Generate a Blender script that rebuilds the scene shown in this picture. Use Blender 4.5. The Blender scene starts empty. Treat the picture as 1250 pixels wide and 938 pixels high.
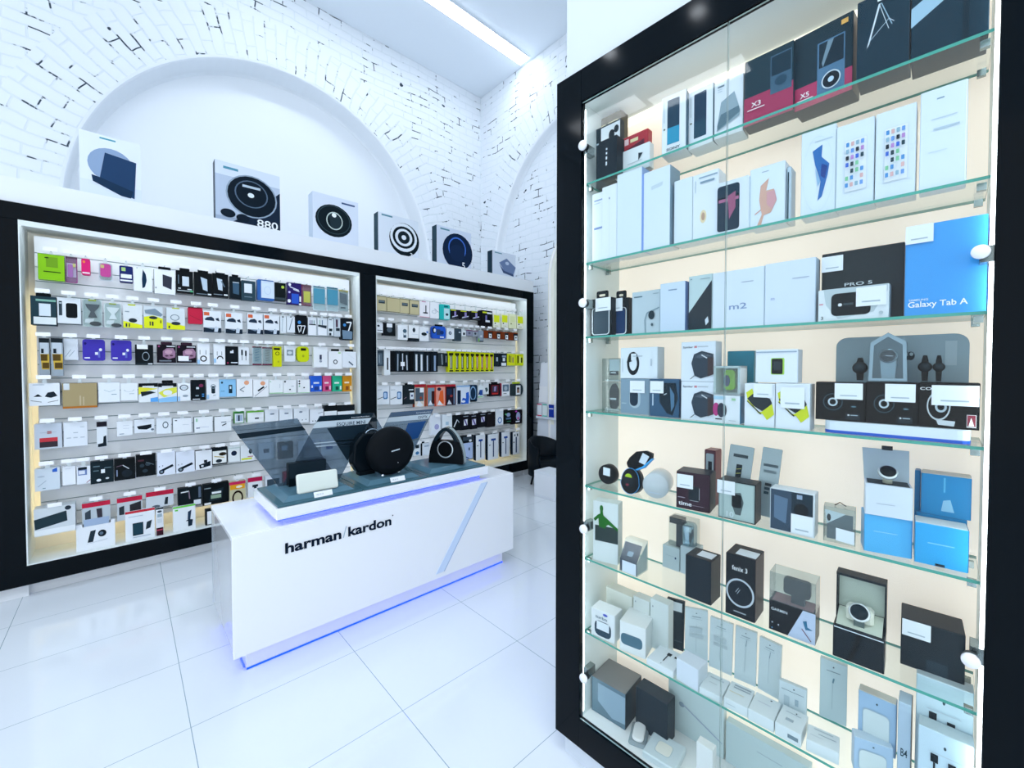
import bpy, math, random
from mathutils import Vector, Matrix
random.seed(7)
S = bpy.context.scene
COL = S.collection
PI = math.pi
# ------------------------------------------------------------------ camera
F_PX, CX, PITCH, YAW, EYE = 512.0, 625.0, math.radians(1.3), math.radians(47.2), 1.5
CY = 469.0 - 8.4
FW = Vector((math.cos(YAW)*math.cos(PITCH), math.sin(YAW)*math.cos(PITCH), -math.sin(PITCH)))
RT = Vector((math.sin(YAW), -math.cos(YAW), 0.0))
UP = RT.cross(FW)
cam_data = bpy.data.cameras.new('camera'); cam = bpy.data.objects.new('camera', cam_data); COL.objects.link(cam)
cam.matrix_world = Matrix(((RT.x, UP.x, -FW.x, 0), (RT.y, UP.y, -FW.y, 0), (RT.z, UP.z, -FW.z, EYE), (0, 0, 0, 1)))
cam_data.sensor_width = 36.0; cam_data.lens = F_PX/1250*36.0
cam_data.shift_y = -8.4/1250.0
cam_data.clip_start = 0.01
S.camera = cam
# ------------------------------------------------------------------ view, world
S.view_settings.view_transform = 'Standard'; S.view_settings.look = 'None'
S.view_settings.exposure = 0.60; S.view_settings.gamma = 1.0
S.view_settings.use_curve_mapping = False
W = bpy.data.worlds.new('daylight'); S.world = W; W.use_nodes = True
bg = W.node_tree.nodes['Background']
bg.inputs[0].default_value = (0.88, 0.94, 1.0, 1); bg.inputs[1].default_value = 0.98

def area(name, loc, size, size_y, power, col, rot=(0, 0, 0)):
    l = bpy.data.lights.new(name, 'AREA'); l.shape = 'RECTANGLE'; l.size = size; l.size_y = size_y
    l.energy = power; l.color = col
    o = bpy.data.objects.new(name, l); COL.objects.link(o); o.location = loc; o.rotation_euler = rot
    return o
# ------------------------------------------------------------------ pixel <-> place
def ray(px, py): return FW + RT*((px-CX)/F_PX) - UP*((py-CY)/F_PX)
def at_y(px, py, y):
    r = ray(px, py); t = y/r.y; return Vector((r.x*t, y, EYE + r.z*t))
def at_x(px, py, x):
    r = ray(px, py); t = x/r.x; return Vector((x, r.y*t, EYE + r.z*t))
def at_z(px, py, z):
    r = ray(px, py); t = (z-EYE)/r.z; return Vector((r.x*t, r.y*t, z))
# cabinet frame: s runs along the glass front towards the camera, e into the cabinet
CO = Vector((1.232, 1.027)); CU = Vector((0.0234, -0.99973)); CN = Vector((0.99973, 0.0234))
CROT = math.atan2(CU.y, CU.x)
def cab(s, e, z): q = CO + CU*s + CN*e; return Vector((q.x, q.y, z))
def cab_z(px, py, z):
    q = at_z(px, py, z); v = Vector((q.x, q.y)) - CO; return v.dot(CU), v.dot(CN)
def cab_e(px, py, e):
    r = ray(px, py); r2 = Vector((r.x, r.y)); t = (CO.dot(CN) + e)/r2.dot(CN)
    v = r2*t - CO; return v.dot(CU), EYE + r.z*t

# ------------------------------------------------------------------ materials
MATS = {}
def lin(h):
    v = [int(h[i:i+2], 16)/255 for i in (0, 2, 4)]
    return tuple(c/12.92 if c <= .04045 else ((c+.055)/1.055)**2.4 for c in v) + (1,)
def mat(h, rough=.5, metal=0.0, spec=.22, emit=0.0, alpha=None):
    if spec == .22 and sum(lin(h)[:3]) < .25: spec = .08
    k = (h, rough, metal, spec, emit)
    if k in MATS: return MATS[k]
    m = bpy.data.materials.new('paint_' + h); m.use_nodes = True
    b = m.node_tree.nodes['Principled BSDF']
    b.inputs['Base Color'].default_value = lin(h); b.inputs['Roughness'].default_value = rough
    b.inputs['Metallic'].default_value = metal; b.inputs['Specular IOR Level'].default_value = spec
    if emit:
        b.inputs['Emission Color'].default_value = lin(h); b.inputs['Emission Strength'].default_value = emit
    MATS[k] = m; return m
def clear_mat(name, tint, gloss=1.45, rough=.02, dens=0.0, body='ffffff'):
    """clear sheet: mostly transparent, fresnel gloss, a touch of body colour"""
    m = bpy.data.materials.new(name); m.use_nodes = True; nt = m.node_tree; N = nt.nodes; N.clear()
    out = N.new('ShaderNodeOutputMaterial'); tr = N.new('ShaderNodeBsdfTransparent'); tr.inputs[0].default_value = lin(tint)
    gl = N.new('ShaderNodeBsdfGlossy'); gl.inputs['Roughness'].default_value = rough
    lw_ = N.new('ShaderNodeLayerWeight'); lw_.inputs[0].default_value = .5
    pw = N.new('ShaderNodeMath'); pw.operation = 'POWER'; pw.inputs[1].default_value = 5.0
    fr = N.new('ShaderNodeMath'); fr.operation = 'MULTIPLY_ADD'; f0 = ((gloss-1)/(gloss+1))**2
    fr.inputs[1].default_value = 1-f0; fr.inputs[2].default_value = f0
    nt.links.new(lw_.outputs['Facing'], pw.inputs[0]); nt.links.new(pw.outputs[0], fr.inputs[0])
    df = N.new('ShaderNodeBsdfDiffuse'); df.inputs[0].default_value = lin(body)
    m1 = N.new('ShaderNodeMixShader'); m1.inputs[0].default_value = dens
    m2 = N.new('ShaderNodeMixShader')
    L = nt.links.new
    L(tr.outputs[0], m1.inputs[1]); L(df.outputs[0], m1.inputs[2]); L(fr.outputs[0], m2.inputs[0])
    L(m1.outputs[0], m2.inputs[1]); L(gl.outputs[0], m2.inputs[2]); L(m2.outputs[0], out.inputs[0])
    return m
GLASS = clear_mat('clear_glass', 'fafdfc', gloss=1.35)
DOORGLASS = clear_mat('door_glass', 'fbfdfd', gloss=1.26)
PLASTIC = clear_mat('clear_plastic', 'eef4f4', rough=.12, dens=.035, body='e4eef0')
FROST = clear_mat('frosted_plastic', 'dfe9ee', rough=.3, dens=.62, body='dfeaf0')
SMOKE = clear_mat('smoked_acrylic', 'b9c6d0', rough=.03, dens=.16, body='6f8494')
SHELFEDGE = mat('4fa898', .15)
WHITE = mat('e9eef3', .5)
GLOSSW = mat('f0f3f7', .12, spec=.4)
BLACKG = mat('020a11', .08, spec=.09)

def brick_material(name):
    m = bpy.data.materials.new(name); m.use_nodes = True; nt = m.node_tree; N = nt.nodes; L = nt.links.new
    b = N['Principled BSDF']; b.inputs['Roughness'].default_value = .75
    uv = N.new('ShaderNodeUVMap'); uv.uv_map = 'UVMap'
    # wobble the courses a little
    nz = N.new('ShaderNodeTexNoise'); nz.inputs['Scale'].default_value = 1.3; nz.inputs['Detail'].default_value = 3
    L(uv.outputs[0], nz.inputs['Vector'])
    sub = N.new('ShaderNodeVectorMath'); sub.operation = 'SUBTRACT'; sub.inputs[1].default_value = (.5, .5, .5); L(nz.outputs['Color'], sub.inputs[0])
    scl = N.new('ShaderNodeVectorMath'); scl.operation = 'SCALE'; scl.inputs['Scale'].default_value = .16; L(sub.outputs[0], scl.inputs[0])
    add = N.new('ShaderNodeVectorMath'); L(uv.outputs[0], add.inputs[0]); L(scl.outputs[0], add.inputs[1])
    br = N.new('ShaderNodeTexBrick'); L(add.outputs[0], br.inputs['Vector'])
    br.inputs['Scale'].default_value = 1.0; br.inputs['Mortar Size'].default_value = .008
    br.inputs['Mortar Smooth'].default_value = .55; br.inputs['Brick Width'].default_value = .28; br.inputs['Row Height'].default_value = .10
    br.offset = .5
    # only here and there the joint is open and dark
    n2 = N.new('ShaderNodeTexNoise'); n2.inputs['Scale'].default_value = 3.1; n2.inputs['Detail'].default_value = 4.5; n2.inputs['Roughness'].default_value = .75
    L(uv.outputs[0], n2.inputs['Vector'])
    rp = N.new('ShaderNodeMapRange'); rp.inputs[1].default_value = .545; rp.inputs[2].default_value = .58; L(n2.outputs['Fac'], rp.inputs[0])
    mu = N.new('ShaderNodeMath'); mu.operation = 'MULTIPLY'; L(br.outputs['Fac'], mu.inputs[0]); L(rp.outputs[0], mu.inputs[1])
    # chips
    n3 = N.new('ShaderNodeTexNoise'); n3.inputs['Scale'].default_value = 7.0; n3.inputs['Detail'].default_value = 2
    L(uv.outputs[0], n3.inputs['Vector'])
    r3 = N.new('ShaderNodeMapRange'); r3.inputs[1].default_value = .735; r3.inputs[2].default_value = .75; L(n3.outputs['Fac'], r3.inputs[0])
    mx = N.new('ShaderNodeMath'); mx.operation = 'MAXIMUM'; L(mu.outputs[0], mx.inputs[0]); L(r3.outputs[0], mx.inputs[1])
    c0 = N.new('ShaderNodeMixRGB'); c0.inputs[1].default_value = lin('e6edf4'); c0.inputs[2].default_value = lin('dfe8ef'); L(br.outputs['Fac'], c0.inputs[0])
    cm = N.new('ShaderNodeMixRGB'); L(c0.outputs[0], cm.inputs[1]); cm.inputs[2].default_value = lin('1d3444')
    L(mx.outputs[0], cm.inputs[0]); L(cm.outputs[0], b.inputs['Base Color'])
    # relief
    nf = N.new('ShaderNodeTexNoise'); nf.inputs['Scale'].default_value = 9; nf.inputs['Detail'].default_value = 5; L(uv.outputs[0], nf.inputs['Vector'])
    ma = N.new('ShaderNodeMath'); ma.operation = 'MULTIPLY_ADD'; ma.inputs[1].default_value = -1.0; L(br.outputs['Fac'], ma.inputs[0]); L(nf.outputs['Fac'], ma.inputs[2])
    bu = N.new('ShaderNodeBump'); bu.inputs['Strength'].default_value = .45; bu.inputs['Distance'].default_value = .02
    L(ma.outputs[0], bu.inputs['Height']); L(bu.outputs[0], b.inputs['Normal'])
    return m
BRICK = brick_material('whitewashed_brick')

def tile_material():
    m = bpy.data.materials.new('polished_floor_tile'); m.use_nodes = True; nt = m.node_tree; N = nt.nodes; L = nt.links.new
    b = N['Principled BSDF']; b.inputs['Roughness'].default_value = .10; b.inputs['Specular IOR Level'].default_value = .6
    g = N.new('ShaderNodeTexCoord'); sp = N.new('ShaderNodeSeparateXYZ'); L(g.outputs['Object'], sp.inputs[0])
    def line(sock, off, per, w):
        a = N.new('ShaderNodeMath'); a.operation = 'SUBTRACT'; a.inputs[1].default_value = off; L(sock, a.inputs[0])
        p = N.new('ShaderNodeMath'); p.operation = 'PINGPONG'; p.inputs[1].default_value = per/2; L(a.outputs[0], p.inputs[0])
        c = N.new('ShaderNodeMath'); c.operation = 'LESS_THAN'; c.inputs[1].default_value = w; L(p.outputs[0], c.inputs[0]); return c
    x = line(sp.outputs[0], .183, .689, .0016); y = line(sp.outputs[1], 2.687, .521, .0014)
    mx = N.new('ShaderNodeMath'); mx.operation = 'MAXIMUM'; L(x.outputs[0], mx.inputs[0]); L(y.outputs[0], mx.inputs[1])
    cm = N.new('ShaderNodeMixRGB'); cm.inputs[1].default_value = lin('e3eaf1'); cm.inputs[2].default_value = lin('8fa7b0')
    L(mx.outputs[0], cm.inputs[0]); L(cm.outputs[0], b.inputs['Base Color'])
    return m

# ------------------------------------------------------------------ mesh building
class MB:
    def __init__(s): s.v = []; s.f = []; s.m = []; s.mats = []; s.sm = []
    def mi(s, m):
        if isinstance(m, str): m = mat(m)
        if m not in s.mats: s.mats.append(m)
        return s.mats.index(m)
    def add(s, vs, fs, m, smooth=False):
        b = len(s.v); s.v += [tuple(v) for v in vs]; k = s.mi(m)
        for f in fs: s.f.append([b+i for i in f]); s.m.append(k); s.sm.append(smooth)
        return s
    def box(s, x0, y0, z0, x1, y1, z1, m):
        v = [(x, y, z) for z in (z0, z1) for y in (y0, y1) for x in (x0, x1)]
        return s.add(v, [(0, 2, 3, 1), (4, 5, 7, 6), (0, 1, 5, 4), (2, 6, 7, 3), (0, 4, 6, 2), (1, 3, 7, 5)], m)
    def bbox(s, x0, y0, z0, x1, y1, z1, m, r=.004):
        """box with chamfered vertical and top edges"""
        r = min(r, (x1-x0)/2.2, (y1-y0)/2.2, (z1-z0)/2.2)
        def ring(i, z): return [(x0+i, y0+r, z), (x0+r, y0+i, z), (x1-r, y0+i, z), (x1-i, y0+r, z), (x1-i, y1-r, z), (x1-r, y1-i, z), (x0+r, y1-i, z), (x0+i, y1-r, z)]
        def ring2(z): return [(x0+r, y0+r, z)]*0
        vs = ring(0, z0) + ring(0, z1-r) + [(min(max(x, x0+r), x1-r), min(max(y, y0+r), y1-r), z1) for x, y, z in ring(0, z1)]
        fs = [tuple(range(7, -1, -1)), tuple(range(16, 24))]
        for a in (0, 8):
            for i in range(8): j = (i+1) % 8; fs.append((a+i, a+j, a+8+j, a+8+i))
        return s.add(vs, fs, m)
    def prism(s, pts, y0, y1, m, smooth=False):
        """polygon in the xz plane pushed from y0 (front) to y1"""
        n = len(pts); A = sum(pts[i][0]*pts[(i+1) % n][1]-pts[(i+1) % n][0]*pts[i][1] for i in range(n))
        if A < 0: pts = pts[::-1]
        vs = [(x, y0, z) for x, z in pts] + [(x, y1, z) for x, z in pts]
        b = len(s.v)
        s.add(vs, [tuple(range(n)), tuple(range(2*n-1, n-1, -1))], m)
        s.add([], [], m)
        k = s.mi(m)
        for i in range(n):
            j = (i+1) % n; s.f.append([b+i, b+n+i, b+n+j, b+j]); s.m.append(k); s.sm.append(smooth)
        return s
    def prismz(s, pts, z0, z1, m):
        n = len(pts); A = sum(pts[i][0]*pts[(i+1) % n][1]-pts[(i+1) % n][0]*pts[i][1] for i in range(n))
        if A < 0: pts = pts[::-1]
        vs = [(x, y, z0) for x, y in pts] + [(x, y, z1) for x, y in pts]
        fs = [tuple(range(n-1, -1, -1)), tuple(range(n, 2*n))] + [(i, (i+1) % n, n+(i+1) % n, n+i) for i in range(n)]
        return s.add(vs, fs, m)
    def flat(s, pts, y, m):
        n = len(pts); A = sum(pts[i][0]*pts[(i+1) % n][1]-pts[(i+1) % n][0]*pts[i][1] for i in range(n))
        if A < 0: pts = pts[::-1]
        return s.add([(x, y, z) for x, z in pts], [tuple(range(n))], m)
    def quads(s, pa, pb, y, m):
        n = len(pa); return s.add([(x, y, z) for x, z in pa+pb], [(i, n+i, n+(i+1) % n, (i+1) % n) for i in range(n)], m)
    def lathe(s, prof, c, axis, m, n=28, caps=True):
        """profile [(radius, distance)] turned round an axis through c"""
        ax = Vector(axis).normalized(); t = Vector((0, 0, 1)) if abs(ax.z) < .9 else Vector((1, 0, 0))
        u = ax.cross(t).normalized(); w = ax.cross(u); c = Vector(c); vs = []
        for r, h in prof:
            for i in range(n):
                a = 2*PI*i/n; vs.append(c + ax*h + u*(r*math.cos(a)) + w*(r*math.sin(a)))
        fs = []
        for k in range(len(prof)-1):
            for i in range(n): j = (i+1) % n; fs.append((k*n+i, k*n+j, (k+1)*n+j, (k+1)*n+i))
        if caps: fs += [tuple(range(n-1, -1, -1)), tuple(range((len(prof)-1)*n, len(prof)*n))]
        return s.add(vs, fs, m, True)
    def tube(s, pts, r, m, n=8):
        pts = [Vector(p) for p in pts]; vs = []; fs = []
        for i, p in enumerate(pts):
            d = (pts[min(i+1, len(pts)-1)]-pts[max(i-1, 0)]).normalized()
            t = Vector((0, 0, 1)) if abs(d.z) < .9 else Vector((1, 0, 0)); u = d.cross(t).normalized(); w = d.cross(u)
            for k in range(n): a = 2*PI*k/n; vs.append(p+u*(r*math.cos(a))+w*(r*math.sin(a)))
        for i in range(len(pts)-1):
            for k in range(n): j = (k+1) % n; fs.append((i*n+k, i*n+j, (i+1)*n+j, (i+1)*n+k))
        fs += [tuple(range(n-1, -1, -1)), tuple(range((len(pts)-1)*n, len(pts)*n))]
        return s.add(vs, fs, m, True)
    def text(s, txt, x, z, h, m, y=0., bold=0.0, width=None, align='LEFT', font_tilt=0):
        cu = bpy.data.curves.new('t', 'FONT'); cu.body = txt; cu.size = 1; cu.offset = bold; cu.resolution_u = 3
        cu.align_x = align
        o = bpy.data.objects.new('t', cu); COL.objects.link(o)
        dg = bpy.context.evaluated_depsgraph_get(); me = o.evaluated_get(dg).to_mesh()
        vs = [v.co.copy() for v in me.vertices]; fs = [tuple(p.vertices) for p in me.polygons]
        o.evaluated_get(dg).to_mesh_clear(); bpy.data.objects.remove(o); bpy.data.curves.remove(cu)
        if not vs: return s
        x0 = min(v.x for v in vs); x1 = max(v.x for v in vs)
        k = h/.70; kx = k
        if width: kx = width/(x1-x0)
        off = x0 if align == 'LEFT' else 0
        return s.add([(x+(v.x-off)*kx, y, z+v.y*k) for v in vs], fs, m)
    def build(s, name, parent=None, loc=None, rot=None, bevel=0):
        me = bpy.data.meshes.new(name); me.from_pydata(s.v, [], s.f)
        for m in s.mats: me.materials.append(m)
        me.polygons.foreach_set('material_index', s.m); me.polygons.foreach_set('use_smooth', s.sm); me.update()
        o = bpy.data.objects.new(name, me); COL.objects.link(o)
        if parent: o.parent = parent
        if loc is not None: o.location = loc
        if rot is not None: o.rotation_euler = rot
        if bevel:
            b = o.modifiers.new('bevel', 'BEVEL'); b.width = bevel; b.segments = 2; b.limit_method = 'ANGLE'; b.angle_limit = .6
        return o
def empty(name, loc, rot=(0, 0, 0), parent=None):
    o = bpy.data.objects.new(name, None); COL.objects.link(o); o.empty_display_size = .05
    o.location = loc; o.rotation_euler = rot
    if parent: o.parent = parent
    return o
def tag(o, label, cat, group=None):
    o['label'] = label; o['category'] = cat
    if group: o['group'] = group
    return o
def struct(o): o['kind'] = 'structure'; return o
def ell(cx, cz, rx, rz, n=24, a0=0, a1=2*PI): 
    full = abs(a1-a0-2*PI) < 1e-6; k = n if full else n+1
    return [(cx+rx*math.cos(a0+(a1-a0)*i/n), cz+rz*math.sin(a0+(a1-a0)*i/n)) for i in range(k)]
def rrect(x0, z0, x1, z1, r, n=4):
    r = min(r, abs(x1-x0)/2.01, abs(z1-z0)/2.01); P = []
    for cx, cz, a in ((x1-r, z1-r, 0), (x0+r, z1-r, PI/2), (x0+r, z0+r, PI), (x1-r, z0+r, 3*PI/2)):
        P += [(cx+r*math.cos(a+PI/2*i/n), cz+r*math.sin(a+PI/2*i/n)) for i in range(n+1)]
    return P

# printed picture language; fractions of the face, (0,0) is its top left corner
def draw(mb, D, w, h, y, m0=None, thick=0):
    X = lambda u: (u-.5)*w
    Z = lambda v: (1-v)*h
    k = 0
    for d in D:
        k += 1; yy = y - .0005*k; c = d[5] if d[0] == 't' else d[-1]
        mm = mat(c, .35) if isinstance(c, str) else c
        t = d[0]
        assert len(d) == {'r': 6, 'q': 7, 'e': 6, 'p': 3, 'g': 7, 'l': 7, 't': 7}[t] or t == 't', d
        if t == 'r': P = [(X(d[1]), Z(d[2])), (X(d[3]), Z(d[2])), (X(d[3]), Z(d[4])), (X(d[1]), Z(d[4]))]
        elif t == 'q': P = rrect(X(d[1]), Z(d[4]), X(d[3]), Z(d[2]), d[5]*w)
        elif t == 'e': P = ell(X(d[1]), Z(d[2]), d[3]*w, d[4]*h)
        elif t == 'p': P = [(X(a), Z(b)) for a, b in d[1]]
        elif t == 'g':
            a = ell(X(d[1]), Z(d[2]), d[3]*w, d[4]*h); b = ell(X(d[1]), Z(d[2]), d[3]*w*(1-d[5]), d[4]*h*(1-d[5]))
            mb.quads(a, b, yy, mm); continue
        elif t == 'l':
            (x0, z0), (x1, z1) = (X(d[1]), Z(d[2])), (X(d[3]), Z(d[4])); L = math.hypot(x1-x0, z1-z0) or 1; q = d[5]*w/2
            nx, nz = -(z1-z0)/L*q, (x1-x0)/L*q; P = [(x0+nx, z0+nz), (x1+nx, z1+nz), (x1-nx, z1-nz), (x0-nx, z0-nz)]
        elif t == 't':
            mb.text(d[1], X(d[2]), Z(d[3]), d[4]*h, mm, yy, bold=.012, width=(d[6]*w if len(d) > 6 and d[6] else None)); continue
        if thick: mb.prism(P, yy-thick, y, mm)
        else: mb.flat(P, yy, mm)

# ================================================================== THE ROOM
YB, XS, ZC, YF = 5.45, 4.35, 5.905, 4.12
fl = MB().box(-9, -4, -.06, 6.0, 6.0, 0, tile_material()); struct(fl.build('floor'))
ce = MB().box(-9, -4, ZC, 6.0, 6.0, ZC+.1, mat('e9f1f9', .7)); struct(ce.build('ceiling'))

def arch_wall(name, mp, c, a, b, ring, umin, umax, ztop, depth, back_brick):
    """wall with a blind arch; mp(u, z, d) puts wall coordinates into the room, d goes into the wall"""
    me = bpy.data.meshes.new(name); vs = []; fs = []; uvs = []; mi = []; sm = []
    def quad(P, UV, m=0, s=False):
        k = len(vs); vs.extend(mp(*p) for p in P); fs.append(list(range(k, k+len(P)))); uvs.extend(UV); mi.append(m); sm.append(s)
    n = 64; th = [PI*i/n for i in range(n+1)]
    def el(t, g=0): return (c[0]+(a+g)*math.cos(t), c[1]+(b+g)*math.sin(t))
    def rect(t):
        dx, dz = math.cos(t), math.sin(t); k = 1e9
        if dx > 1e-6: k = min(k, (umax-c[0])/dx)
        if dx < -1e-6: k = min(k, (umin-c[0])/dx)
        if dz > 1e-6: k = min(k, (ztop-c[1])/dz)
        return (c[0]+dx*k, c[1]+dz*k)
    arc = 0
    for i in range(n):
        p0, p1 = el(th[i]), el(th[i+1]); q0, q1 = el(th[i], ring), el(th[i+1], ring)
        L = math.hypot(p1[0]-p0[0], p1[1]-p0[1]); g = .03
        s0, s1 = el(th[i], g), el(th[i+1], g)
        quad([(*s0, 0), (*q0, 0), (*q1, 0), (*s1, 0)], [(0, arc), (ring, arc), (ring, arc+L), (0, arc+L)])
        # rounded plaster lip, reveal and the back of the niche
        prev = (g, 0)
        for gg, dd in ((.009, .009), (0, .03), (-.004, depth*.5), (-.01, depth-.03), (-.03, depth)):
            a0, a1 = el(th[i], prev[0]), el(th[i+1], prev[0]); b0, b1 = el(th[i], gg), el(th[i+1], gg)
            quad([(*b0, dd), (*a0, prev[1]), (*a1, prev[1]), (*b1, dd)], [(0, arc)]*4, 1, True); prev = (gg, dd)
        r0, r1 = rect(th[i]), rect(th[i+1])
        # fill up to the rectangle, adding its corner where needed
        P = [(*q0, 0), (*r0, 0)]
        for cu, cz in ((umax, ztop), (umin, ztop)):
            t = math.atan2(cz-c[1], cu-c[0])
            if th[i] < t < th[i+1]: P.append((cu, cz, 0))
        P += [(*r1, 0), (*q1, 0)]
        quad(P, [(p[0], p[1]) for p in P]); arc += L
    for x0, x1 in ((umin, c[0]-a-.03), (c[0]+a+.03, umax)):
        quad([(x0, 0, 0), (x1, 0, 0), (x1, c[1], 0), (x0, c[1], 0)], [(x0, 0), (x1, 0), (x1, c[1]), (x0, c[1])])
    for sg in (-1, 1):
        u = c[0]+sg*(a+.03); v = c[0]+sg*(a-.03)
        quad([(u, 0, 0), (v, 0, depth), (v, c[1], depth), (u, c[1], 0)], [(0, 0)]*4, 1)
    bk = [el(t, -.03) for t in th]; P = [(c[0]-a+.03, 0)] + [(c[0]+a-.03, 0)] + bk
    P3 = [(p[0], p[1], depth) for p in P]; quad(P3, [(p[0]+.37, p[1]+.21) for p in P], 0 if back_brick else 1)
    me.from_pydata([tuple(v) for v in vs], [], fs); me.materials.append(BRICK); me.materials.append(mat('eef4fa', .7))
    ul = me.uv_layers.new(name='UVMap')
    for i, uv in enumerate(uvs): ul.data[i].uv = uv
    me.polygons.foreach_set('material_index', mi); me.polygons.foreach_set('use_smooth', sm); me.update()
    o = bpy.data.objects.new(name, me); COL.objects.link(o); return struct(o)
arch_wall('wall_back', lambda u, z, d: (u, YB+d, z), (1.50, 2.9), 1.87, 2.05, .5, -9, XS, ZC, .30, False)
arch_wall('wall_right', lambda u, z, d: (XS+d, u, z), (3.5, 2.8), 1.62, 2.1, .5, -4, YB, ZC, .12, True)

# arched doorway cut beside the brochure stand
dr = MB(); dcx, dcz, dr_ = 3.17, 2.72, .69
oa = [(dcx+dr_*math.cos(t), dcz+dr_*math.sin(t)) for t in [PI*i/24 for i in range(25)]]
ia = [(dcx+(dr_-.11)*math.cos(t), dcz+(dr_-.11)*math.sin(t)) for t in [PI*i/24 for i in range(25)]]
def xwall(pts_o, pts_i, x0, x1, m):
    v = [(x0, y, z) for y, z in pts_o] + [(x0, y, z) for y, z in pts_i] + [(x1, y, z) for y, z in pts_o] + [(x1, y, z) for y, z in pts_i]
    n = len(pts_o); f = []
    for i in range(n-1): f += [(i, i+1, n+i+1, n+i), (2*n+i, i, n+i, 3*n+i)[:0] or (i+1, i, 2*n+i, 2*n+i+1), (n+i, n+i+1, 3*n+i+1, 3*n+i)]
    dr.add(v, f, m)
oo = [(dcx+dr_, 0)] + oa + [(dcx-dr_, 0)]; ii = [(dcx+dr_-.11, 0)] + ia + [(dcx-dr_+.11, 0)]
xwall(oo, ii, 4.24, 4.5, mat('f1f2e6', .5))
oo2 = [(dcx+dr_-.03, 0)] + [(dcx+(dr_-.03)*math.cos(t), dcz+(dr_-.03)*math.sin(t)) for t in [PI*i/24 for i in range(25)]] + [(dcx-dr_+.03, 0)]
ii2 = [(dcx+dr_-.055, 0)] + [(dcx+(dr_-.055)*math.cos(t), dcz+(dr_-.055)*math.sin(t)) for t in [PI*i/24 for i in range(25)]] + [(dcx-dr_+.055, 0)]
xwall(oo2, ii2, 4.22, 4.24, mat('ffffff', .4))
pan = [(dcx-.58, 0), (dcx+.58, 0)] + ia
dr.add([(4.40, y, z) for y, z in pan], [tuple(range(len(pan)))], mat('dfe7e6', .5))
struct(dr.build('door_1'))

# bulkhead round the two recessed display bays
BAYS = ((-.479, 1.737), (1.908, 4.078)); BZ0, BZ1 = .215, 2.442
bh = MB()
bh.box(-9, YF+.04, 0, -.479, YB, 2.71, WHITE); bh.box(4.078, YF+.04, 0, 4.235, YB, 2.71, WHITE)
bh.box(1.737, YF+.04, 0, 1.908, 4.42, 2.71, WHITE)
bh.box(-.479, YF+.04, BZ1, 4.078, YB, 2.71, WHITE); bh.box(-.479, YF+.07, 0, 4.078, 4.42, BZ0, WHITE)
bh.box(-9, YF+.012, 2.552, 4.235, YF+.04, 2.71, WHITE)
struct(bh.build('wall_front'))
br_ = MB()
for x0, x1 in BAYS: br_.box(x0, 4.42, BZ0, x1, 4.45, BZ1, mat('f3efe2', .6))
struct(br_.build('trim_1'))

fr = empty('wall_display_unit', (1.7, YF, .1)); tag(fr, 'glossy black frame with a centre post around the two lit wall bays', 'display unit')
def fpart(name, x0, z0, x1, z1, m=BLACKG, y0=YF-.012, y1=YF+.035): 
    o = MB().box(x0-1.7, y0-YF, z0-.1, x1-1.7, y1-YF, z1-.1, m).build(name, fr, bevel=.002); return o
fpart('top_rail', -.95, BZ1, 4.215, 2.549); fpart('bottom_rail', -.95, .088, 4.215, BZ0)
fpart('side_stile', -.95, BZ0, -.479, BZ1); fpart('side_stile', 4.078, BZ0, 4.215, BZ1); fpart('centre_post', 1.737, BZ0, 1.908, BZ1)
for (x0, x1), nm in zip(BAYS, ('left', 'right')):
    l = MB(); m = mat('e4ecec', .5); y0, y1 = YF-.014, 4.42; t = .006
    l.box(x0, y0, BZ0, x0+t, y1, BZ1, m); l.box(x1-t, y0, BZ0, x1, y1, BZ1, m)
    l.box(x0+t, y0, BZ1-t, x1-t, y1, BZ1, m); l.box(x0+t, y0, BZ0, x1-t, y1, BZ0+t, m)
    l.v = [(a-1.7, b-YF, c-.1) for a, b, c in l.v]; l.build('bay_lining', fr)
    wm_ = mat('ffe6b8', .5, emit=4.5)          # warm strips hidden behind the slatted panel, washing the back of the bay
    for ex in (x0+.075, x1-.095):
        MB().box(ex-1.7, 4.335-YF, .40-.1, ex+.012-1.7, 4.345-YF, 2.0-.1, wm_).build('light_strip', fr)
    MB().box(x0+.10-1.7, 4.335-YF, .372-.1, x1-.12-1.7, 4.345-YF, .384-.1, wm_).build('light_strip', fr)
    MB().box(x0+.006-1.7, -.013, BZ1-.034-.1, x1-.006-1.7, -.008, BZ1-.006-.1, mat('e4ecec', .5)).build('lip', fr)  # added lip, there only to hide the extra strip behind it
    MB().box(x0+.02-1.7, -.006, BZ1-.018-.1, x1-.02-1.7, .010, BZ1-.0065-.1, mat('f2f8ff', .5, emit=4.5)).build('light_strip', fr)  # extra strip added to brighten the hanging goods, no lamp of the bays
# slatted panels
GR = [2.278-.0946*k for k in range(0, 21)]
def slat(x0, x1, label):
    o = MB(); y = 4.285; m = mat('f6f9fb', .45); dk = mat('8fa5ac', .6)
    zs = [2.395] + [g for g in GR if g > .36] + [.345]
    for a, b in zip(zs[:-1], zs[1:]):
        o.box(x0, y, b+.003, x1, y+.018, a-.003, m)
    o.box(x0+.001, y+.012, .345, x1-.001, y+.03, 2.394, dk)
    cx = (x0+x1)/2; o.v = [(a-cx, b-y, c-.345) for a, b, c in o.v]
    return tag(o.build('slatwall_panel', loc=(cx, y, .345)), label, 'wall panel')
slat(-.43, 1.703, 'white slatwall panel backing the wider display bay on the left')
slat(1.945, 4.035, 'white slatwall panel backing the display bay on the right')

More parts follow.
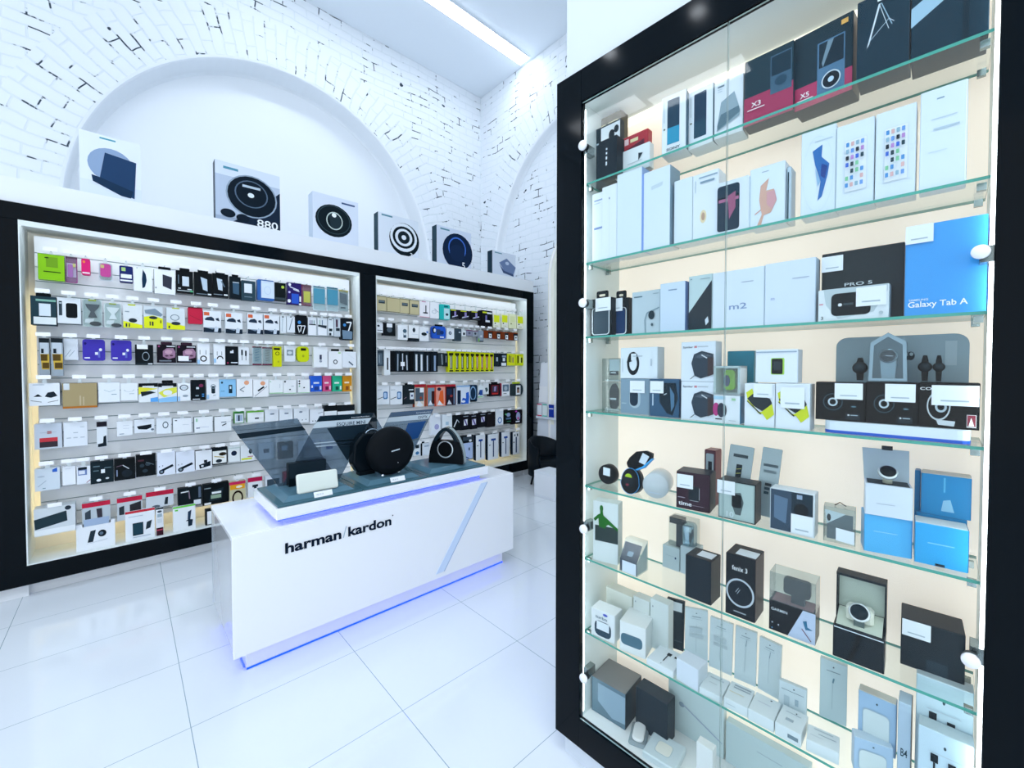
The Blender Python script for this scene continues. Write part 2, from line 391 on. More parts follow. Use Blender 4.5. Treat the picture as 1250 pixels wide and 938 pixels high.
# light strips on the ceiling
def strip(x0, y0, x1, y1, e, label):
    c = ((x0+x1)/2, (y0+y1)/2); r = empty('ceiling_light', (c[0], c[1], ZC)); w, h = (x1-x0)/2, (y1-y0)/2
    MB().box(-w-.015, -h-.015, -.02, w+.015, h+.015, 0, mat('dfe8f0', .5)).build('housing', r)
    MB().box(-w, -h, -.03, w, h, -.0205, mat('f2f8ff', .5, emit=e)).build('diffuser', r)
    return tag(r, label, 'light')
strip(.6, 4.27, 4.28, 4.44, 10, 'long white light strip on the ceiling ending at the brick wall')
strip(-4.15, 3.45, -3.75, 4.75, 8, 'ceiling light strip far left, nearer the brick wall, mirrored in the cabinet glass')
strip(-4.45, 1.95, -4.0, 3.35, 8, 'ceiling light strip far left, nearer the viewer, mirrored in the cabinet glass')
strip(-2.2, -.9, 1.0, .1, 8, 'wide ceiling light panel above the shop entrance')
for k, (x, y) in enumerate(((-2.69, 3.25), (-2.86, 2.11), (-2.5, 4.9))):
    r = empty('ceiling_spotlight', (x, y, ZC)); MB().lathe([(.11, 0), (.11, -.03), (.085, -.03)], (0, 0, 0), (0, 0, 1), mat('e8eef2', .4)).build('ring', r)
    MB().lathe([(.085, -.031), (.085, -.036)], (0, 0, 0), (0, 0, 1), mat('eef6ff', .4, emit=30)).build('lens', r)
    tag(r, 'round ceiling spotlight, ' + ('middle', 'nearest', 'farthest')[k] + ' of the three mirrored in the black frame', 'light', 'round spotlights in the ceiling')

# ------------------------------------------------------------------ counter
ct = empty('display_counter', (1.28, 2.67, 0)); tag(ct, 'long white gloss counter with black lettering and blue light underneath', 'counter')
def cp(mb, name, parent=ct, bevel=0, **k):
    mb.v = [(a-1.28, b-2.67, c) for a, b, c in mb.v]; return mb.build(name, parent, bevel=bevel)
x0, x1, y0, y1 = .364, 2.19, 2.35, 3.0
cp(MB().box(x0, y0, .10, x1, y0+.022, .69, GLOSSW), 'front_panel', bevel=.003)
cp(MB().box(x0, y0+.0225, .668, x1, y1, .69, GLOSSW), 'top_panel', bevel=.003)
cp(MB().box(x1-.022, y0+.0225, .10, x1, y1, .667, GLOSSW), 'side_panel')
gs = MB().box(x0+.002, y0+.0225, .12, x0+.008, y1-.01, .667, clear_mat('side_glass', 'f4f8fb', dens=.50, body='f4f8fc')); cp(gs, 'glass_side_panel')
cp(MB().box(x0+.002, y1-.016, .12, x0+.014, y1-.004, .667, mat('c8d8e6', .2)), 'glass_edge_post')
cp(MB().add([(x0+.03, 2.66, .667), (x0+.03, 2.675, .667), (x0+.03, 2.60, .12), (x0+.03, 2.585, .12), (x0+.04, 2.66, .667), (x0+.04, 2.675, .667), (x0+.04, 2.60, .12), (x0+.04, 2.585, .12)],
   [(0, 1, 2, 3), (7, 6, 5, 4), (0, 4, 5, 1), (1, 5, 6, 2), (2, 6, 7, 3), (3, 7, 4, 0)], mat('cfdcee', .2)), 'slanted_edge_post')
cp(MB().box(.60, 2.60, .12, 2.15, 2.99, .667, mat('e6eef6', .3)), 'inner_body')
cp(MB().box(.423, 2.40, .008, 2.12, 2.95, .115, GLOSSW), 'plinth')
BLUE = mat('1420ff', .4, emit=9.0); BLUE2 = mat('0a3cff', .4, emit=1.6)
cp(MB().box(.425, 2.396, 0.0, 2.118, 2.402, .0075, BLUE2), 'light_strip')
cp(MB().box(.416, 2.42, 0.002, .4225, 2.90, .012, BLUE), 'light_strip')
cp(MB().box(.45, 2.374, .092, 2.10, 2.384, .099, mat('2b38ff', .4, emit=1.5)), 'light_strip')
bd = MB(); bd.prism([(1.872, .668), (1.930, .668), (1.556, .135), (1.490, .135)], y0-.0025, y0, mat('cfe0f7', .08));  # pale blue paint stands in for the light inside a recessed band
bd.prism([(1.926, .668), (1.932, .668), (1.558, .135), (1.552, .135)], y0-.0035, y0, mat('9fb6d8', .2)); cp(bd, 'diagonal_band')
lt = MB(); lt.text('harman', .592, .548, .052, mat('07182c', .3), y0-.003, bold=.03, width=.285)
lt.text('/', .885, .548, .062, mat('a9bccb', .3), y0-.003, bold=-.004)
lt.text('kardon', .915, .548, .052, mat('07182c', .3), y0-.003, bold=.03, width=.262); lt.flat(ell(1.186, .602, .004, .004, 10), y0-.003, mat('07182c', .3))
cp(lt, 'lettering')
sl = MB().box(.553, 2.345, .727, 1.935, 2.85, .785, GLOSSW); cp(sl, 'raised_plinth', bevel=.004)
cp(MB().box(.60, 2.40, .69, 1.90, 2.80, .7265, mat('cdd8f0', .3)), 'plinth_riser')
cp(MB().box(.562, 2.356, .7195, 1.86, 2.366, .7265, BLUE), 'light_strip'); cp(MB().box(.560, 2.37, .7195, .568, 2.82, .7265, BLUE), 'light_strip')

# trays with speakers and signs
TR = mat('3f6470', .12); TRD = mat('55798a', .10)
def tray(xa, xb, ya, yb, z, label):
    r = empty('display_tray', ((xa+xb)/2, (ya+yb)/2, z)); w, h = (xb-xa)/2, (yb-ya)/2
    MB().box(-w, -h, 0, w, h, .012, TR).build('base_plate', r, bevel=.003)
    m = MB(); a, b = .035, .07
    m.add([(-w+a, -h+a, .0125), (w-a, -h+a, .0125), (w-a, h-a, .0125), (-w+a, h-a, .0125), (-w+b, -h+b, .034), (w-b, -h+b, .034), (w-b, h-b, .034), (-w+b, h-b, .034)],
          [(3, 2, 1, 0), (4, 5, 6, 7), (0, 1, 5, 4), (1, 2, 6, 5), (2, 3, 7, 6), (3, 0, 4, 7)], TRD); m.build('raised_step', r)
    return tag(r, label, 'display tray')
tray(.562, 1.006, 2.352, 2.80, .7855, 'grey-green gloss tray under the white speaker')
tray(1.010, 1.432, 2.352, 2.80, .7855, 'grey-green gloss tray under the round black speaker')
tray(1.436, 1.915, 2.352, 2.80, .7855, 'grey-green gloss tray under the arched speaker with a handle')
TRZ = .8205
def sign(P, y, label, deco=(), bands=()):
    Q = [at_y(px, py, y) for px, py in P]; base = min(q.z for q in Q); c = Q[2].x
    r = empty('acrylic_sign', (c, y, base)); m = MB(); m.prism([(q.x-c, q.z-base) for q in Q], 0, .005, SMOKE); m.build('sheet', r)
    if bands:
        b = MB()
        for (pp, col) in bands: b.flat([(at_y(x, z, y).x-c, at_y(x, z, y).z-base) for x, z in pp], -.0012, mat(col, .25))
        for d in deco: q = at_y(d[1], d[2], y); q2 = at_y(d[3], d[2]-1, y); b.text(d[0], q.x-c, q.z-base, d[4], mat(d[5], .3), -.002, bold=.01, width=q2.x-q.x)
        b.build('printed_band', r)
    return tag(r, label, 'sign')
sign([(282.4, 521), (363, 511), (414, 587), (343, 598)], 2.655, 'smoked clear acrylic sign leaning right behind the white speaker', (), [(((289, 530), (369, 520.5), (373, 525), (293, 536)), '13222c')])
sign([(390.4, 508), (457, 504), (414, 586.5), (342.4, 597.5)], 2.665, 'smoked clear sign reading ESQUIRE MINI behind the white speaker', [('ESQUIRE MINI', 411, 520.5, 446, .022, '12384e'), ('harman/kardon', 429, 510.5, 451, .007, 'dfe9f0')],
     [(((391, 508.3), (456.7, 504.2), (453.5, 510), (386.5, 515)), '12242f'), (((386.5, 515.3), (453.3, 510.3), (449, 517.5), (381, 523.4)), 'c3d2dc'), (((399, 523), (448, 518), (424, 563)), '1b2c38'), (((383, 541), (440, 536), (439, 537), (382, 542.3)), 'b8c8d4'), (((384, 545), (432, 541), (431, 542), (383, 546.3)), 'b8c8d4')])
sign([(404, 512), (457, 505.5), (490, 566), (440, 574)], 2.72, 'dark acrylic sign leaning right behind the round black speaker', (), [(((406, 516), (458.5, 509.5), (461, 514), (409, 521)), '13222c')])
sign([(477.6, 503.7), (529.4, 499.4), (503, 555), (447, 564)], 2.735, 'smoked clear sign reading ONYX between the two black speakers', [('ONYX', 510, 511.5, 521.5, .020, '12384e'), ('harman/kardon', 508, 504.8, 526, .007, 'dfe9f0')],
     [(((477.8, 504), (529, 499.6), (526.5, 504.8), (474.8, 509.5)), '4a5f78'), (((474.6, 510), (526.2, 505.2), (522.5, 511.5), (471, 516)), 'c3d2dc'), (((498, 517), (520, 514), (510, 535), (490, 540)), '1f4c86')])
# white tilted speaker
def onplate(px, py): return at_z(px, py, TRZ)
A = onplate(364, 604); B = onplate(413.6, 595); w = (B-A).length; rz = math.atan2(B.y-A.y, B.x-A.x)
r = empty('speaker', ((A.x+B.x)/2, (A.y+B.y)/2, TRZ), (math.radians(-14), 0, rz)); h = .105
m = MB().prism(rrect(-w/2, 0, w/2, h, .012, 5), .004, .030, mat('e9eee6', .35), True); m.build('body', r, bevel=.004)
m = MB().prism(rrect(-w/2+.006, .006, w/2-.006, h-.006, .01, 5), 0, .0038, mat('dfe8e0', .5), True); m.build('grille', r)
tag(r, 'small flat white rectangular speaker leaning on the first tray', 'speaker')
A = onplate(352, 598); r = empty('picture_block', (.80, 2.60, TRZ)); MB().box(-.12, 0, 0, .085, .05, .13, mat('0b151b', .15)).build('block', r); MB().box(-.118, -.0015, .045, .083, -.0002, .128, mat('1d2a33', .2)).build('front_print', r)
tag(r, 'black block standing behind the white speaker', 'stand')
# round black speaker
c = at_y(476.5, 557, 2.46); R = .152; r = empty('speaker', (c.x, c.y, TRZ)); cz = max(c.z-TRZ, R+.004)
m = MB(); ax = (.10, 1, .06)
m.lathe([(.03, -.062), (R*.62, -.058), (R*.88, -.040), (R, -.012), (R, .012), (R*.9, .045), (R*.6, .065), (.02, .07)], (0, 0, cz), ax, mat('0b1015', .55), n=40); m.build('body', r)
m = MB(); m.prism([(-.026, cz+.004), (.028, cz+.012), (.028, cz+.018), (-.026, cz+.010)], -.072, -.068, mat('c9d6de', .3)); m.build('badge', r)
m = MB(); m.lathe([(.002, -.064), (.002, -.061)], (.02, 0, cz-.07), (0, 1, 0), mat('dfe8ee', .3)); m.build('status_light', r)
m = MB(); m.lathe([(.010, 0), (.012, .018)], (-.062, -.02, 0), (0, 0, 1), mat('c9d4da', .15, 1.0)); m.build('foot', r)
m = MB(); m.lathe([(.010, 0), (.012, .018)], (.055, .0, 0), (0, 0, 1), mat('c9d4da', .15, 1.0)); m.build('foot', r)
tag(r, 'round black disc speaker on the middle tray', 'speaker')
c = at_y(446, 549, 2.60); r = empty('speaker', (c.x, c.y, TRZ)); cz = c.z-TRZ
m = MB(); m.prism([(-.06, .02), (.06, .02), (.10, .10), (.095, .22), (.05, .262), (-.03, .262), (-.085, .20), (-.095, .08)], -.035, .045, mat('0c151c', .2)); m.build('body', r, bevel=.012)
m = MB(); m.tube([(.045+.05*math.cos(t), 0, .235+.045*math.sin(t)) for t in [PI*k/12 for k in range(13)]], .006, mat('8fa0ac', .15, .8)); m.build('handle', r)
m = MB(); m.box(-.05, -.03, 0, .05, .03, .022, mat('11181e', .3)); m.build('foot', r)
tag(r, 'tall black speaker with a chrome handle, half hidden behind the round one', 'speaker')
# arched speaker
A = onplate(521.5, 566.5); B = onplate(562, 566); yy = 2.50; A = at_y(522, 566, yy); B = at_y(562, 566, yy); w = (B.x-A.x)*.94; top = at_y(542.4, 522.6, yy).z-TRZ
r = empty('speaker', ((A.x+B.x)/2, yy-.01, TRZ), (0, 0, math.radians(-58))); H = top
def archp(w, H, k=1.0, n=14):
    L = [(-w/2*(1-(i/n)**2.1)**.5 if i < n else 0, H*i/n) for i in range(n+1)]; L = [(-w/2*max(0, 1-(math.sin(PI/2*i/n))**2)**.60, H*math.sin(PI/2*i/n)) for i in range(n+1)]
    L[-1] = (0, H); return L + [(-x, z) for x, z in L[-2::-1]]
hz = H*.70
body = [p for p in archp(w, H) if p[1] <= hz]; m = MB(); m.prism(body, 0, .075, mat('0b1116', .35), True); m.build('body', r)
out = archp(w, H); inn = [(x*.74, z*.915) for x, z in out]; k0 = [i for i, p in enumerate(out) if p[1] >= hz-.02]
po = [out[i] for i in k0]; pi_ = [inn[i] for i in k0]
def band(pO, pI, y0, y1, mm, name):
    m = MB(); n = len(pO); v = [(x, y0, z) for x, z in pO] + [(x, y0, z) for x, z in pI] + [(x, y1, z) for x, z in pO] + [(x, y1, z) for x, z in pI]; f = []
    for i in range(n-1): f += [(i, n+i, n+i+1, i+1), (i, i+1, 2*n+i+1, 2*n+i), (n+i, 3*n+i, 3*n+i+1, n+i+1), (2*n+i, 2*n+i+1, 3*n+i+1, 3*n+i)]
    f += [(0, 2*n, 3*n, n), (n-1, 2*n-1, 4*n-1, 3*n-1)]
    m.add(v, f, mm); return m.build(name, r)
band(po, pi_, .002, .073, mat('15242c', .2), 'handle')
so = [(x*1.05, z*1.015) for x, z in out]; band(so, out, .022, .060, mat('b9c6cc', .15, .8), 'silver_trim')
m = MB(); a = ell(0, H*.40, w*.235, w*.235, 32); b = ell(0, H*.40, w*.205, w*.205, 32); m.quads(a, b, -.003, mat('dfe9ee', .15, .6)); m.flat(b, -.0015, mat('04080b', .6)); m.build('driver_ring', r)
tag(r, 'black arched speaker with a top handle and silver trim', 'speaker')
for px, py, who in ((397, 606, 'white speaker'), (499, 592, 'round black speaker')):
    A = at_z(px, py, .803); r = MB(); r.prism([(-.048, 0), (.048, 0), (.048, .03), (-.048, .03)], 0, .003, mat('f0f5f9', .4))
    r.text('SAMPLE'[:0] or '||||| |||| |||', -.035, .012, .007, mat('6b7f8f'), -.0004); o = r.build('price_card', loc=(A.x, 2.366, .7985), rot=(math.radians(-28), 0, 0)); tag(o, 'small white price card in front of the ' + who, 'card')

# robot vacuum cartons on the ledge
def led(xa, xb, ytop, ybot, dep, side, base, D, label, lean=0):
    y = 4.20; a = at_y(xa, ytop, y); b = at_y(xb, ytop, y); z1 = a.z; z0 = 2.7105
    w = b.x-a.x; h = z1-z0; m = MB().box(-w/2, 0, 0, w/2, dep, h, mat(base, .4)); m.box(-w/2-.001, .001, .001, -w/2+.0002, dep-.001, h-.001, mat(side, .4)); draw(m, D, w, h, 0)
    return tag(m.build('vacuum_carton', loc=((a.x+b.x)/2, y, z0)), label, 'box', 'robot vacuum cartons on the ledge')
led(96, 171, 157, 0, .05, 'dfe8ef', 'd9e4f3', [('r', 0, 0, 1, .75, 'e3ecf6'), ('r', .32, .04, .58, .065, '4b9db0'), ('e', .50, .46, .38, .27, '8aa3c4'), ('p', [(.40, .27), (.92, .32), (.88, .92), (.30, .74)], '1f3e63'), ('p', [(.18, .66), (.32, .68), (.86, .80), (.82, .92), (.66, .91), (.20, .76)], '14304c')], 'white carton picturing a square blue-black device, farthest left on the ledge')
led(262, 341, 194, 0, .09, '1f3040', '9fb0c8', [('r', 0, 0, 1, .22, 'd8e3f0'), ('r', .12, .07, .34, .11, '4b8fa6'), ('p', [(0, .22), (1, .22), (1, .9), (0, .9)], 'b9c8dc'), ('p', [(.55, .75), (1, .3), (1, 1), (.2, 1)], '16263a'), ('e', .55, .48, .40, .36, '0b1a26'), ('g', .55, .48, .40, .36, .06, '8fa3b8'), ('g', .54, .44, .26, .23, .08, '50657c'), ('r', .40, .30, .68, .34, 'b9cad8'), ('e', .53, .46, .05, .04, 'dfeaf2'), ('e', .18, .84, .11, .07, '0e1d2c'), ('e', .4, .88, .1, .07, '0e1d2c'), ('t', '880', .62, .97, .13, 'f2f7fb', .34)], 'carton with a large black round vacuum cleaner and the number 880')
led(381.5, 437, 233, 0, .12, 'c6d4e4', 'dbe5f4', [('r', .62, .08, .92, .115, '2d4a7c'), ('e', .45, .52, .40, .34, '0c1b22'), ('g', .45, .50, .36, .30, .05, '33464e'), ('p', [(.33, .36), (.57, .36), (.60, .62), (.5, .70), (.38, .66)], '22323a'), ('g', .46, .52, .18, .19, .12, 'bfd0cc'), ('e', .45, .40, .05, .045, 'eef4f4')], 'pale carton with a black round vacuum cleaner, third along the ledge')
led(461.5, 510.5, 258, 0, .10, '24424f', 'dfe8f3', [('r', .08, .03, .34, .07, '5a8fa0'), ('e', .64, .55, .38, .42, '0c1b22'), ('e', .62, .50, .34, .36, 'e2ebf4'), ('g', .62, .50, .28, .28, .22, '0c1b22'), ('e', .62, .50, .15, .16, '14242c'), ('e', .62, .50, .06, .06, 'e2ebf4'), ('t', '3', .78, .98, .12, 'eef4fa', None)], 'carton with a black and white ringed round vacuum cleaner')
led(533, 575, 274, 0, .10, '1d3a48', 'd3deef', [('r', .1, .05, .36, .09, '5a8fa0'), ('e', .60, .58, .44, .48, '0e2340'), ('g', .58, .50, .26, .3, .12, '3a6fd0'), ('e', .58, .62, .22, .22, '13294a'), ('t', '5', .72, .99, .16, 'eef4fa', None)], 'carton with a dark blue round vacuum cleaner, second from the right end')
led(601, 629.5, 305, 0, .10, '16303f', 'd6e0ee', [('r', .1, .05, .4, .09, '5a8fa0'), ('p', [(.28, .45), (.6, .22), (1, .52), (.9, .82), (.5, .75)], '6a7fa6'), ('p', [(.28, .5), (.5, .75), (.9, .82), (.9, .92), (.45, .84)], '3b4e74'), ('e', .62, .42, .08, .07, 'b9c7df')], 'small carton with a grey square device, farthest right on the ledge')

# brochure stand, chair and drawer unit beyond the bays
st = empty('brochure_stand', (4.20, 3.86, 0)); 
m = MB(); m.add([(.02, -.22, .45), (.02, .19, .45), (.10, .19, 1.57), (.10, -.05, 1.57), (.05, -.22, .45), (.05, .19, .45), (.12, .19, 1.57), (.12, -.05, 1.57)], [(0, 3, 2, 1), (4, 5, 6, 7), (0, 1, 5, 4), (1, 2, 6, 5), (2, 3, 7, 6), (3, 0, 4, 7)], mat('e3ebf5', .4)); m.build('back_board', st)
MB().box(0, -.22, .80, .03, .19, .83, mat('dbe4f0', .4)).build('ledge', st); MB().box(.0, -.22, 0, .12, .19, .45, mat('e3ebf5', .4)).build('base', st)
tag(st, 'white slanted brochure stand against the far side wall', 'stand')
for (y, z, w, h, a, c1, lb) in ((.09, 1.22, .16, .34, 2, 'eef3fb', 'upper left blank white leaflet on the brochure stand'), (-.04, 1.20, .17, .34, -2, 'f4f7fd', 'upper right blank white leaflet on the brochure stand'), (.10, 1.02, .15, .22, 3, 'f6f9fe', 'lower left white leaflet on the brochure stand'), (-.06, .97, .17, .26, -4, 'f0f4fc', 'lower right white leaflet on the brochure stand')):
    xo = .004*(('upper left' in lb) + 2*('lower left' in lb) + 3*('lower right' in lb))
    o = MB().add([(-.002, -w/2, 0), (-.002, w/2, 0), (h*.07, w/2, h), (h*.07, -w/2, h), (.0, -w/2, 0), (.0, w/2, 0), (h*.07+.002, w/2, h), (h*.07+.002, -w/2, h)], [(0, 3, 2, 1), (4, 5, 6, 7), (0, 1, 5, 4), (2, 3, 7, 6), (1, 2, 6, 5), (3, 0, 4, 7)], mat(c1, .5)).build('leaflet', loc=(4.20+.02+(z-.45)/1.12*.08-.006-xo, 3.86+y, z)); tag(o, lb, 'leaflet', 'leaflets on the brochure stand')
for (y, c1, c2, lb) in ((.13, 'eef3fb', 'd8456c', 'white brochure with red ends on the stand ledge'), (.03, 'e6f2f4', '4fbfae', 'white brochure with green ends on the stand ledge'), (-.085, '1637a0', '0e2a86', 'blue brochure at the end of the stand ledge')):
    m = MB().box(-.01, -.042, 0, .0, .042, .17, mat(c1, .5)); m.box(-.011, -.042, 0, -.0101, .042, .015, mat(c2)); m.box(-.011, -.042, .155, -.0101, .042, .17, mat(c2))
    if c1 == '1637a0': m.box(-.0115, -.042, .11, -.0111, .042, .122, mat('e8eefa'))
    tag(m.build('brochure', loc=(4.222, 3.86+y, .831)), lb, 'brochure', 'brochures on the stand ledge')
ch = empty('tub_chair', (3.96, 3.62, 0)); tag(ch, 'black rounded tub chair standing by the far doorway', 'chair')
sh = MB(); n = 20; vs = []; fs = []
for i in range(n+1):
    t = PI*(-.10 + 1.2*i/n); zt = .50+.10*math.sin(PI*i/n)
    for rr, z in ((.24, .14), (.24, zt-.02), (.225, zt), (.205, zt-.02), (.20, .30)):
        vs.append((rr*math.sin(t-PI/2+PI)*1.0, rr*math.cos(t-PI/2), z))
for i in range(n):
    for k in range(4): fs.append((i*5+k, i*5+k+1, (i+1)*5+k+1, (i+1)*5+k))
fs += [(0, 1, 2, 3, 4), tuple(n*5+k for k in (4, 3, 2, 1, 0))]
sh.add(vs, fs, mat('0d161d', .35), True); sh.build('shell', ch)
MB().lathe([(.18, .22), (.20, .25), (.20, .31), (.17, .34)], (0, 0, 0), (0, 0, 1), mat('0d161d', .4)).build('seat', ch)
for k in range(4):
    t = PI/4+PI/2*k; MB().tube([(.15*math.cos(t), .15*math.sin(t), .22), (.2*math.cos(t), .2*math.sin(t), 0)], .014, mat('0d161d', .3)).build('leg', ch)
du = empty('low_cabinet', (3.64, 3.27, 0)); MB().box(-.13, -.18, 0, .13, .14, .30, mat('e9eff7', .4)).build('body', du, bevel=.004); MB().box(-.132, -.17, .03, -.1305, .13, .27, mat('eef3fa', .3)).build('door', du)
tag(du, 'low white cabinet in front of the black tub chair', 'cabinet')

# ================================================================== GOODS HANGING IN THE BAYS
hook0 = empty('display_hook', (0, 0, 0))
MB().tube([(0, .150, -.004), (0, .02, -.004), (0, .0, .004)], .0026, mat('c9d4d8', .25, .8), 6).build('rod', hook0)
MB().box(-.033, -.0045, -.008, .033, -.0025, .018, mat('fafcff', .4)).build('price_tag', hook0)
hook_used = [False]
def hook(x, z, label, group):
    if not hook_used[0]: h = hook0; hook_used[0] = True
    else:
        h = hook0.copy(); COL.objects.link(h)
        for c in hook0.children: k = c.copy(); COL.objects.link(k); k.parent = h
    h.location = (x, 4.130, z); tag(h, label, 'hook', group)

def goods(rec, z, rowname, bay, yf=4.165):
    xa, ya, xb, yb, col, desc, D = rec[:7]; o = rec[7] if len(rec) > 7 else {}
    yf = o.get('y', yf); xm = (xa+xb)/2
    A = at_y(xa, ya, yf); B = at_y(xb, yb, yf); x0, x1 = A.x, B.x
    z1 = at_y(xm, ya, yf).z; z0 = at_y(xm, yb, yf).z; w = x1-x0; h = z1-z0; cx = (x0+x1)/2
    dep = o.get('d', .05); name = o.get('n', 'accessory_box'); cat = o.get('c', 'box')
    hang = o.get('hang', True); label = f"{desc}, {rowname} row, {bay} bay"
    if o.get('label'): label = o['label']
    grp = o.get('g', f'accessories in the {rowname} row of the {bay} bay')
    if o.get('clear'):
        name = o.get('n', 'blister_pack'); cat = o.get('c', 'package')
        r = empty(name, (cx, yf, z0)); m = MB(); m.prism(rrect(-w/2, 0, w/2, h, .008), .020, .0225, mat(col, .4))
        draw(m, [d for d in D if d[0] != 'prod'], w, h, .020); m.build('backing_card', r)
        pr = [x for d in D if d[0] == 'prod' for x in d[1]]
        if pr: m = MB(); draw(m, pr, w, h, .0185, thick=.010); m.build('product', r)
        m = MB(); q = .06*w; m.prism(rrect(-w/2+q, q, w/2-q, h-q, .012), .001, .0195, PLASTIC); m.build('blister', r)
        tag(r, label, cat, grp); dd = .02
    else:
        m = MB(); side = o.get('side')
        if o.get('round'): m.prism(rrect(-w/2, 0, w/2, h, o['round']*w, 5), 0, dep, mat(col, .4), False)
        else:
            m.box(-w/2, 0, 0, w/2, dep, h, mat(col, .4))
            if side: m.box(-w/2-.0008, .0005, .0005, -w/2+.0002, dep-.0005, h-.0005, mat(side, .4)); m.box(w/2-.0002, .0005, .0005, w/2+.0008, dep-.0005, h-.0005, mat(side, .4)); m.box(-w/2, .0005, h-.0002, w/2, dep, h+.0006, mat(side, .4))
        draw(m, D, w, h, 0)
        st = o.get('stick')
        if st or o.get('tab'):
            r = empty(name, (cx, yf, z0)); m.build('carton', r)
            if st: s_ = MB(); s_.flat([((st[0]-.5)*w, (1-st[1])*h), ((st[2]-.5)*w, (1-st[1])*h), ((st[2]-.5)*w, (1-st[3])*h), ((st[0]-.5)*w, (1-st[3])*h)], -.004, mat('f3f7fb', .5)); s_.prism([((st[0]-.5)*w, (1-st[1])*h), ((st[2]-.5)*w, (1-st[1])*h), ((st[2]-.5)*w, (1-st[3])*h), ((st[0]-.5)*w, (1-st[3])*h)], -.0035, -.0028, mat('f3f7fb', .5)); s_.build('price_sticker', r)
            if o.get('tab'): t_ = MB(); t_.prism(rrect(-w*.3, h-.002, w*.3, h+.022, .006), .008, .011, mat(o['tab'], .4)); t_.build('hang_tab', r)
            tag(r, label, cat, grp)
        else:
            r = m.build(name, loc=(cx, yf, z0)); tag(r, label, cat, grp)
        dd = min(dep, .03)
    if hang:
        if z-z1 > .004 and not o.get('tab'):
            t_ = MB(); t_.prism([(-.012, h-.002), (.012, h-.002), (.006, z-z0+.002), (-.006, z-z0+.002)], .006, .0075, mat('dfe8ea', .3)) 
            # clear hanging strip that carries the pack on its hook
            c_ = t_.build('hang_strip', r if r.type == 'EMPTY' else r)
        hook(cx, z+.006, f"white-tagged hook of the {desc}, {rowname} row, {bay} bay", 'white-tagged hooks')
    return r
E = lambda *a: ('e',)+a
R_ = lambda *a: ('r',)+a
Q = lambda *a: ('q',)+a
Pn = lambda p, c: ('p', p, c)
L_ = lambda *a: ('l',)+a
G = lambda *a: ('g',)+a
W_, K_, N_ = 'eef3f8', '0b1217', '14303f'
def prod(*a): return ('prod', list(a))
lineset = lambda c='a9b8c4': [R_(.12, .12, .5, .145, c), R_(.12, .19, .4, .21, c)]
sq = lambda c, x0=.3, y0=.3, x1=.7, y1=.65: [R_(x0, y0, x1, y1, c)]
cars = [R_(.04, .06, .34, .22, 'd9663f'), Pn([(.08, .38), (.2, .30), (.45, .26), (.6, .34), (.62, .46), (.1, .44)], '26364a'), Pn([(.68, .34), (.85, .30), (.92, .46), (.72, .42)], '26364a'), R_(0, .78, 1, 1, '1a2a3a'), Pn([(.1, .78), (.5, .86), (.75, .70), (.7, .78)], '7f93a8'), Pn([(.62, .76), (.86, .74), (.8, .97), (.6, .97)], 'c9d6e4')]
cable = [G(.5, .72, .28, .15, .35, '141c22'), L_(.22, .3, .22, .52, .04, '2c3a44'), L_(.7, .3, .7, .52, .04, '2c3a44'), R_(0, .78, .2, .98, '9fcdf2')]
pinkface = [Pn([(.3, .35), (.5, .2), (.85, .18), (.98, .4), (.95, .7), (.6, .8), (.3, .66)], '9c7591'), E(.6, .4, .2, .12, 'c39db0'), E(.5, .62, .1, .04, '4a3040'), E(.75, .6, .1, .04, '4a3040'), R_(.5, .06, .95, .12, 'd9dfe6'), R_(.1, .86, .75, .93, '6f7a86'), E(.1, .1, .05, .05, 'a1447c')]
hourg = lambda c: [Pn([(.15, .18), (.88, .18), (.8, .3), (.6, .45), (.75, .66), (.28, .66), (.42, .45), (.22, .3)], c)]
gopro = [R_(.1, .55, .95, .98, '0d151c'), L_(.15, .55, .3, .9, .07, 'eef3f8'), L_(.15, .56, .5, .54, .07, 'eef3f8'), L_(.5, .54, .4, .85, .07, 'eef3f8'), L_(.5, .56, .82, .54, .07, 'eef3f8'), L_(.82, .54, .6, .95, .07, 'eef3f8'), E(.3, .38, .14, .09, '3f8fd6')]
oval = [E(.62, .22, .16, .12, 'e9a67f')]
cam = lambda: [L_(.15, .82, .88, .6, .16, '131f29'), E(.24, .84, .15, .1, '131f29'), E(.24, .84, .08, .05, '7c8d99'), E(.12, .6, .03, .02, '4a5a68'), E(.3, .58, .03, .02, '4a5a68')]

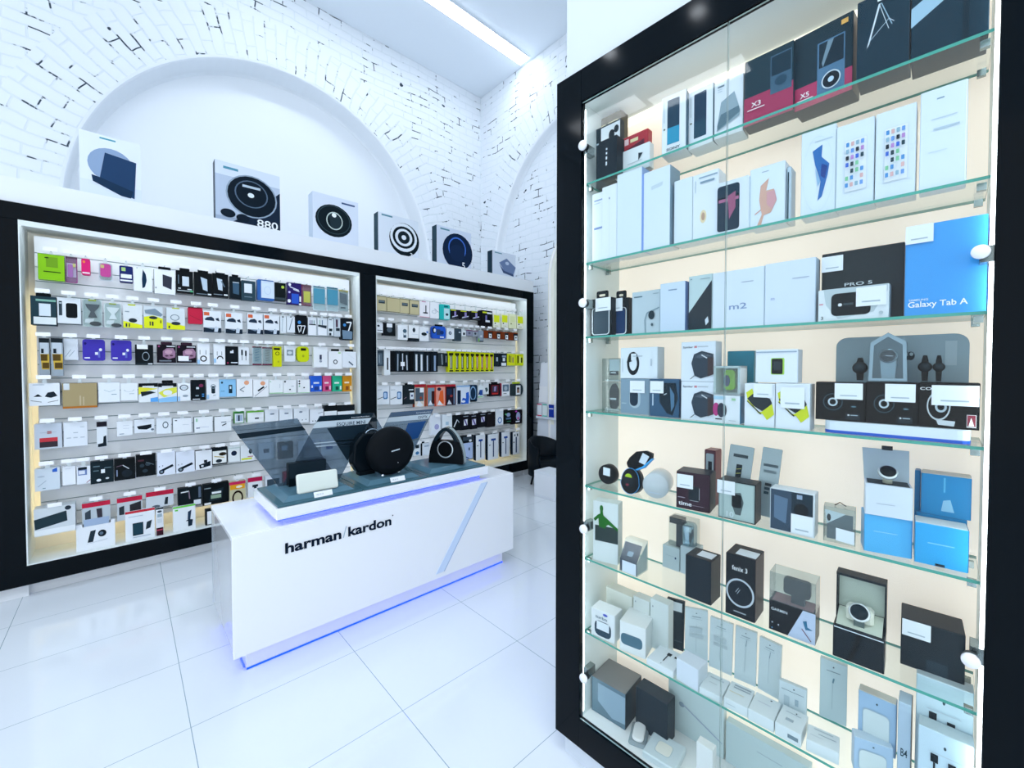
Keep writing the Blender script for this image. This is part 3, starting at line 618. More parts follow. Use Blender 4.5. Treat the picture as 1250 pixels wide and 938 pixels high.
ZL = [at_y(px, py, 4.13).z for px, py in ((57, 306), (50, 357), (114.5, 412.5), (96, 462), (91, 513.7), (91.5, 564), (118, 610.6))]
ROWN = ['top', 'second', 'third', 'fourth', 'fifth', 'sixth', 'seventh', 'bottom']
LEFT = [
[(46, 311, 79, 342, '86c400', 'lime green flat box with black edge', [R_(.3, .1, .75, .5, '6c9e08'), R_(.2, .66, .85, .70, '25480c'), R_(.25, .12, .4, .16, '203a0c')], dict(side=K_)),
 (79.3, 313, 94.6, 345, '9c3f86', 'purple capsule blister pack', [R_(0, 0, 1, .08, '5c1a4c'), R_(.1, .25, .9, .78, 'cdb6d6'), prod(Q(.2, .3, .62, .8, .18, 'b765b8'), Q(.62, .26, .85, .4, .08, 'e2d27a'))], dict(clear=True)),
 (99, 316, 110.4, 335.5, 'd8136f', 'small magenta capsule pack', [R_(.1, .84, .95, .93, 'f0dfe8'), E(.3, .2, .15, .08, 'e8823c')], dict(round=.25)),
 (120, 321, 137.5, 342.5, 'dfe6ee', 'magenta phone case in clear blister', [prod(Q(.12, .05, .88, .78, .2, 'e3109b'), R_(.15, .12, .4, .3, 'e6c97a')), R_(.05, .82, .95, .95, 'f8fafc')], dict(clear=True)),
 (145.6, 325, 162.5, 345, '1e2a66', 'navy pack with white label', [R_(.1, .5, .9, .74, 'eef2f6'), R_(.05, .84, .95, .93, 'eef2f6'), R_(.15, .1, .45, .32, 'a8cf7c')], dict(round=.12)),
 (162.8, 326, 186, 355.7, W_, 'white box picturing a phone side-on', [Pn([(.5, .1), (.66, .3), (.7, .55), (.6, .82), (.46, .88), (.44, .5)], '12304a'), R_(.16, .05, .22, .08, '8a98a6')], dict()),
 (188, 329.5, 214, 359, W_, 'white box with dark tablet square', [Pn([(.4, .2), (.85, .28), (.82, .8), (.4, .68)], '343846'), R_(.05, .74, .1, .8, '5b6770')], dict(side='24414f', tab=K_)),
 (215, 331, 236, 358, K_, 'black box with white square and green mark', [R_(.35, .25, .75, .68, 'cfdce6'), R_(.1, .2, .16, .6, '5f7584'), R_(.05, .88, .9, .91, 'c7d3da'), R_(.8, .86, 1, .93, '4fae7a'), R_(.1, .78, .25, .82, 'dfe8ee'), R_(.65, .8, .9, .84, 'dfe8ee')], dict(tab=K_)),
 (237, 333, 259, 361, K_, 'black box with pale slanted panel', [Pn([(.35, .2), (.72, .28), (.74, .8), (.48, .74)], 'b9ccdc'), R_(.1, .92, .7, .95, '6f808c'), R_(.75, .9, .95, .96, 'dfe8ee')], dict(tab=K_)),
 (259.5, 334.5, 279, 363, K_, 'black box with pale panel and hand', [Pn([(.25, .2), (.6, .24), (.62, .72), (.34, .68)], 'c2d2e0'), L_(.55, .3, .75, .55, .08, '5f7586'), R_(.05, .88, .6, .91, '8898a4'), R_(.7, .86, .95, .92, 'dfe8ee')], dict(tab=K_)),
 (280.5, 338, 294, 365, '101b22', 'narrow black box with slate panel', [Pn([(.25, .25), (.85, .28), (.85, .8), (.28, .76)], '35566e'), R_(.25, .24, .85, .28, 'b9c8d2')], dict(tab=K_)),
 (294.5, 343, 312, 367, '2c4450', 'dark grey pack with white square', [R_(.2, .15, .75, .62, 'e3ebf1'), R_(.2, .8, .75, .84, '6f8794')], dict(round=.06)),
 (314, 342, 335, 367, '2a5fa8', 'blue-sided pack behind white panel', [R_(.22, .05, 1, .88, 'd5e4f4'), G(.6, .5, .2, .2, .1, 'b4c8e2')], dict(round=.1)),
 (335.5, 345.6, 349, 367.5, '0f181b', 'black pack with lime dot', [E(.72, .22, .14, .08, 'b5cf4a'), R_(0, .82, 1, .95, '3a464c')], dict()),
 (351, 345.6, 368, 372, '2b1f66', 'violet box with white discs', [R_(.28, .5, .8, .95, '2456c4'), E(.15, .1, .1, .07, W_), E(.1, .85, .12, .08, W_), R_(.85, .6, .97, .85, W_), L_(.15, .2, .8, .32, .07, 'dfe3f4'), L_(.4, .3, .85, .38, .07, 'dfe3f4'), E(.12, .45, .08, .05, 'c9c3ea'), E(.9, .97, .1, .05, W_)], dict()),
 (368.7, 347.5, 381, 373, '93375c', 'maroon pack around a yellow case', [prod(R_(.2, .32, .85, .85, 'd9d23c')), R_(0, 0, 1, .12, '6c1f44')], dict(clear=True)),
 (382.4, 349.5, 398, 379, 'd9e8ef', 'first cyan-topped case pack', [prod(R_(.06, .1, .94, .72, '2a9fc0')), R_(.06, 0, .94, .06, '1c7a92'), E(.45, .5, .15, .08, 'cfe6ee'), R_(.15, .35, .5, .38, 'cfe6ee'), R_(.2, .8, .7, .82, 'a8bcc6')], dict(clear=True)),
 (399, 350.7, 414, 380, 'd9e8ef', 'second cyan-topped case pack', [prod(R_(.06, .1, .94, .74, '279bbd')), R_(.06, 0, .94, .07, '1c7a92'), E(.7, .28, .1, .06, '14404e'), R_(.15, .3, .5, .33, 'cfe6ee'), R_(.2, .8, .7, .82, 'a8bcc6')], dict(clear=True)),
 (414.5, 354, 426, 380, 'b7c2c8', 'clear grey pack with yellow top', [R_(0, 0, 1, .1, 'c9b45a'), prod(Pn([(.1, .15), (.8, .2), (.85, .7), (.15, .6)], '5a6a74')), R_(.2, .8, .7, .88, '4b5a62')], dict(clear=True))],
[(37, 362, 69, 397, '27404a', 'dark open box with white square', [R_(.2, .1, 1, .17, '7fb6a6'), R_(.32, .25, .78, .68, 'dbe8f0'), R_(.1, .72, 1, .97, 'e3ecec')], dict(side='0a1216', tab=K_, d=.08)),
 (69.7, 364, 99, 395, 'dfe7ec', 'grey box with rounded black square', [Q(.36, .2, .85, .78, .1, '0c1519'), R_(.06, .14, .2, .7, '33424c'), R_(.08, .2, .18, .24, 'c9d4da')], dict()),
 (100, 365.5, 125, 399, 'c9d6d6', 'clear pack with dark hourglass mount', [R_(.3, 0, .7, .06, 'c3d31e'), prod(*hourg('3a4a54'), E(.65, .88, .3, .08, '22303a')), Pn([(.15, .72), (.6, .68), (.5, .88), (.1, .85)], 'eef3f6')], dict(clear=True)),
 (126.6, 370, 148.5, 400, 'd6e0e0', 'clear pack with white hourglass mount', [R_(.3, 0, .7, .06, 'c3d31e'), prod(*hourg('f2f6f8'), E(.7, .9, .3, .08, '22303a')), Pn([(.15, .72), (.6, .68), (.5, .88), (.1, .85)], 'eef3f6')], dict(clear=True)),
 (150, 371.7, 174, 400.5, 'dfe6e8', 'pale mount pack with yellow foot', [R_(.25, 0, .65, .06, 'c3d31e'), Pn([(0, .72), (1, .86), (1, 1), (0, 1)], 'e3ea12'), E(.5, .68, .22, .09, '26323a'), R_(.12, .82, .2, .96, '26323a'), R_(.28, .82, .34, .96, '26323a'), R_(.1, .3, .32, .34, '9aabb4')], dict(n='mount_pack')),
 (175, 374, 199, 401, 'd3dde2', 'pale mount pack with half yellow front', [Pn([(.05, .2), (.6, .1), (1, .35), (.9, .45), (.1, .35)], '7f93a2'), Pn([(.02, .5), (.5, .42), (1, .55), (1, 1), (.02, 1)], 'e3ea12'), E(.5, .52, .22, .07, '26323a'), R_(.3, .7, .36, .88, '26323a'), R_(.42, .7, .5, .88, '26323a'), R_(.85, .62, .92, .75, '7a7f14')], dict(n='mount_pack')),
 (203, 376, 226, 402.5, 'dbe4e8', 'pale mount pack with slanted yellow band', [R_(.3, 0, .7, .05, 'c3d31e'), G(.45, .45, .25, .14, .2, '6f8290'), Pn([(0, .68), (1, .82), (1, 1), (0, 1)], 'e3ea12'), E(.5, .72, .25, .08, '26323a'), R_(.1, .84, .18, .95, '26323a')], dict(n='mount_pack')),
 (229.6, 375.5, 247.5, 395.5, 'c9173f', 'small red pouch', [R_(0, 0, .95, .06, '7c0f2c'), L_(.1, .5, .9, .8, .05, 'a50f33')], dict(round=.1, n='pouch', c='pouch')),
 (248, 380, 270, 406, 'e9eff5', 'first dash camera box with orange label', cars, dict(n='camera_box')),
 (275, 382, 296, 407.5, 'e9eff5', 'second dash camera box with orange label', cars, dict(n='camera_box')),
 (302, 383, 321, 408, 'e9eff5', 'third dash camera box with orange label', cars, dict(n='camera_box')),
 (322, 384, 341, 408.5, 'e9eff5', 'fourth dash camera box with orange label', cars, dict(n='camera_box')),
 (342, 386.5, 349.5, 407, 'dfe8ee', 'slim white stylus pack beside the cameras', [L_(.4, .1, .3, .9, .12, 'b7c6d0'), R_(.3, 0, .6, .06, '22303a')], dict(n='stylus_pack')),
 (350, 386.5, 360, 406, 'e3ebf1', 'white pack with one grey stylus', [L_(.7, .12, .3, .85, .1, '6f8290'), R_(.4, 0, .6, .06, '22303a')], dict(n='stylus_pack')),
 (361, 385, 375, 408.5, '0d151c', 'black pouch with white numeral lines', gopro, dict(round=.15)),
 (376, 388, 386.6, 409.6, 'dfe7ee', 'white pack with coloured nibs, left', [R_(.1, .4, .9, .98, 'eef3f8'), R_(.2, .15, .28, .4, '6c5a8a'), R_(.42, .15, .5, .4, '2c4a6a'), R_(.65, .15, .73, .4, '4a8a7a'), R_(.1, .36, .9, .42, '26323c')], dict()),
 (387.5, 388.5, 399.5, 409.6, 'dfe7ee', 'white pack with coloured nibs, right', [R_(.1, .5, .9, .98, 'eef3f8'), R_(.2, .12, .28, .4, '8ab0a0'), R_(.45, .12, .53, .4, '55789a'), Pn([(.05, .4), (.95, .42), (.9, .6), (.05, .5)], '2a3640')], dict()),
 (400.3, 389, 407, 409.6, 'dfe8ee', 'slim white pack with dark studs', [R_(.2, .6, .8, .76, '1c2830'), R_(.2, .05, .7, .1, '4a5a66'), R_(.2, .85, .6, 1, '2a3844')], dict()),
 (407.6, 388, 415.5, 411, 'c6d1da', 'slim grey pack with maroon stripe', [R_(.3, .1, .6, .5, '4a2c44'), R_(.3, .55, .9, .7, '22303c')], dict()),
 (416, 388.5, 431, 415.4, '101820', 'black pouch with white seven', [L_(.45, .2, .85, .18, .1, W_), L_(.85, .18, .6, .62, .1, W_), E(.3, .32, .12, .07, '3f8fd6'), Pn([(.1, .55), (.95, .6), (.9, .95), (.15, .95)], '6f8ba4')], dict(round=.12))],
[(47.3, 413, 61, 459, '9aa7b2', 'tall grey pack with gold phone, left', [R_(0, 0, 1, .12, '1c262c'), R_(.1, .12, .9, .42, 'c3ced8'), Pn([(.1, .42), (.98, .42), (.98, .83), (.25, .83)], 'c9a83c'), R_(.15, .43, .8, .6, '5a451c'), R_(.3, .65, .95, .8, '5a451c'), R_(.2, .28, .45, .4, '18242c')], dict(n='phone_case_pack')),
 (61.8, 413, 77.5, 459, '9aa7b2', 'tall grey pack with gold phone, right', [R_(0, 0, 1, .12, '1c262c'), R_(.1, .12, .9, .42, 'c3ced8'), Pn([(.1, .42), (.98, .42), (.98, .83), (.25, .83)], 'c9a83c'), R_(.15, .43, .8, .6, '5a451c'), R_(.3, .65, .95, .8, '5a451c'), R_(.2, .28, .45, .4, '18242c')], dict(n='phone_case_pack', hang=False)),
 (77.8, 414, 95.5, 439.5, 'e6eef4', 'white pack with two grey strokes', [L_(.1, .85, .5, .5, .04, '9fb0bc'), L_(.35, .85, .75, .55, .04, '9fb0bc')], dict(y=4.20)),
 (100.4, 414.5, 128.4, 440.5, '3a2ea8', 'left violet-blue rounded pack', [R_(.08, .84, .32, .9, 'dfe3f6'), E(.8, .48, .07, .07, 'e8edf8'), R_(.55, .6, .68, .72, 'e8edf8'), E(.12, .2, .06, .06, '221a70'), R_(.68, .55, .78, .85, '5f6ac0')], dict(round=.14, n='phone_case_pack')),
 (135, 415.6, 161, 440.7, '3a2ea8', 'right violet-blue rounded pack', [R_(.08, .84, .32, .9, 'dfe3f6'), E(.8, .48, .07, .07, 'e8edf8'), R_(.55, .6, .68, .72, 'e8edf8'), E(.12, .2, .06, .06, '221a70'), R_(.68, .55, .78, .85, '5f6ac0')], dict(round=.14, n='phone_case_pack')),
 (164.7, 421, 187.4, 445.5, '0d151a', 'black box with silver cable loop', [G(.58, .58, .2, .22, .15, '9fb0bc'), R_(.0, .92, 1, .95, '2a3a44'), R_(.7, .93, .95, .98, 'e3ebf1')], dict(stick=(.1, .0, .7, .22))),
 (191.6, 421, 215, 443, '15101a', 'left black box with pink lips picture', pinkface, dict(tab='3a2434')),
 (216, 421.8, 239.6, 443, '15101a', 'right black box with pink picture and sticker', pinkface, dict(tab='3a2434', stick=(.05, .62, .6, .9))),
 (240.6, 420, 256, 445, 'edf2f7', 'white box with coiled black cable', cable, dict(n='cable_box')),
 (260.7, 420.5, 275, 445.4, 'edf2f7', 'white box with curved black cable', [G(.55, .74, .3, .18, .3, '141c22'), R_(.2, .72, .9, 1, 'edf2f7'), L_(.3, .35, .3, .55, .04, '5a6a74'), L_(.7, .35, .7, .55, .04, '5a6a74'), R_(0, .7, .2, .9, '9fcdf2')], dict(n='cable_box')),
 (275.4, 423, 291, 446, '0f161c', 'black phone box with small white lights', [R_(.35, .25, .5, .36, 'dfe6ee'), R_(.5, .2, .62, .36, 'dfe6ee'), R_(.4, .84, .95, .89, 'dfe6ee'), E(.15, .88, .08, .05, 'a0305a')], dict()),
 (291, 424, 304, 445.5, 'e8eef3', 'white box with two black plugs', [R_(.25, .15, .42, .45, '26323c'), L_(.33, .45, .33, .75, .05, '26323c'), R_(.62, .2, .78, .5, '26323c'), L_(.7, .5, .7, .75, .05, '26323c')], dict(n='cable_box')),
 (308.6, 423, 320.2, 446, 'c3d3dc', 'left maroon-edged spring blister', [R_(0, 0, 1, .08, '7c2044'), R_(0, .92, 1, 1, '7c2044'), prod(*[L_(.25, .2+.14*k, .7, .14+.14*k, .05, '5f8ca6') for k in range(5)])], dict(clear=True)),
 (320.7, 424, 333, 446, 'c9cfd2', 'right maroon-edged spring blister', [R_(0, 0, 1, .08, '7c2044'), R_(0, .92, 1, 1, '7c2044'), prod(*[L_(.3, .2+.14*k, .7, .16+.14*k, .05, '8f8a84') for k in range(5)])], dict(clear=True)),
 (333.3, 423, 344, 448, 'd3d800', 'tall yellow pack with smiling face', [R_(.1, .08, .8, .18, '1a1e0c'), G(.5, .35, .25, .09, .3, '3c3f10'), E(.6, .75, .1, .05, 'b0b21a')], dict(round=.1)),
 (347, 422.4, 360.4, 441.6, 'e3eaf0', 'white pack with grey coiled lead', [R_(.22, .25, .82, .62, '8697a2'), E(.5, .44, .2, .1, 'd3dde4')], dict()),
 (362.7, 423, 377.3, 442, 'd0dc00', 'rounded yellow-green case', [R_(.3, .12, .75, .28, '1a1e0c'), E(.5, .62, .1, .08, 'a5ae0c')], dict(round=.35, n='phone_case')),
 (382.8, 424, 399.8, 448.6, 'eff4f8', 'white box with small dark charger', [R_(.42, .38, .58, .62, '3a3f5a'), E(.5, .7, .1, .06, '9aa4b4')], dict(n='charger_box')),
 (401, 429, 417.7, 450.6, 'f1f5f9', 'white box with tiny dark square outline', [G(.5, .6, .16, .13, .4, '26323c'), R_(.7, .06, .9, .12, '9fd17a')], dict(tab=K_)),
 (418, 429.4, 435, 449, 'e9eff6', 'white box with angled dark plug', [L_(.45, .62, .75, .85, .09, '2c4a62'), L_(.4, .2, .95, .5, .01, 'b9c6d0')], dict(tab=K_))],
[(35, 468, 73.4, 495.4, 'eaf0f5', 'white box with two small black devices', [Pn([(.14, .6), (.28, .48), (.42, .6)], '121c24'), Pn([(.5, .6), (.6, .42), (.8, .38), (.92, .58), (.7, .66)], '1a2630'), L_(.05, .76, .4, .84, .02, '24343e'), L_(.6, .86, .95, .78, .02, '24343e'), R_(.12, .06, .5, .08, '9db0bc')], dict(d=.07)),
 (76, 468, 118.7, 498.4, 'a8976e', 'wide tan wooden box', [R_(0, .92, 1, 1, 'b06a1c'), R_(.03, 0, .2, .26, 'd5dde2'), R_(.48, .5, .53, .9, 'c0b291'), R_(.58, .55, .62, .9, 'c0b291')], dict(d=.09, side='10181c', n='wooden_box')),
 (120, 467, 146.5, 491, 'e9f0f5', 'white box with pale folded line', [L_(.25, .38, .5, .48, .02, '8fb0b8'), L_(.5, .48, .8, .38, .02, '8fb0b8'), R_(.6, .6, .85, .63, '6f94a0')], dict()),
 (147.2, 468, 168, 489, 'ecf2f6', 'white box with thin curved line', [G(.5, .4, .3, .1, .12, '9fb4be'), R_(.2, .3, .8, .38, 'ecf2f6'), R_(.5, .6, .8, .63, '9fb4be')], dict()),
 (169, 468, 193, 491, 'e8eef2', 'left black-topped yellow and blue pack', [R_(0, 0, 1, .2, '0d151a'), Pn([(0, .2), (1, .3), (.4, .42), (0, .6)], 'e6e23c'), Pn([(.1, .45), (.6, .42), (.9, .5), (.45, .62), (.15, .7)], '1c262e'), Pn([(.6, .8), (1, .75), (1, 1), (.6, 1)], '58a6ea'), R_(.2, .14, .8, .22, 'dfe6ea')], dict()),
 (193, 468, 216, 491, 'e8eef2', 'right black-topped yellow and blue pack', [R_(0, 0, 1, .2, '0d151a'), Pn([(0, .5), (.4, .3), (1, .22), (1, .5), (.3, .75)], 'dfe44a'), E(.5, .5, .25, .14, 'e8eef0'), Pn([(0, .8), (1, .7), (1, 1), (0, 1)], '8cc4f0'), R_(.2, .14, .8, .2, 'dfe6ea')], dict(tab=K_)),
 (216.6, 468, 232.6, 489.6, 'edf2f6', 'white box with dark picture frame', [G(.5, .25, .34, .16, .25, '3a4a56'), R_(.3, .18, .7, .32, 'c9d4dc'), E(.6, .72, .22, .06, '8fa0ac'), R_(0, .75, .18, 1, 'a5cdf0')], dict()),
 (233, 464, 251, 489, '10191f', 'black pack with blue buttons', [R_(.35, .35, .55, .45, 'c6d2da'), E(.7, .28, .15, .08, '7a2a52'), R_(.3, .74, .52, .8, '8fa2b0'), R_(.75, .68, .9, .73, '3f8fd6'), R_(.75, .78, .9, .83, '3f8fd6'), R_(.1, .92, .6, .96, 'dfe6ec')], dict(round=.08)),
 (251.8, 462.7, 267.8, 488.3, 'edf2f7', 'white box with car charger', [Q(.38, .35, .68, .7, .1, '22303a'), G(.53, .36, .2, .1, .3, '7a8d9a'), R_(.5, .78, .72, .8, '22303a'), R_(0, .75, .2, .95, 'a5cdf0')], dict(n='charger_box')),
 (267.8, 463.4, 288, 484.5, '8fc8ef', 'light blue box with dark phone', [R_(.56, .32, .78, .8, '18303f'), R_(.62, .4, .72, .55, 'cfe4ee'), R_(.08, .66, .3, .69, '3a76a0'), E(.15, .18, .06, .06, '1c3a4c')], dict()),
 (288.7, 462.7, 308.5, 484.5, 'f2f5f8', 'white box with orange oval and grey clip', oval+[L_(.2, .6, .5, .45, .06, '6f808c'), L_(.2, .6, .45, .72, .05, '6f808c')], dict()),
 (309, 463.5, 328, 484.8, 'f2f5f8', 'white box with orange oval and black pen', oval+[L_(.3, .65, .7, .42, .12, '1c262e'), L_(.1, .95, .9, .4, .03, '5f7080')], dict()),
 (328.4, 464, 345.7, 480.7, 'eff4f6', 'white box with green lower edge', [R_(0, .93, 1, 1, 'a6d6a8'), R_(.75, .3, .78, .6, 'c3ccd4'), R_(.05, .08, .15, .14, 'a6d6a8')], dict()),
 (346, 464, 361.7, 480.7, 'f0f4f7', 'white box with one dark dot', [R_(0, .95, 1, 1, 'a6d6a8'), E(.12, .12, .07, .07, '26323c'), E(.5, .7, .07, .05, '26323c'), R_(.6, .45, .8, .48, '9aa8b4')], dict()),
 (363.6, 463.5, 378.3, 480, 'f0f4f7', 'white box with stacked dark dots', [R_(0, .95, 1, 1, 'a6d6a8'), E(.12, .12, .07, .06, '26323c'), E(.12, .3, .07, .06, '26323c'), E(.12, .48, .06, .05, '6ab58a'), E(.5, .6, .07, .05, '26323c')], dict()),
 (379.2, 459, 393, 478.3, '1d5fd6', 'blue memory pack', [R_(.25, .4, .75, .5, 'dfe8f6'), R_(.3, .68, .7, .92, '1a3c8c'), R_(.8, .65, .95, .88, 'dfe8f6'), R_(.05, .6, .18, .75, 'dfe8f6')], dict(n='memory_card_pack')),
 (394, 459, 404.3, 478, 'd84f86', 'pink memory pack', [R_(.2, .4, .7, .5, 'f4dfe8'), R_(.3, .68, .65, .9, '6c1f44'), R_(.78, .65, .93, .88, 'f4dfe8')], dict(n='memory_card_pack')),
 (405.8, 459, 417.4, 478, '22b58c', 'green memory pack', [R_(.2, .4, .7, .5, 'dff4ec'), R_(.32, .68, .65, .9, '0f5a48'), R_(.78, .65, .95, .88, 'dff4ec')], dict(n='memory_card_pack')),
 (418.2, 459, 429.5, 478, 'd08c10', 'amber memory pack', [R_(.2, .38, .7, .48, 'f6ead0'), R_(.32, .66, .65, .9, '8a4c0c'), R_(.8, .65, .95, .88, 'f6ead0')], dict(n='memory_card_pack'))],
[(41.5, 517.5, 76, 548, 'c6d0dc', 'grey box with red and black bar', [R_(.18, .56, .84, .72, 'c93440'), R_(.18, .72, .84, .94, '3a3038'), R_(.46, .3, .62, .4, 'a8423a'), R_(.2, .34, .8, .36, 'aeb9c6')], dict(d=.07)),
 (77.4, 515.6, 107, 545, 'e3eaf1', 'pale grey box with faint print', [R_(.4, .42, .6, .45, 'aab6c2'), R_(.12, .62, .3, .66, 'b8c3ce'), R_(.4, .62, .58, .66, 'b8c3ce'), R_(.7, .62, .88, .66, 'b8c3ce'), R_(.7, .2, .88, .22, 'aab6c2')], dict()),
 (117.7, 515, 131, 545.7, 'dfe6ec', 'slim white pack with black ends', [R_(0, 0, 1, .2, '1f1c26'), Pn([(.1, .88), (.6, .85), (.65, .6), (.9, .55), (.95, .98), (.1, 1)], '16222c')], dict()),
 (142.6, 514.3, 161.8, 532, 'eaf0f5', 'small white box with short lines', [R_(.4, .3, .8, .32, 'b0bcc8'), R_(.4, .5, .8, .52, 'b0bcc8'), R_(.15, .85, .45, .9, '8fa0b0')], dict()),
 (163.7, 512, 188.6, 528.4, 'e3eaf1', 'white box with black curved glasses', [Pn([(.12, .5), (.85, .4), (.85, .65), (.6, .78), (.2, .72)], '0f1a22'), E(.9, .8, .08, .08, '5f7080')], dict(side='3f5a66')),
 (190.5, 510.5, 209, 529.7, 'e6edf3', 'white box with dark cable loop', [G(.62, .45, .2, .22, .3, '3f5560')], dict()),
 (211, 510.5, 234, 528.4, 'eef3f7', 'white box with black side edge', [R_(.1, .12, .22, .18, '26323c'), R_(.5, .45, .85, .47, 'aebcc8')], dict(side='3f5a62')),
 (237, 509, 259.6, 527.8, 'eff4f7', 'white box with green side and rule', [R_(.1, .68, .3, .74, '4a5a80'), R_(.3, .66, .8, .68, 'a9b4d0'), R_(.08, .1, .18, .3, '9fd1b0')], dict(side='2c5a52')),
 (261.5, 508.6, 282.6, 526.5, 'eef3f7', 'white box with two dark leads', [L_(.4, .4, .7, .38, .05, '3a4a5a'), L_(.45, .62, .7, .5, .07, '26323c'), L_(.7, .4, 1, .35, .015, '9aa8b4')], dict(side='24483c')),
 (285.8, 502.8, 298, 517, '35803c', 'small green box with photo', [R_(.06, .16, .94, .95, 'e3eaf0'), R_(.2, .3, .85, .8, 'a9bcd4'), R_(.4, .3, .55, .8, '22303c')], dict(side='5fae3c')),
 (301.8, 502, 322, 515.5, 'eef3f5', 'white box on green backing', [R_(0, 0, 1, .12, '6ab53c'), R_(.45, .6, .7, .72, '26323c'), R_(.7, .65, .95, .67, 'aebcc8')], dict(side='5fae3c')),
 (323.3, 499.8, 340, 514.5, 'e9eff5', 'first white earbud box', [E(.5, .4, .14, .06, '7f8fa0'), E(.62, .4, .08, .05, '5f7080')], dict(n='earphone_box')),
 (341, 499.8, 357.2, 514, 'e9eff5', 'second white earbud box', [E(.5, .36, .14, .06, '7f8fa0'), E(.62, .36, .08, .05, '5f7080')], dict(n='earphone_box')),
 (359, 498.6, 377, 516.5, 'e9eff5', 'third white earbud box', [E(.45, .25, .12, .06, '7f8fa0'), E(.3, .8, .04, .03, '3a4a58'), E(.55, .8, .04, .03, '3a4a58'), E(.8, .78, .04, .03, '3a4a58')], dict(n='earphone_box')),
 (378.3, 499.8, 395, 517, 'e9eff6', 'white box with row of dots', [E(.2, .82, .04, .04, '3a4a58'), E(.4, .82, .04, .04, '3a4a58'), E(.6, .82, .04, .04, '3a4a58'), L_(.6, .3, .95, .22, .03, '5a6488')], dict()),
 (395.6, 494.7, 411.3, 511, '12191e', 'left black-topped white pack', [R_(0, .45, 1, 1, 'e9eff4')], dict()),
 (412, 494.7, 433, 511, '12191e', 'right black-topped white pack', [R_(0, .45, 1, 1, 'e9eff4')], dict())],
[(42, 572, 73.5, 598.8, 'd3dfe8', 'pale blue box with blue triangle', [Pn([(.7, .08), (.9, 0), (.9, .2), (.7, .2)], '2a62c4'), L_(.12, .8, .45, .55, .03, 'a0b2c0'), R_(.3, .88, .42, .91, '5f8494'), E(.25, .35, .15, .04, 'b8c6d2')], dict(d=.07)),
 (76, 569.4, 92.7, 592.4, 'eaf0f6', 'plain white carton', [R_(.2, .12, .6, .14, 'c3ced8')], dict()),
 (93.4, 569.4, 110.6, 591, 'e6edf5', 'white box with blue-topped screen', [R_(.1, .05, .75, .2, '16222c'), R_(.1, .2, .75, .5, '6f86b8'), R_(.15, .24, .6, .44, 'dfe6f0'), L_(.7, .95, 1, .8, .05, '8c2434')], dict()),
 (110, 563, 139, 590, '16252c', 'black mounting kit box with pale square', [R_(.45, .38, .62, .55, 'e9f0f4'), R_(.12, .2, .4, .25, '5a7480'), R_(.12, .4, .36, .44, '5a7480'), R_(.6, .3, .9, .34, '5a7480'), E(.35, .85, .1, .06, 'e3ebf0'), E(.72, .8, .08, .04, 'c9d4da')], dict(d=.06)),
 (139, 560, 165.5, 586, '0e1418', 'black kit box with silver stick', [L_(.4, .3, .7, .5, .05, 'c6cfd8'), L_(.1, .35, .4, .3, .04, '6c5a6c'), R_(.1, .5, .16, .8, '7f90b0'), E(.6, .7, .25, .18, '1c262e')], dict()),
 (165.7, 555, 190.5, 581.5, '0e1418', 'black kit box with small grey fittings', [R_(.1, .22, .4, .3, '4a2c34'), E(.3, .5, .12, .08, '2c3a44'), E(.6, .45, .14, .08, '34424c'), E(.45, .75, .14, .08, '2c3a44'), L_(.5, .35, .9, .5, .03, '5f6f78')], dict()),
 (191.5, 552, 214, 580.2, 'e3eaf6', 'left lavender-white camera grip box', cam(), dict()),
 (214.8, 551.4, 237.8, 577, 'e3eaf6', 'right lavender-white camera grip box', cam(), dict()),
 (238.5, 550, 259, 573, 'eaeff5', 'white box with black car adapter', [Pn([(.2, .75), (.9, .6), (.9, .85), (.25, .95)], '16222c'), R_(.5, .52, .7, .66, '16222c'), E(.4, .82, .08, .05, 'dfe6ec')], dict(side='26343e')),
 (258.5, 546.3, 277.5, 567.4, '111a20', 'black-rimmed box with gold oval lens', [R_(.05, .2, .95, .92, 'eef2f0'), E(.7, .4, .25, .1, '2c2418'), L_(.15, .5, .8, .6, .06, 'b8a03c'), E(.45, .78, .2, .1, '2a3640')], dict()),
 (278.3, 545, 293, 564, 'e9f0f2', 'white box with dark lens disc', [E(.5, .45, .24, .16, '1c2c44'), R_(0, .1, 1, .13, 'b5d6cc')], dict()),
 (293.5, 543.8, 311, 563, 'e6ecf0', 'white box with yellow stripe and mount', [R_(.05, .8, .8, .9, 'd8e21c'), E(.7, .4, .12, .16, '24343c'), R_(.5, .7, .9, .75, 'c06f7c')], dict()),
 (316, 541, 334, 561, 'e3eaf2', 'white box behind the left acrylic sign', [R_(.3, .35, .7, .6, '3f5468')], dict()),
 (340, 540, 358, 560, '27343f', 'black box behind the left acrylic sign', [R_(.2, .2, .6, .5, '8fa4b8')], dict()),
 (364, 538, 386, 558, 'dfe6f0', 'white box behind the middle acrylic sign', [R_(.3, .35, .7, .6, '5f7488')], dict()),
 (392, 537, 412, 556, 'e6ecf4', 'white box with blue block behind the signs', [R_(.3, .35, .7, .6, '2c5aa0')], dict())],
[(41, 619, 92.5, 652, 'cfd8dd', 'wide grey box with black game pad', [Pn([(.0, .38), (.78, .2), (.8, .58), (.02, .75)], '243840'), R_(0, .78, 1, .98, 'e6edf1'), E(.82, .1, .08, .08, '2a3640')], dict(d=.10, y=4.135)),
 (99.8, 613, 135, 641, 'b8c4cc', 'red-topped mount pack', [R_(0, 0, 1, .2, 'c0153c'), Pn([(.1, .4), (.3, .3), (.3, .7), (.1, .7)], '3a4650'), Pn([(.5, .3), (.7, .3), (.72, .85), (.55, .85)], '3a3640'), R_(.05, .7, .95, 1, '9fb4d0')], dict(y=4.15)),
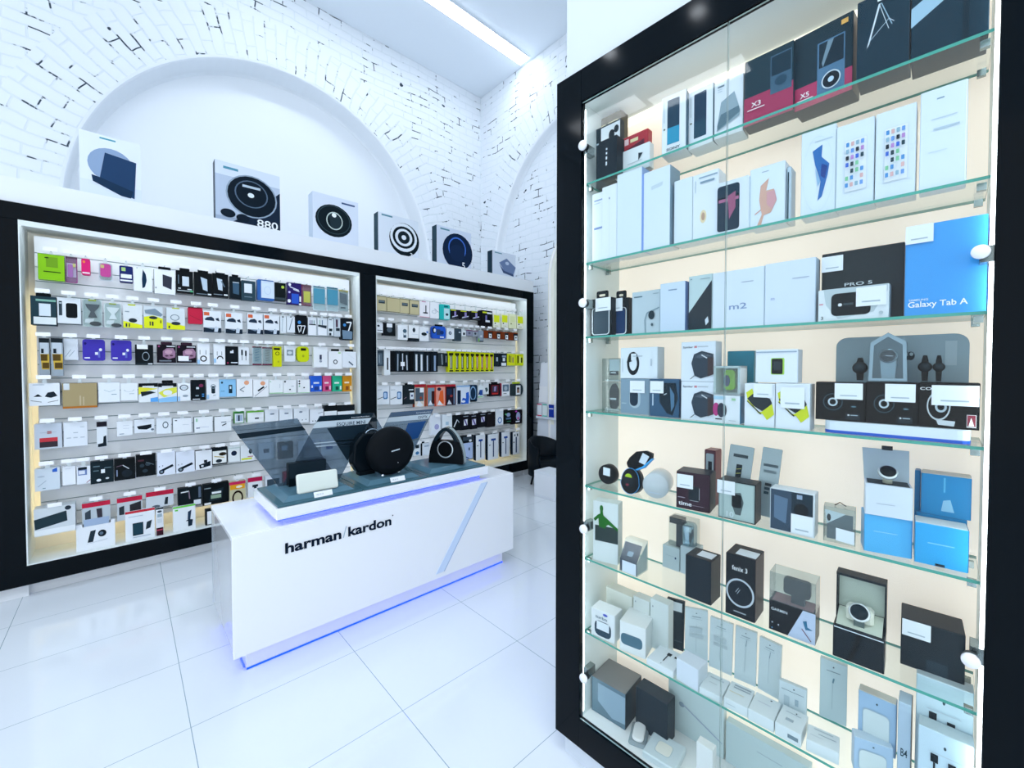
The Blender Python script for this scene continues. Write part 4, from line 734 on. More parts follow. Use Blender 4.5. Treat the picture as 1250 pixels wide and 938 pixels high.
 (142.5, 607, 174, 634, 'c0c9d0', 'red-topped pack with dark grips', [R_(0, 0, 1, .2, 'c0153c'), Pn([(.08, .4), (.28, .35), (.28, .75), (.08, .75)], '2c363e'), Pn([(.5, .35), (.95, .25), (.95, .7), (.5, .75)], '2c2a30')], dict(y=4.16)),
 (178, 599.4, 212, 619, 'ccd5dc', 'widest red-topped pack', [R_(0, 0, 1, .28, 'c0153c'), Pn([(.7, .45), (.8, .45), (.78, .9), (.65, .9)], '26323a'), E(.35, .95, .15, .1, '5a6670')], dict(y=4.165)),
 (217, 595, 246.8, 618.6, '101b20', 'black box with white dash camera', [L_(.12, .22, .45, .2, .06, 'dfe6ea'), L_(.45, .2, .48, .6, .05, '7f6f80'), R_(.65, .7, .95, .95, 'dfe6ee'), R_(.85, .05, .95, .6, '5a6a80')], dict()),
 (247.4, 590, 279.4, 615.4, '0d1418', 'wide black navigator box with lorry', [Pn([(.3, .35), (.8, .25), (.72, .8), (.22, .85)], '1c2a32'), R_(.34, .4, .7, .5, 'e9eff2'), R_(.3, .55, .7, .72, '8fa890'), R_(.05, .18, .3, .22, '8fa0a8'), R_(.05, .88, .3, .98, 'e3e9ee')], dict()),
 (279.8, 588, 300, 610, 'c9c3a0', 'pink-topped pack with black cable arch', [R_(0, 0, 1, .16, 'd0285c'), R_(.05, .16, .95, .42, 'e8a41c'), E(.6, .3, .2, .07, 'f2f0d8'), G(.5, .9, .34, .4, .28, '22140f')], dict()),
 (302.5, 582.8, 320.4, 606.5, 'e9eef3', 'red-topped white camera pack', [R_(0, 0, 1, .22, 'c0154c'), R_(.3, .38, .7, .5, '22303a'), E(.5, .55, .1, .08, '22303a')], dict()),
 (324, 581, 343, 600, 'dfe5ec', 'dark box behind the first acrylic sign', [R_(.1, .2, .9, .8, '3a4a58')], dict()),
 (346, 576, 360, 594, 'c0304c', 'red pack behind the first acrylic sign', [R_(.2, .4, .8, .8, 'e0e4ea')], dict())],
]
for ri, row in enumerate(LEFT):
    for rec in row: goods(rec, ZL[ri], ROWN[ri], 'left')
FLOORROW = [
 (92.5, 638, 141, 674, 'eaf0f6', 'white box with phone and round speaker', [Pn([(.36, .3), (.5, .28), (.42, .72), (.28, .72)], '26343e'), E(.66, .45, .11, .13, '121c24'), E(.64, .45, .05, .06, '5a6f84'), L_(.26, .76, .8, .7, .01, 'a9b8c8')]),
 (152.6, 622.7, 189.5, 664, 'eaf0f6', 'white box with tablet and phone, red top', [R_(0, 0, 1, .08, 'c8283a'), R_(.24, .42, .6, .84, '16303c'), R_(.26, .45, .58, .8, '20404e'), Pn([(.72, .45), (.9, .4), (.84, .66), (.68, .7)], '26343e'), R_(.25, .88, .85, .91, 'b4c2d0'), R_(.1, .18, .6, .2, 'b4c2d0')]),
 (190, 620, 200, 658, 'e6ecf3', 'narrow strip of small black devices', [R_(0, 0, 1, .06, '16222a'), E(.5, .14, .3, .04, '3a4650'), R_(.2, .22, .8, .34, '9fb4c0'), R_(.2, .4, .8, .55, 'd3dde4'), R_(.05, .72, .95, 1, '3a1c28'), R_(.1, .78, .9, .82, 'c0405a')]),
 (211, 617.4, 239, 652.6, 'eaf0f5', 'green-topped white box with phone holder', [R_(0, 0, 1, .07, '6ad04a'), Pn([(.66, .28), (.82, .22), (.76, .6), (.64, .58)], '2a3f58'), Pn([(.68, .58), (.88, .62), (.84, .86), (.66, .88), (.66, .66), (.55, .64)], '1c2c3c'), R_(.08, .12, .22, .18, '6ad04a')]),
 (250.6, 622, 262, 647, '10181d', 'black box with white front', [R_(.2, .12, 1, .95, 'e9eff4')])]
for i, (xa, ya, xb, yb, col, desc, D) in enumerate(FLOORROW):
    y = 4.150; A = at_y(xa, ya, y); B = at_y(xb, yb, y); z1 = at_y((xa+xb)/2, ya, y).z; z0 = BZ0+.0065; w = B.x-A.x; h = z1-z0
    m = MB().box(-w/2, 0, 0, w/2, .045, h, mat(col, .4)); draw(m, D, w, h, 0)
    tag(m.build('accessory_box', loc=((A.x+B.x)/2, y, z0)), f'{desc}, standing on the floor of the left bay', 'box', 'boxes standing on the left bay floor')

ZR = [at_y(px, py, 4.13).z for px, py in ((481.5, 361), (493.4, 392.7), (501, 427), (499.4, 469), (570.4, 505.4), (574.6, 532.7))]
tan = lambda win: ([R_(0, 0, 1, .06, '8f8a68')] + ([R_(.2, .28, .85, .5, '33414a'), R_(.25, .33, .8, .4, '6f8088')] if win else []))
blky = [R_(.05, .04, .6, .14, 'cfdc1c'), L_(.2, .8, .8, .6, .08, 'c3cbe0'), R_(.42, .2, .62, .7, '8f86c4'), R_(.1, .88, .9, .92, '5f6a78')]
brown = [R_(.0, 0, .5, 1, '7a3414'), R_(.5, .15, 1, 1, '20282e'), R_(.62, .4, .95, .95, 'e9eef2'), E(.78, .65, .1, .09, '2a3640')]
yel = lambda i: [R_(.15, .08, .9, .2, '22260c'), R_(.3, .2, .75, .86, ('6c7450', '4a5038', '3c4230', '2c3228', '2c3228', '9c4a34', 'a04a30', 'a8442c', 'b05a40')[i]), R_(.4, .25, .55, .8, 'd3d6c0'), R_(.2, .9, .85, .97, '3a3e14')]
yc = lambda c='dfe81c': [R_(.1, .08, .88, .6, 'dfe81c' if c else 'f0f4d0'), R_(.1, .6, .88, .95, 'f1f3e4'), E(.28, .68, .1, .05, '3a3f10'), R_(.2, .85, .7, .88, 'a9ad80')]
white3 = lambda a: [R_(.45, .12, .62, .9, 'dfe8f2'), R_(.3, 0, .8, .1, '0b1217'), L_(.3, .12, .34, .9, .04, '34506a')]
polebox = [R_(.3, .18, .75, .26, '1f4a9c'), R_(.47, .26, .58, .9, '27406c'), E(.18, .42, .07, .02, '22303c')]
RIGHT = [
[(459.7, 361.5, 471.6, 379.4, 'c6bc94', 'first tan box with window', tan(1), dict(side='9b936c')), (472.5, 363.7, 488, 380.7, 'c2b78e', 'plain tan box', tan(0), dict(side='9b936c')),
 (488.3, 365, 499.4, 382.4, 'c6bc94', 'second tan box with window', tan(1), dict(side='9b936c')), (500.2, 366.6, 511.7, 384, 'c6bc94', 'third tan box with window', tan(1), dict(side='5c5840')),
 (512.2, 368, 524.5, 387.5, 'f1eef3', 'white box with black desk lamp', [L_(.62, .25, .62, .7, .1, '14202c'), R_(.35, .68, .8, .76, '14202c'), R_(.2, 0, .6, .06, 'c88aa8'), R_(0, .96, 1, 1, 'd89ab0')], {}),
 (525, 369, 535.8, 389, 'eff2f6', 'white box with two thin strokes', [L_(.5, .4, .95, .6, .04, '3f5670'), G(.45, .6, .25, .1, .2, '9fb4c0')], {}),
 (536.5, 371.8, 549.4, 390.5, '1cb8b4', 'turquoise rounded pack', [R_(.42, .25, .95, .95, 'bfe6ea'), R_(.42, .08, .8, .18, '0b5a64'), E(.7, .65, .14, .08, '22404a')], dict(round=.14)),
 (549.7, 378, 561, 389.7, '10121a', 'first black box with yellow flash', blky, {}), (561.6, 379.4, 574.4, 390.5, '10121a', 'second black box with yellow flash', blky, {}),
 (575, 380.3, 587.2, 391, '10121a', 'third black box with yellow flash', blky, {}), (587.8, 379.4, 601, 399, '0e1118', 'big black box with yellow flash', [R_(.1, .08, .5, .17, 'cfdc1c'), R_(.5, .1, .95, .2, 'dfe6ea'), R_(.35, .3, .5, .6, '6f6ab0'), R_(.35, .6, .75, .72, 'dfe6ee')], dict(d=.08)),
 (602, 383.7, 610.7, 400.3, 'eef0d8', 'first white pack with yellow square', yc(), {}), (612, 383.7, 620.5, 400.5, 'eef0d8', 'second white pack with yellow square', yc(), {}),
 (621.2, 383.7, 630.2, 401.2, 'eef2c8', 'pale yellow pack', [R_(.2, .15, .8, .55, 'e3e8b0'), E(.3, .68, .1, .05, '8a8f50')], {}), (631, 385.4, 639.3, 401.6, 'eef0d8', 'last white pack with yellow square', yc(), {})],
[(459.7, 394.4, 467.4, 406.3, 'e9eff5', 'small white box with dark dot', [E(.3, .3, .2, .1, '22303c'), R_(.1, .72, .9, .78, '3a4a58')], {}), (468.2, 394.4, 482.7, 410, '10171c', 'black camera box with sticker', [E(.5, .55, .22, .2, '4a5a66')], dict(stick=(.25, .05, .72, .35))),
 (485.7, 397, 497.7, 415, 'eff4f8', 'white box with round camera pictures', [E(.7, .4, .2, .14, '4a6678'), R_(.55, .55, .85, .85, '3a5468'), E(.7, .6, .14, .08, 'dfe8ee')], {}), (499, 397.8, 511.5, 413, 'f1f5f8', 'white box with black ear loop', [E(.5, .35, .14, .18, '22303c'), R_(.3, .68, .9, .7, 'b0bcd0')], {}),
 (499.5, 413.3, 511.8, 417, '18222a', 'low black box under the ear loop box', [], dict(hang=False)), (512, 399.5, 523.3, 416.6, 'edf2f7', 'white box with black sandal shape', [E(.5, .5, .3, .12, '1c2830'), R_(.2, .68, .7, .7, '9fb0c0'), E(.85, .35, .12, .08, '4a7fd0')], {}),
 (528, 398.6, 544, 413.6, '1c58c8', 'bright blue pouch with black flap', [E(.12, .35, .14, .25, '0e1820'), E(.16, .35, .08, .15, 'e9eff5'), R_(.3, .25, .6, .7, '33486c'), E(.7, .5, .15, .16, '1a3470'), R_(.55, .82, .85, .92, 'e3eaf4')], dict(round=.15, tab=K_)),
 (545.4, 401, 554.4, 414, 'e9eff5', 'small white box with dark diamond', [E(.45, .45, .2, .16, '2c3f5c'), E(.45, .45, .1, .07, 'c9d4e4')], {}), (554.8, 401.2, 563.2, 416.6, '3a4c58', 'dark grey pouch', [R_(.2, .15, .8, .9, '33434e'), R_(.6, .25, .9, .35, 'b0c0cc')], dict(round=.1)),
 (563.5, 403.3, 568.8, 410.6, 'e6ecf2', 'tiny white box with dark window', [R_(.3, .4, .8, .8, '2a3640')], {}), (569.3, 403, 576.6, 410, '8b8fa4', 'left mauve-topped grey pack', [R_(0, 0, 1, .15, '6c2c5c'), E(.5, .55, .2, .2, '5a5f74')], {}),
 (577, 404, 583.4, 411, '9ba4b0', 'right mauve-topped grey pack', [R_(0, 0, 1, .12, '6c2c5c'), E(.5, .5, .2, .2, '3a4450')], {}), (583.8, 403.8, 590.2, 417.5, '8d99a8', 'grey pack with green corner', [R_(0, .7, .25, 1, '7ac04a'), R_(.2, .9, 1, 1, '22303a'), E(.55, .5, .2, .1, 'c9d2dc')], {}),
 (590.6, 403.8, 600.6, 413, '7a3414', 'first brown camera box', brown, {}), (601.3, 404.5, 610.7, 413.8, '7a3414', 'second brown camera box', brown, {}), (611, 405.4, 620.5, 414.6, '7a3414', 'third brown camera box', brown, {}), (621, 406, 632, 415.7, '7a3414', 'fourth brown camera box', brown, {})],
[(459.3, 427.7, 468.2, 447, '3d4c58', 'smoky dark case pack', [R_(.2, .2, .8, .9, '5a6c7a'), R_(.35, .3, .5, .8, '8fa0ac')], {}), (468.7, 427.7, 476.3, 458.4, 'e9eff4', 'tall white pack with black bar', [R_(.45, .3, .7, .78, '10181e')], {}),
 (476.8, 428.5, 482.7, 454, '0c1217', 'first tall black strap pack', [], {}), (483, 428.5, 488.4, 454, '1b2830', 'second tall black strap pack', [L_(.5, .15, .45, .95, .25, '9fb0be')], {}), (488.6, 428.8, 494, 454.2, '141d24', 'third tall black strap pack', white3(0), dict(stick=(.05, .52, .98, .72))),
 (494.3, 428.8, 499.6, 454.2, '141d24', 'fourth tall black strap pack', [L_(.4, .2, .5, .92, .25, 'c3d0dc')], {}), (500, 429, 505, 454.2, '080d11', 'plain tall black pack', [], {}), (505.3, 429, 511.3, 454.2, '1d2a34', 'fifth tall black strap pack', [R_(.3, .15, .7, .95, 'dbe4ec')], {}),
 (511.6, 429.2, 517.6, 454.2, '1d2a34', 'sixth tall black strap pack', [R_(.3, .15, .7, .95, 'dbe4ec')], {}), (518, 429.4, 525.2, 454.2, '141d26', 'seventh tall black strap pack', [R_(.4, .2, .62, .95, 'b9c8d8')], {}), (525.8, 429.4, 534.3, 454.2, '141d26', 'eighth tall black strap pack', [R_(.45, .2, .72, .95, '8fa6c4')], {}),
 (535, 431, 542, 447, '2c363c', 'short dark pack, left of the yellow ones', [L_(.6, .1, .7, .9, .2, '8f9ca4')], {}), (542.5, 431.5, 546.6, 447.5, '20282e', 'short dark pack touching the yellow ones', [R_(.4, .2, .6, .7, '9fabb2')], {})] +
[(a, 429+i*.25, b, 454.5-i*.1, 'd9e000', f'{("first", "second", "third", "fourth", "fifth", "sixth", "seventh", "eighth", "ninth")[i]} tall yellow strap pack', yel(i), {}) for i, (a, b) in enumerate(((546.9, 554.2), (554.6, 561.1), (561.4, 567.2), (567.6, 573.3), (573.7, 579.3), (579.7, 585.2), (585.6, 591.3), (591.6, 597), (597.3, 602.6)))] +
[(603, 431.5, 609.8, 447.7, '18242e', 'dark pack with small screen', [R_(.4, .3, .7, .6, 'a9b9c8')], {}), (610.3, 431.7, 618.6, 447.5, '18242e', 'dark pack with screen and sticker', [R_(.3, .15, .9, .3, '8fa0b4'), R_(.4, .35, .75, .6, 'dfe8f0'), R_(.2, .72, .9, .95, 'e9eff5')], {}),
 (619.2, 432, 629, 446.5, 'dfe418', 'left square yellow pack', [R_(.2, .15, .32, .7, '3a3c1c'), R_(.4, .2, .5, .75, '8a7c3c'), R_(.6, .3, .8, .75, 'a89a5c')], {}), (629.5, 432.5, 639.3, 446.5, 'd0dc00', 'right square yellow pack', [R_(.2, .15, .35, .8, '1c200c'), R_(.45, .2, .6, .75, 'e6ea90'), R_(.65, .3, .82, .75, '1c200c')], dict(round=.12))],
[(460, 471, 475.5, 494, 'e9eff5', 'left white box with blue wristband', [L_(.0, .72, .5, .6, .05, '16222c'), Q(.5, .32, .85, .72, .1, '2a6ca8'), Q(.56, .38, .76, .66, .08, 'bcd4ee'), R_(.05, .2, .4, .23, 'a9b8c4')], {}), (476.3, 471, 491.3, 494, 'e9eff5', 'right white box with blue wristband', [L_(.0, .72, .5, .6, .05, '16222c'), Q(.55, .32, .9, .72, .1, '2a6ca8'), Q(.6, .38, .82, .66, .08, 'bcd4ee'), R_(.05, .2, .4, .23, 'a9b8c4')], {}),
 (491.7, 470.3, 506, 493.8, '1c262c', 'charcoal case box', [R_(.6, .4, .95, .75, 'dfe6ee'), E(.78, .56, .08, .06, '2c3a6c'), R_(.5, .22, .9, .28, 'c9d2da'), L_(.1, .7, .3, .62, .04, '9b7c8c')], dict(tab=K_)),
 (506.2, 469.5, 519.8, 496.8, 'a54a34', 'red-edged grey shoe picture box', [R_(.0, .14, .84, 1, 'e3d6c8'), R_(.05, .16, .8, .75, '4a5a68'), E(.55, .6, .1, .06, '9b4a34'), Pn([(.15, .95), (.35, .72), (.55, .82), (.75, .95), (.5, 1)], 'e6ebf2'), R_(0, 0, 1, .1, 'b5182c')], dict(stick=(.45, .16, .8, .36))),
 (521, 470, 531.4, 496, 'c94630', 'narrow red-edged shoe picture box', [R_(.1, .14, .9, 1, '7b93a4'), R_(.55, .3, .9, .9, '3a1c1c'), Pn([(.15, .95), (.4, .72), (.7, .95)], 'e6ebf2'), R_(0, 0, 1, .1, 'b5182c')], dict(side='c9a06c')),
 (531.8, 470, 543.7, 496, 'e0604c', 'orange shoe picture box', [R_(.05, .1, .95, 1, 'e8a090'), Pn([(.45, .3), (.75, .25), (.85, .9), (.2, .9)], 'e8642c'), E(.35, .2, .2, .08, '2c2c48'), Pn([(.15, .95), (.35, .72), (.75, .95)], 'eceff4'), R_(0, 0, 1, .08, 'b5182c')], dict(side='c9583c')),
 (544.5, 469.5, 556, 495, '241c28', 'dark red-edged shoe picture box', [R_(.1, .2, .6, .5, '20304c'), E(.55, .55, .15, .06, '8c2c2c'), Pn([(.1, .95), (.3, .72), (.6, .95)], 'ccd3de'), L_(.85, .2, .85, .95, .12, '6f86a4'), R_(0, 0, 1, .1, 'b5182c')], dict(side='b5402c')),
 (557.4, 470.8, 573.6, 493.8, 'dde8f6', 'white and blue kit box', [R_(.05, .25, .3, .98, '10243c'), Pn([(.3, .98), (.45, .65), (.7, .7), (.7, .4), (.9, .35), (.95, .6), (.9, .98)], '1f5cc4'), E(.5, .85, .15, .06, 'e9eff8'), R_(0, 0, 1, .08, '8fb8e4')], {}),
 (574, 470, 582.5, 490.8, '18324a', 'dark blue curved kit pack', [G(.4, .5, .45, .42, .2, '7fa8d0'), R_(.05, .86, .7, 1, '0e1820')], dict(round=.2)), (583.4, 471, 589.8, 485.7, 'dfe9ee', 'small green-based white pack', [R_(.3, .35, .9, .8, '1f4a9c'), R_(0, .88, .9, .98, '8cc88c'), Pn([(0, .8), (.3, .4), (.3, .7)], '22303a')], {}),
 (590, 467.8, 596.6, 481.4, 'e3e9ee', 'small white pack with dark gem', [Pn([(.3, .45), (.7, .4), (.9, .65), (.5, .85)], '4a6064')], {}), (597.2, 468.6, 610.3, 484, '191018', 'black box with red-framed screen', [R_(.2, .12, .85, .85, '7c1c2c'), R_(.26, .18, .78, .68, '3a3c4c'), Pn([(.45, .25), (.65, .2), (.6, .6), (.42, .6)], '9b86b8'), R_(.25, .75, .8, .85, 'c8302c')], dict(tab=K_)),
 (612.4, 468, 622.2, 483.6, 'eef0f4', 'red-sided box with grey picture', [R_(.12, .1, .9, .65, '5f7488'), E(.5, .4, .2, .18, 'a9b8c4'), R_(.2, .78, .6, .84, '5a6468')], dict(side='b0304c')), (622.5, 468.6, 638.4, 483.6, '2a383e', 'round-cornered dark pack with picture', [R_(.45, .15, .8, .9, 'dfe4e8'), R_(.52, .3, .72, .75, '8a6a5c'), E(.62, .4, .08, .08, '2a3038')], dict(round=.3, tab='b4cc10'))],
[(526.2, 507, 537.7, 531, 'e6edf6', 'white box with violet smudge', [E(.6, .6, .25, .14, 'a8aad6')], dict(tab='e6edf6')), (539.8, 506, 551.8, 522.4, 'e6eff6', 'white box with pale blue print', [R_(.35, .55, .65, .8, 'a9c8dc')], {}),
 (552.2, 507, 562, 525.8, '10171c', 'black box with silver clip', [L_(.2, .75, .6, .3, .12, 'dfe6ec'), L_(.6, .3, .85, .5, .08, '9fb0bc')], {}), (562.3, 506.2, 573.3, 525, '12141c', 'first black box with violet letter', [R_(.3, .1, .85, .15, '8f9cac'), R_(.35, .32, .75, .72, 'e6e9f4'), Pn([(.35, .32), (.5, .32), (.75, .72), (.6, .72)], '5a4a90')], {}),
 (574, 506, 582.7, 524, '12141c', 'second black box with violet letter', [R_(.2, .1, .8, .15, '8f9cac'), R_(.25, .32, .8, .72, 'd3d3ec'), Pn([(.25, .32), (.45, .32), (.8, .72), (.6, .72)], '5a4a90')], {}), (583.6, 503.7, 593.8, 521.6, '12141c', 'third black box with violet letter', [R_(.3, .12, .85, .17, '8f9cac'), R_(.35, .3, .78, .65, 'd3d3ec'), Pn([(.35, .3), (.5, .3), (.78, .65), (.62, .65)], '5a4a90')], {}),
 (594.2, 502.8, 604.5, 521.6, '1a171c', 'plain black rounded box', [R_(.15, .1, .5, .14, '8f9cac')], dict(round=.12, side='2c5a78')), (605, 500, 614.3, 519, 'e6edf5', 'white box with blue ring', [G(.55, .7, .28, .2, .35, '3a78b8')], {}),
 (614.7, 500.7, 624.5, 517.7, '0c1210', 'black box with green and white picture', [E(.3, .3, .12, .06, '58c070'), E(.6, .35, .25, .14, '8fa0c8'), R_(.3, .55, .9, .68, '4a6a90'), R_(.4, .8, .9, .85, '2a7a5c')], {}), (625, 500.7, 637.3, 517.7, '0e0a14', 'black box with violet figure', [E(.4, .1, .1, .05, 'c040b8'), E(.6, .45, .2, .3, '9aa4cc'), E(.6, .6, .1, .1, 'c04a8c'), R_(.35, .78, .75, .88, 'dfe4ee')], {})],
[(505.7, 540, 513, 556.6, 'e6eef4', 'small white box behind the ONYX sign edge', [R_(.2, .2, .8, .45, '22303c'), E(.5, .8, .3, .12, '3a78a8')], {}), (513.6, 539, 524.5, 556, 'dfe8f2', 'black-cornered white box left of the arched speaker', [R_(0, 0, .9, .12, '10181c'), R_(0, 0, .16, 1, '10181c'), R_(.4, .3, .9, .4, '9fb0c4')], {}),
 (563, 532, 577.8, 561.7, '11181e', 'black frame pack with pale blue kit', [R_(.1, .3, .95, .97, 'b4c8ec'), R_(.15, .04, .9, .2, '3a4854'), E(.75, .22, .12, .05, 'e3eaf0'), R_(.6, .5, .7, .62, '26344c'), L_(.2, .82, .6, .94, .08, '2c4a78')], dict(n='accessory_pack')),
 (581, 531, 591.9, 561.7, 'eaf0f7', 'first tall white selfie stick box', polebox, dict(side='14263c', n='selfie_stick_box')), (595.5, 530, 608.3, 561, 'eaf0f7', 'second tall white selfie stick box', polebox, dict(side='14263c', n='selfie_stick_box')),
 (612.2, 527.5, 622, 557.4, 'eaf0f7', 'third tall white selfie stick box', polebox, dict(side='14263c', n='selfie_stick_box')), (626, 527.5, 634, 554.8, 'eef2f6', 'fourth tall white selfie stick box', [R_(.2, .1, .4, .18, '5a6a74'), R_(.6, .08, .8, .2, '3a4a54'), R_(.42, .22, .6, .92, '2c4468'), E(.15, .45, .08, .03, '22303c')], dict(side='14263c', n='selfie_stick_box'))],
]
for ri, row in enumerate(RIGHT):
    for rec in row: goods(rec, ZR[ri], ROWN[ri], 'right')

# ================================================================== THE GLASS CABINET
SZ = [2.170, 1.883, 1.614, 1.340, 1.066, .795, .520, .192]
G0, G1, GB, GT = .074, 1.058, .190, 2.457        # glass opening
cb = empty('display_cabinet', cab(.565, 0, .085), (0, 0, CROT)); tag(cb, 'tall lit glass cabinet framed in glossy black beside the viewer', 'cabinet')
def cbp(mb, name, parent=cb, bevel=0):            # local frame: x = s - .565, y = e, z - .085
    mb.v = [(a-.565, b, c-.085) for a, b, c in mb.v]; return mb.build(name, parent, bevel=bevel)
FR0, FR1, FZ0, FZ1 = -.040, 1.20, .085, 2.572
for (a, b, c, d, nm) in ((FR0, FZ0, G0, FZ1, 'side_stile'), (G1+.004, FZ0, FR1, FZ1, 'side_stile'), (G0, FZ0, G1+.004, GB, 'bottom_rail'), (G0, GT, G1+.004, FZ1, 'top_rail')):
    cbp(MB().box(a, -.012, b, c, .012, d, BLACKG), nm, bevel=.0015)
lw = mat('e3eeee', .5); m = MB(); dk = mat('0a0f12', .5)
m.box(G0-.012, .012, GB-.01, G0-.002, .25, GT+.01, lw); m.box(G1+.004, .012, GB-.01, G1+.014, .25, GT+.01, lw)
m.box(G0-.002, .012, GT, G1+.004, .25, GT+.01, mat('dde6e4', .5)); m.box(G0-.002, .012, GB-.01, G1+.004, .25, GB+.001, mat('f1f5f4', .4)); cbp(m, 'lining')
cbp(MB().box(G0-.002, .25, GB, G1+.004, .262, GT, mat('fff1e2', .5, emit=.30)), 'lit_back_panel')
cbp(MB().box(G0+.02, .20, GT-.012, G1-.02, .235, GT-.002, mat('fff4e4', .5, emit=.8)), 'light_strip')
cbp(MB().box(G0-.0018, .0125, GB+.02, G0+.001, .0165, GT-.02, mat('f4fbff', .5, emit=7.0)), 'light_strip')
cbp(MB().box(G1-.001, .0125, GB+.02, G1+.003, .0185, GT-.02, mat('f4fbff', .5, emit=7.0)), 'light_strip')
for i, z in enumerate(SZ[:7]):
    g = MB(); g.box(G0+.004, .012, z-.007, G1-.002, .178, z-.0002, GLASS)
    o = cbp(g, 'glass_shelf')
    o.data.materials.append(SHELFEDGE); k = len(o.data.materials)-1
    for p in o.data.polygons:
        if abs(p.normal.z) < .5: p.material_index = k
    for s in (G0+.006, G1-.016):
        for e in (.03, .150):
            cbp(MB().box(s-.004, e, z-.022, s+.010, e+.012, z-.0072, mat('8f9c9c', .25, .8)), 'shelf_clip')
for (a, b) in ((G0-.001, .5655), (.5685, G1+.001)):
    d = cbp(MB().box(a, -.006, GB+.002, b, -.0005, GT-.002, DOORGLASS), 'glass_door')
    em = mat('9db8ba', .1, spec=.8); d.data.materials.append(em)
    for p in d.data.polygons:
        if abs(p.normal.y) < .5: p.material_index = 1
caps = [(712, 178, .017), (712, 370, .016), (713, 646, .016), (713, 828, .016), (1197, 308, .0135), (1185, 806, .0140)]
for px, py, rr in caps:
    s, z = cab_e(px, py, -.025)
    m = MB(); m.lathe([(rr*.9, -.034), (rr, -.031), (rr, -.025)], (s, 0, z), (0, 1, 0), mat('f2f5fa', .2)); cbp(m, 'hinge_cap')
    m = MB(); m.lathe([(rr*.75, -.0245), (rr*.75, -.0065)], (s, 0, z), (0, 1, 0), mat('20292e', .3)); cbp(m, 'hinge_barrel')
    m = MB(); sg = 1 if s < .5 else -1; m.box(min(s, s+.022*-sg), .001, z-.016, max(s, s+.022*-sg), .045, z+.016, mat('8f9a9a', .25, .8)); cbp(m, 'hinge_arm')
# the white wall the cabinet is built into
def wl(mb, name): 
    mb.v = [tuple(cab(a, b, c)) for a, b, c in mb.v]; return struct(mb.build(name))
wm = MB(); e0, e1, s0, s1 = .013, .62, -.012, 2.2
WHITE = mat('d7e0ea', .5)  # shade put into the colour: a darker, bluer copy of the wall white
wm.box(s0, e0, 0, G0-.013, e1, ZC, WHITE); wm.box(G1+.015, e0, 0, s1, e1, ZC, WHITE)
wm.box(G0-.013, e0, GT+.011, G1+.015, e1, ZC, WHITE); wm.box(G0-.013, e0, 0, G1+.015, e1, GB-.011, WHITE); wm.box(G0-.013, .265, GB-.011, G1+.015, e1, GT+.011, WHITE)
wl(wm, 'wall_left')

def sheight(P, xpx, ytop):
    r = ray(xpx, ytop); k = math.hypot(P.x, P.y)/math.hypot(r.x, r.y); return EYE + r.z*k
CG = {}
SHN = ['top', 'second', 'third', 'fourth', 'fifth', 'sixth', 'seventh', 'bottom']
def carton(A, B, z, ztop, d, col, D, label, o, z0=None):
    """A, B: (s, e) of the front bottom corners"""
    w = math.hypot(B[0]-A[0], B[1]-A[1]); ang = math.atan2(B[1]-A[1], B[0]-A[0]); h = ztop-z
    P = cab((A[0]+B[0])/2, (A[1]+B[1])/2, z); rot = (o.get('tilt', 0), 0, CROT+ang)
    name = o.get('n', 'product_box'); cat = o.get('c', 'box'); m = MB()
    if o.get('tilt'): h = h/math.cos(o['tilt'])
    if o.get('round'): m.prism(rrect(-w/2, 0, w/2, h, o['round']*w, 5), 0, d, mat(col, o.get('gl', .35)))
    elif o.get('case'): m.box(-w/2, 0, 0, w/2, d, h, o['case'])
    else: m.bbox(-w/2, 0, 0, w/2, d, h, mat(col, o.get('gl', .35)), .0015)
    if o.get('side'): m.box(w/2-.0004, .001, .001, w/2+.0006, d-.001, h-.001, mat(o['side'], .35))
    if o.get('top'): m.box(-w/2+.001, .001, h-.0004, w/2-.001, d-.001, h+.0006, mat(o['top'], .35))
    draw(m, D, w, h, 0)
    st = o.get('stick'); ex = o.get('extra')
    if st or ex:
        r = empty(name, P, rot); m.build(o.get('body', 'carton'), r)
        for q in (st if isinstance(st, list) else [st] if st else []):
            s_ = MB(); x0, x1, za, zb = (q[0]-.5)*w, (q[2]-.5)*w, (1-q[1])*h, (1-q[3])*h
            s_.prism([(x0, za), (x1, za), (x1, zb), (x0, zb)], -.0042, -.0036, mat('e9f1f7', .5))
            s_.flat([(x0+(x1-x0)*.2, zb+(za-zb)*.2), (x0+(x1-x0)*.8, zb+(za-zb)*.2), (x0+(x1-x0)*.8, zb+(za-zb)*.27), (x0+(x1-x0)*.2, zb+(za-zb)*.27)], -.0046, mat('a9bac6')); s_.build('price_sticker', r)
        if ex: ex(r, w, h, d)
    else: r = m.build(name, loc=P, rot=rot)
    tag(r, label, cat, o.get('g')); return r
def eb(si, x0, x1, ytop, e, d, col, D, label, **o):
    """box parallel to the glass, front e behind it, standing on shelf si (or base px via yb)"""
    s0, zt = cab_e(x0, ytop, e); s1, _ = cab_e(x1, ytop, e); z = SZ[si]
    if 'yb' in o: z = cab_e(x0, o['yb'], e)[1]
    if 'z' in o: z = o['z']
    return carton((s0, e), (s1, e), z, zt, d, col, D, label, o)
def zb(si, A, B, ytop, d, col, D, label, **o):
    """box given by its front bottom corners on the shelf"""
    z = SZ[si]
    if 'z' in o: z = o['z']
    a = cab_z(A[0], A[1], z); b = cab_z(B[0], B[1], z); a = (a[0], max(a[1], .014)); b = (b[0], max(b[1], .014)); P = cab(a[0], a[1], z)
    return carton(a, b, z, sheight(P, A[0], ytop), d, col, D, label, o)

BX = 'dfe9f1'
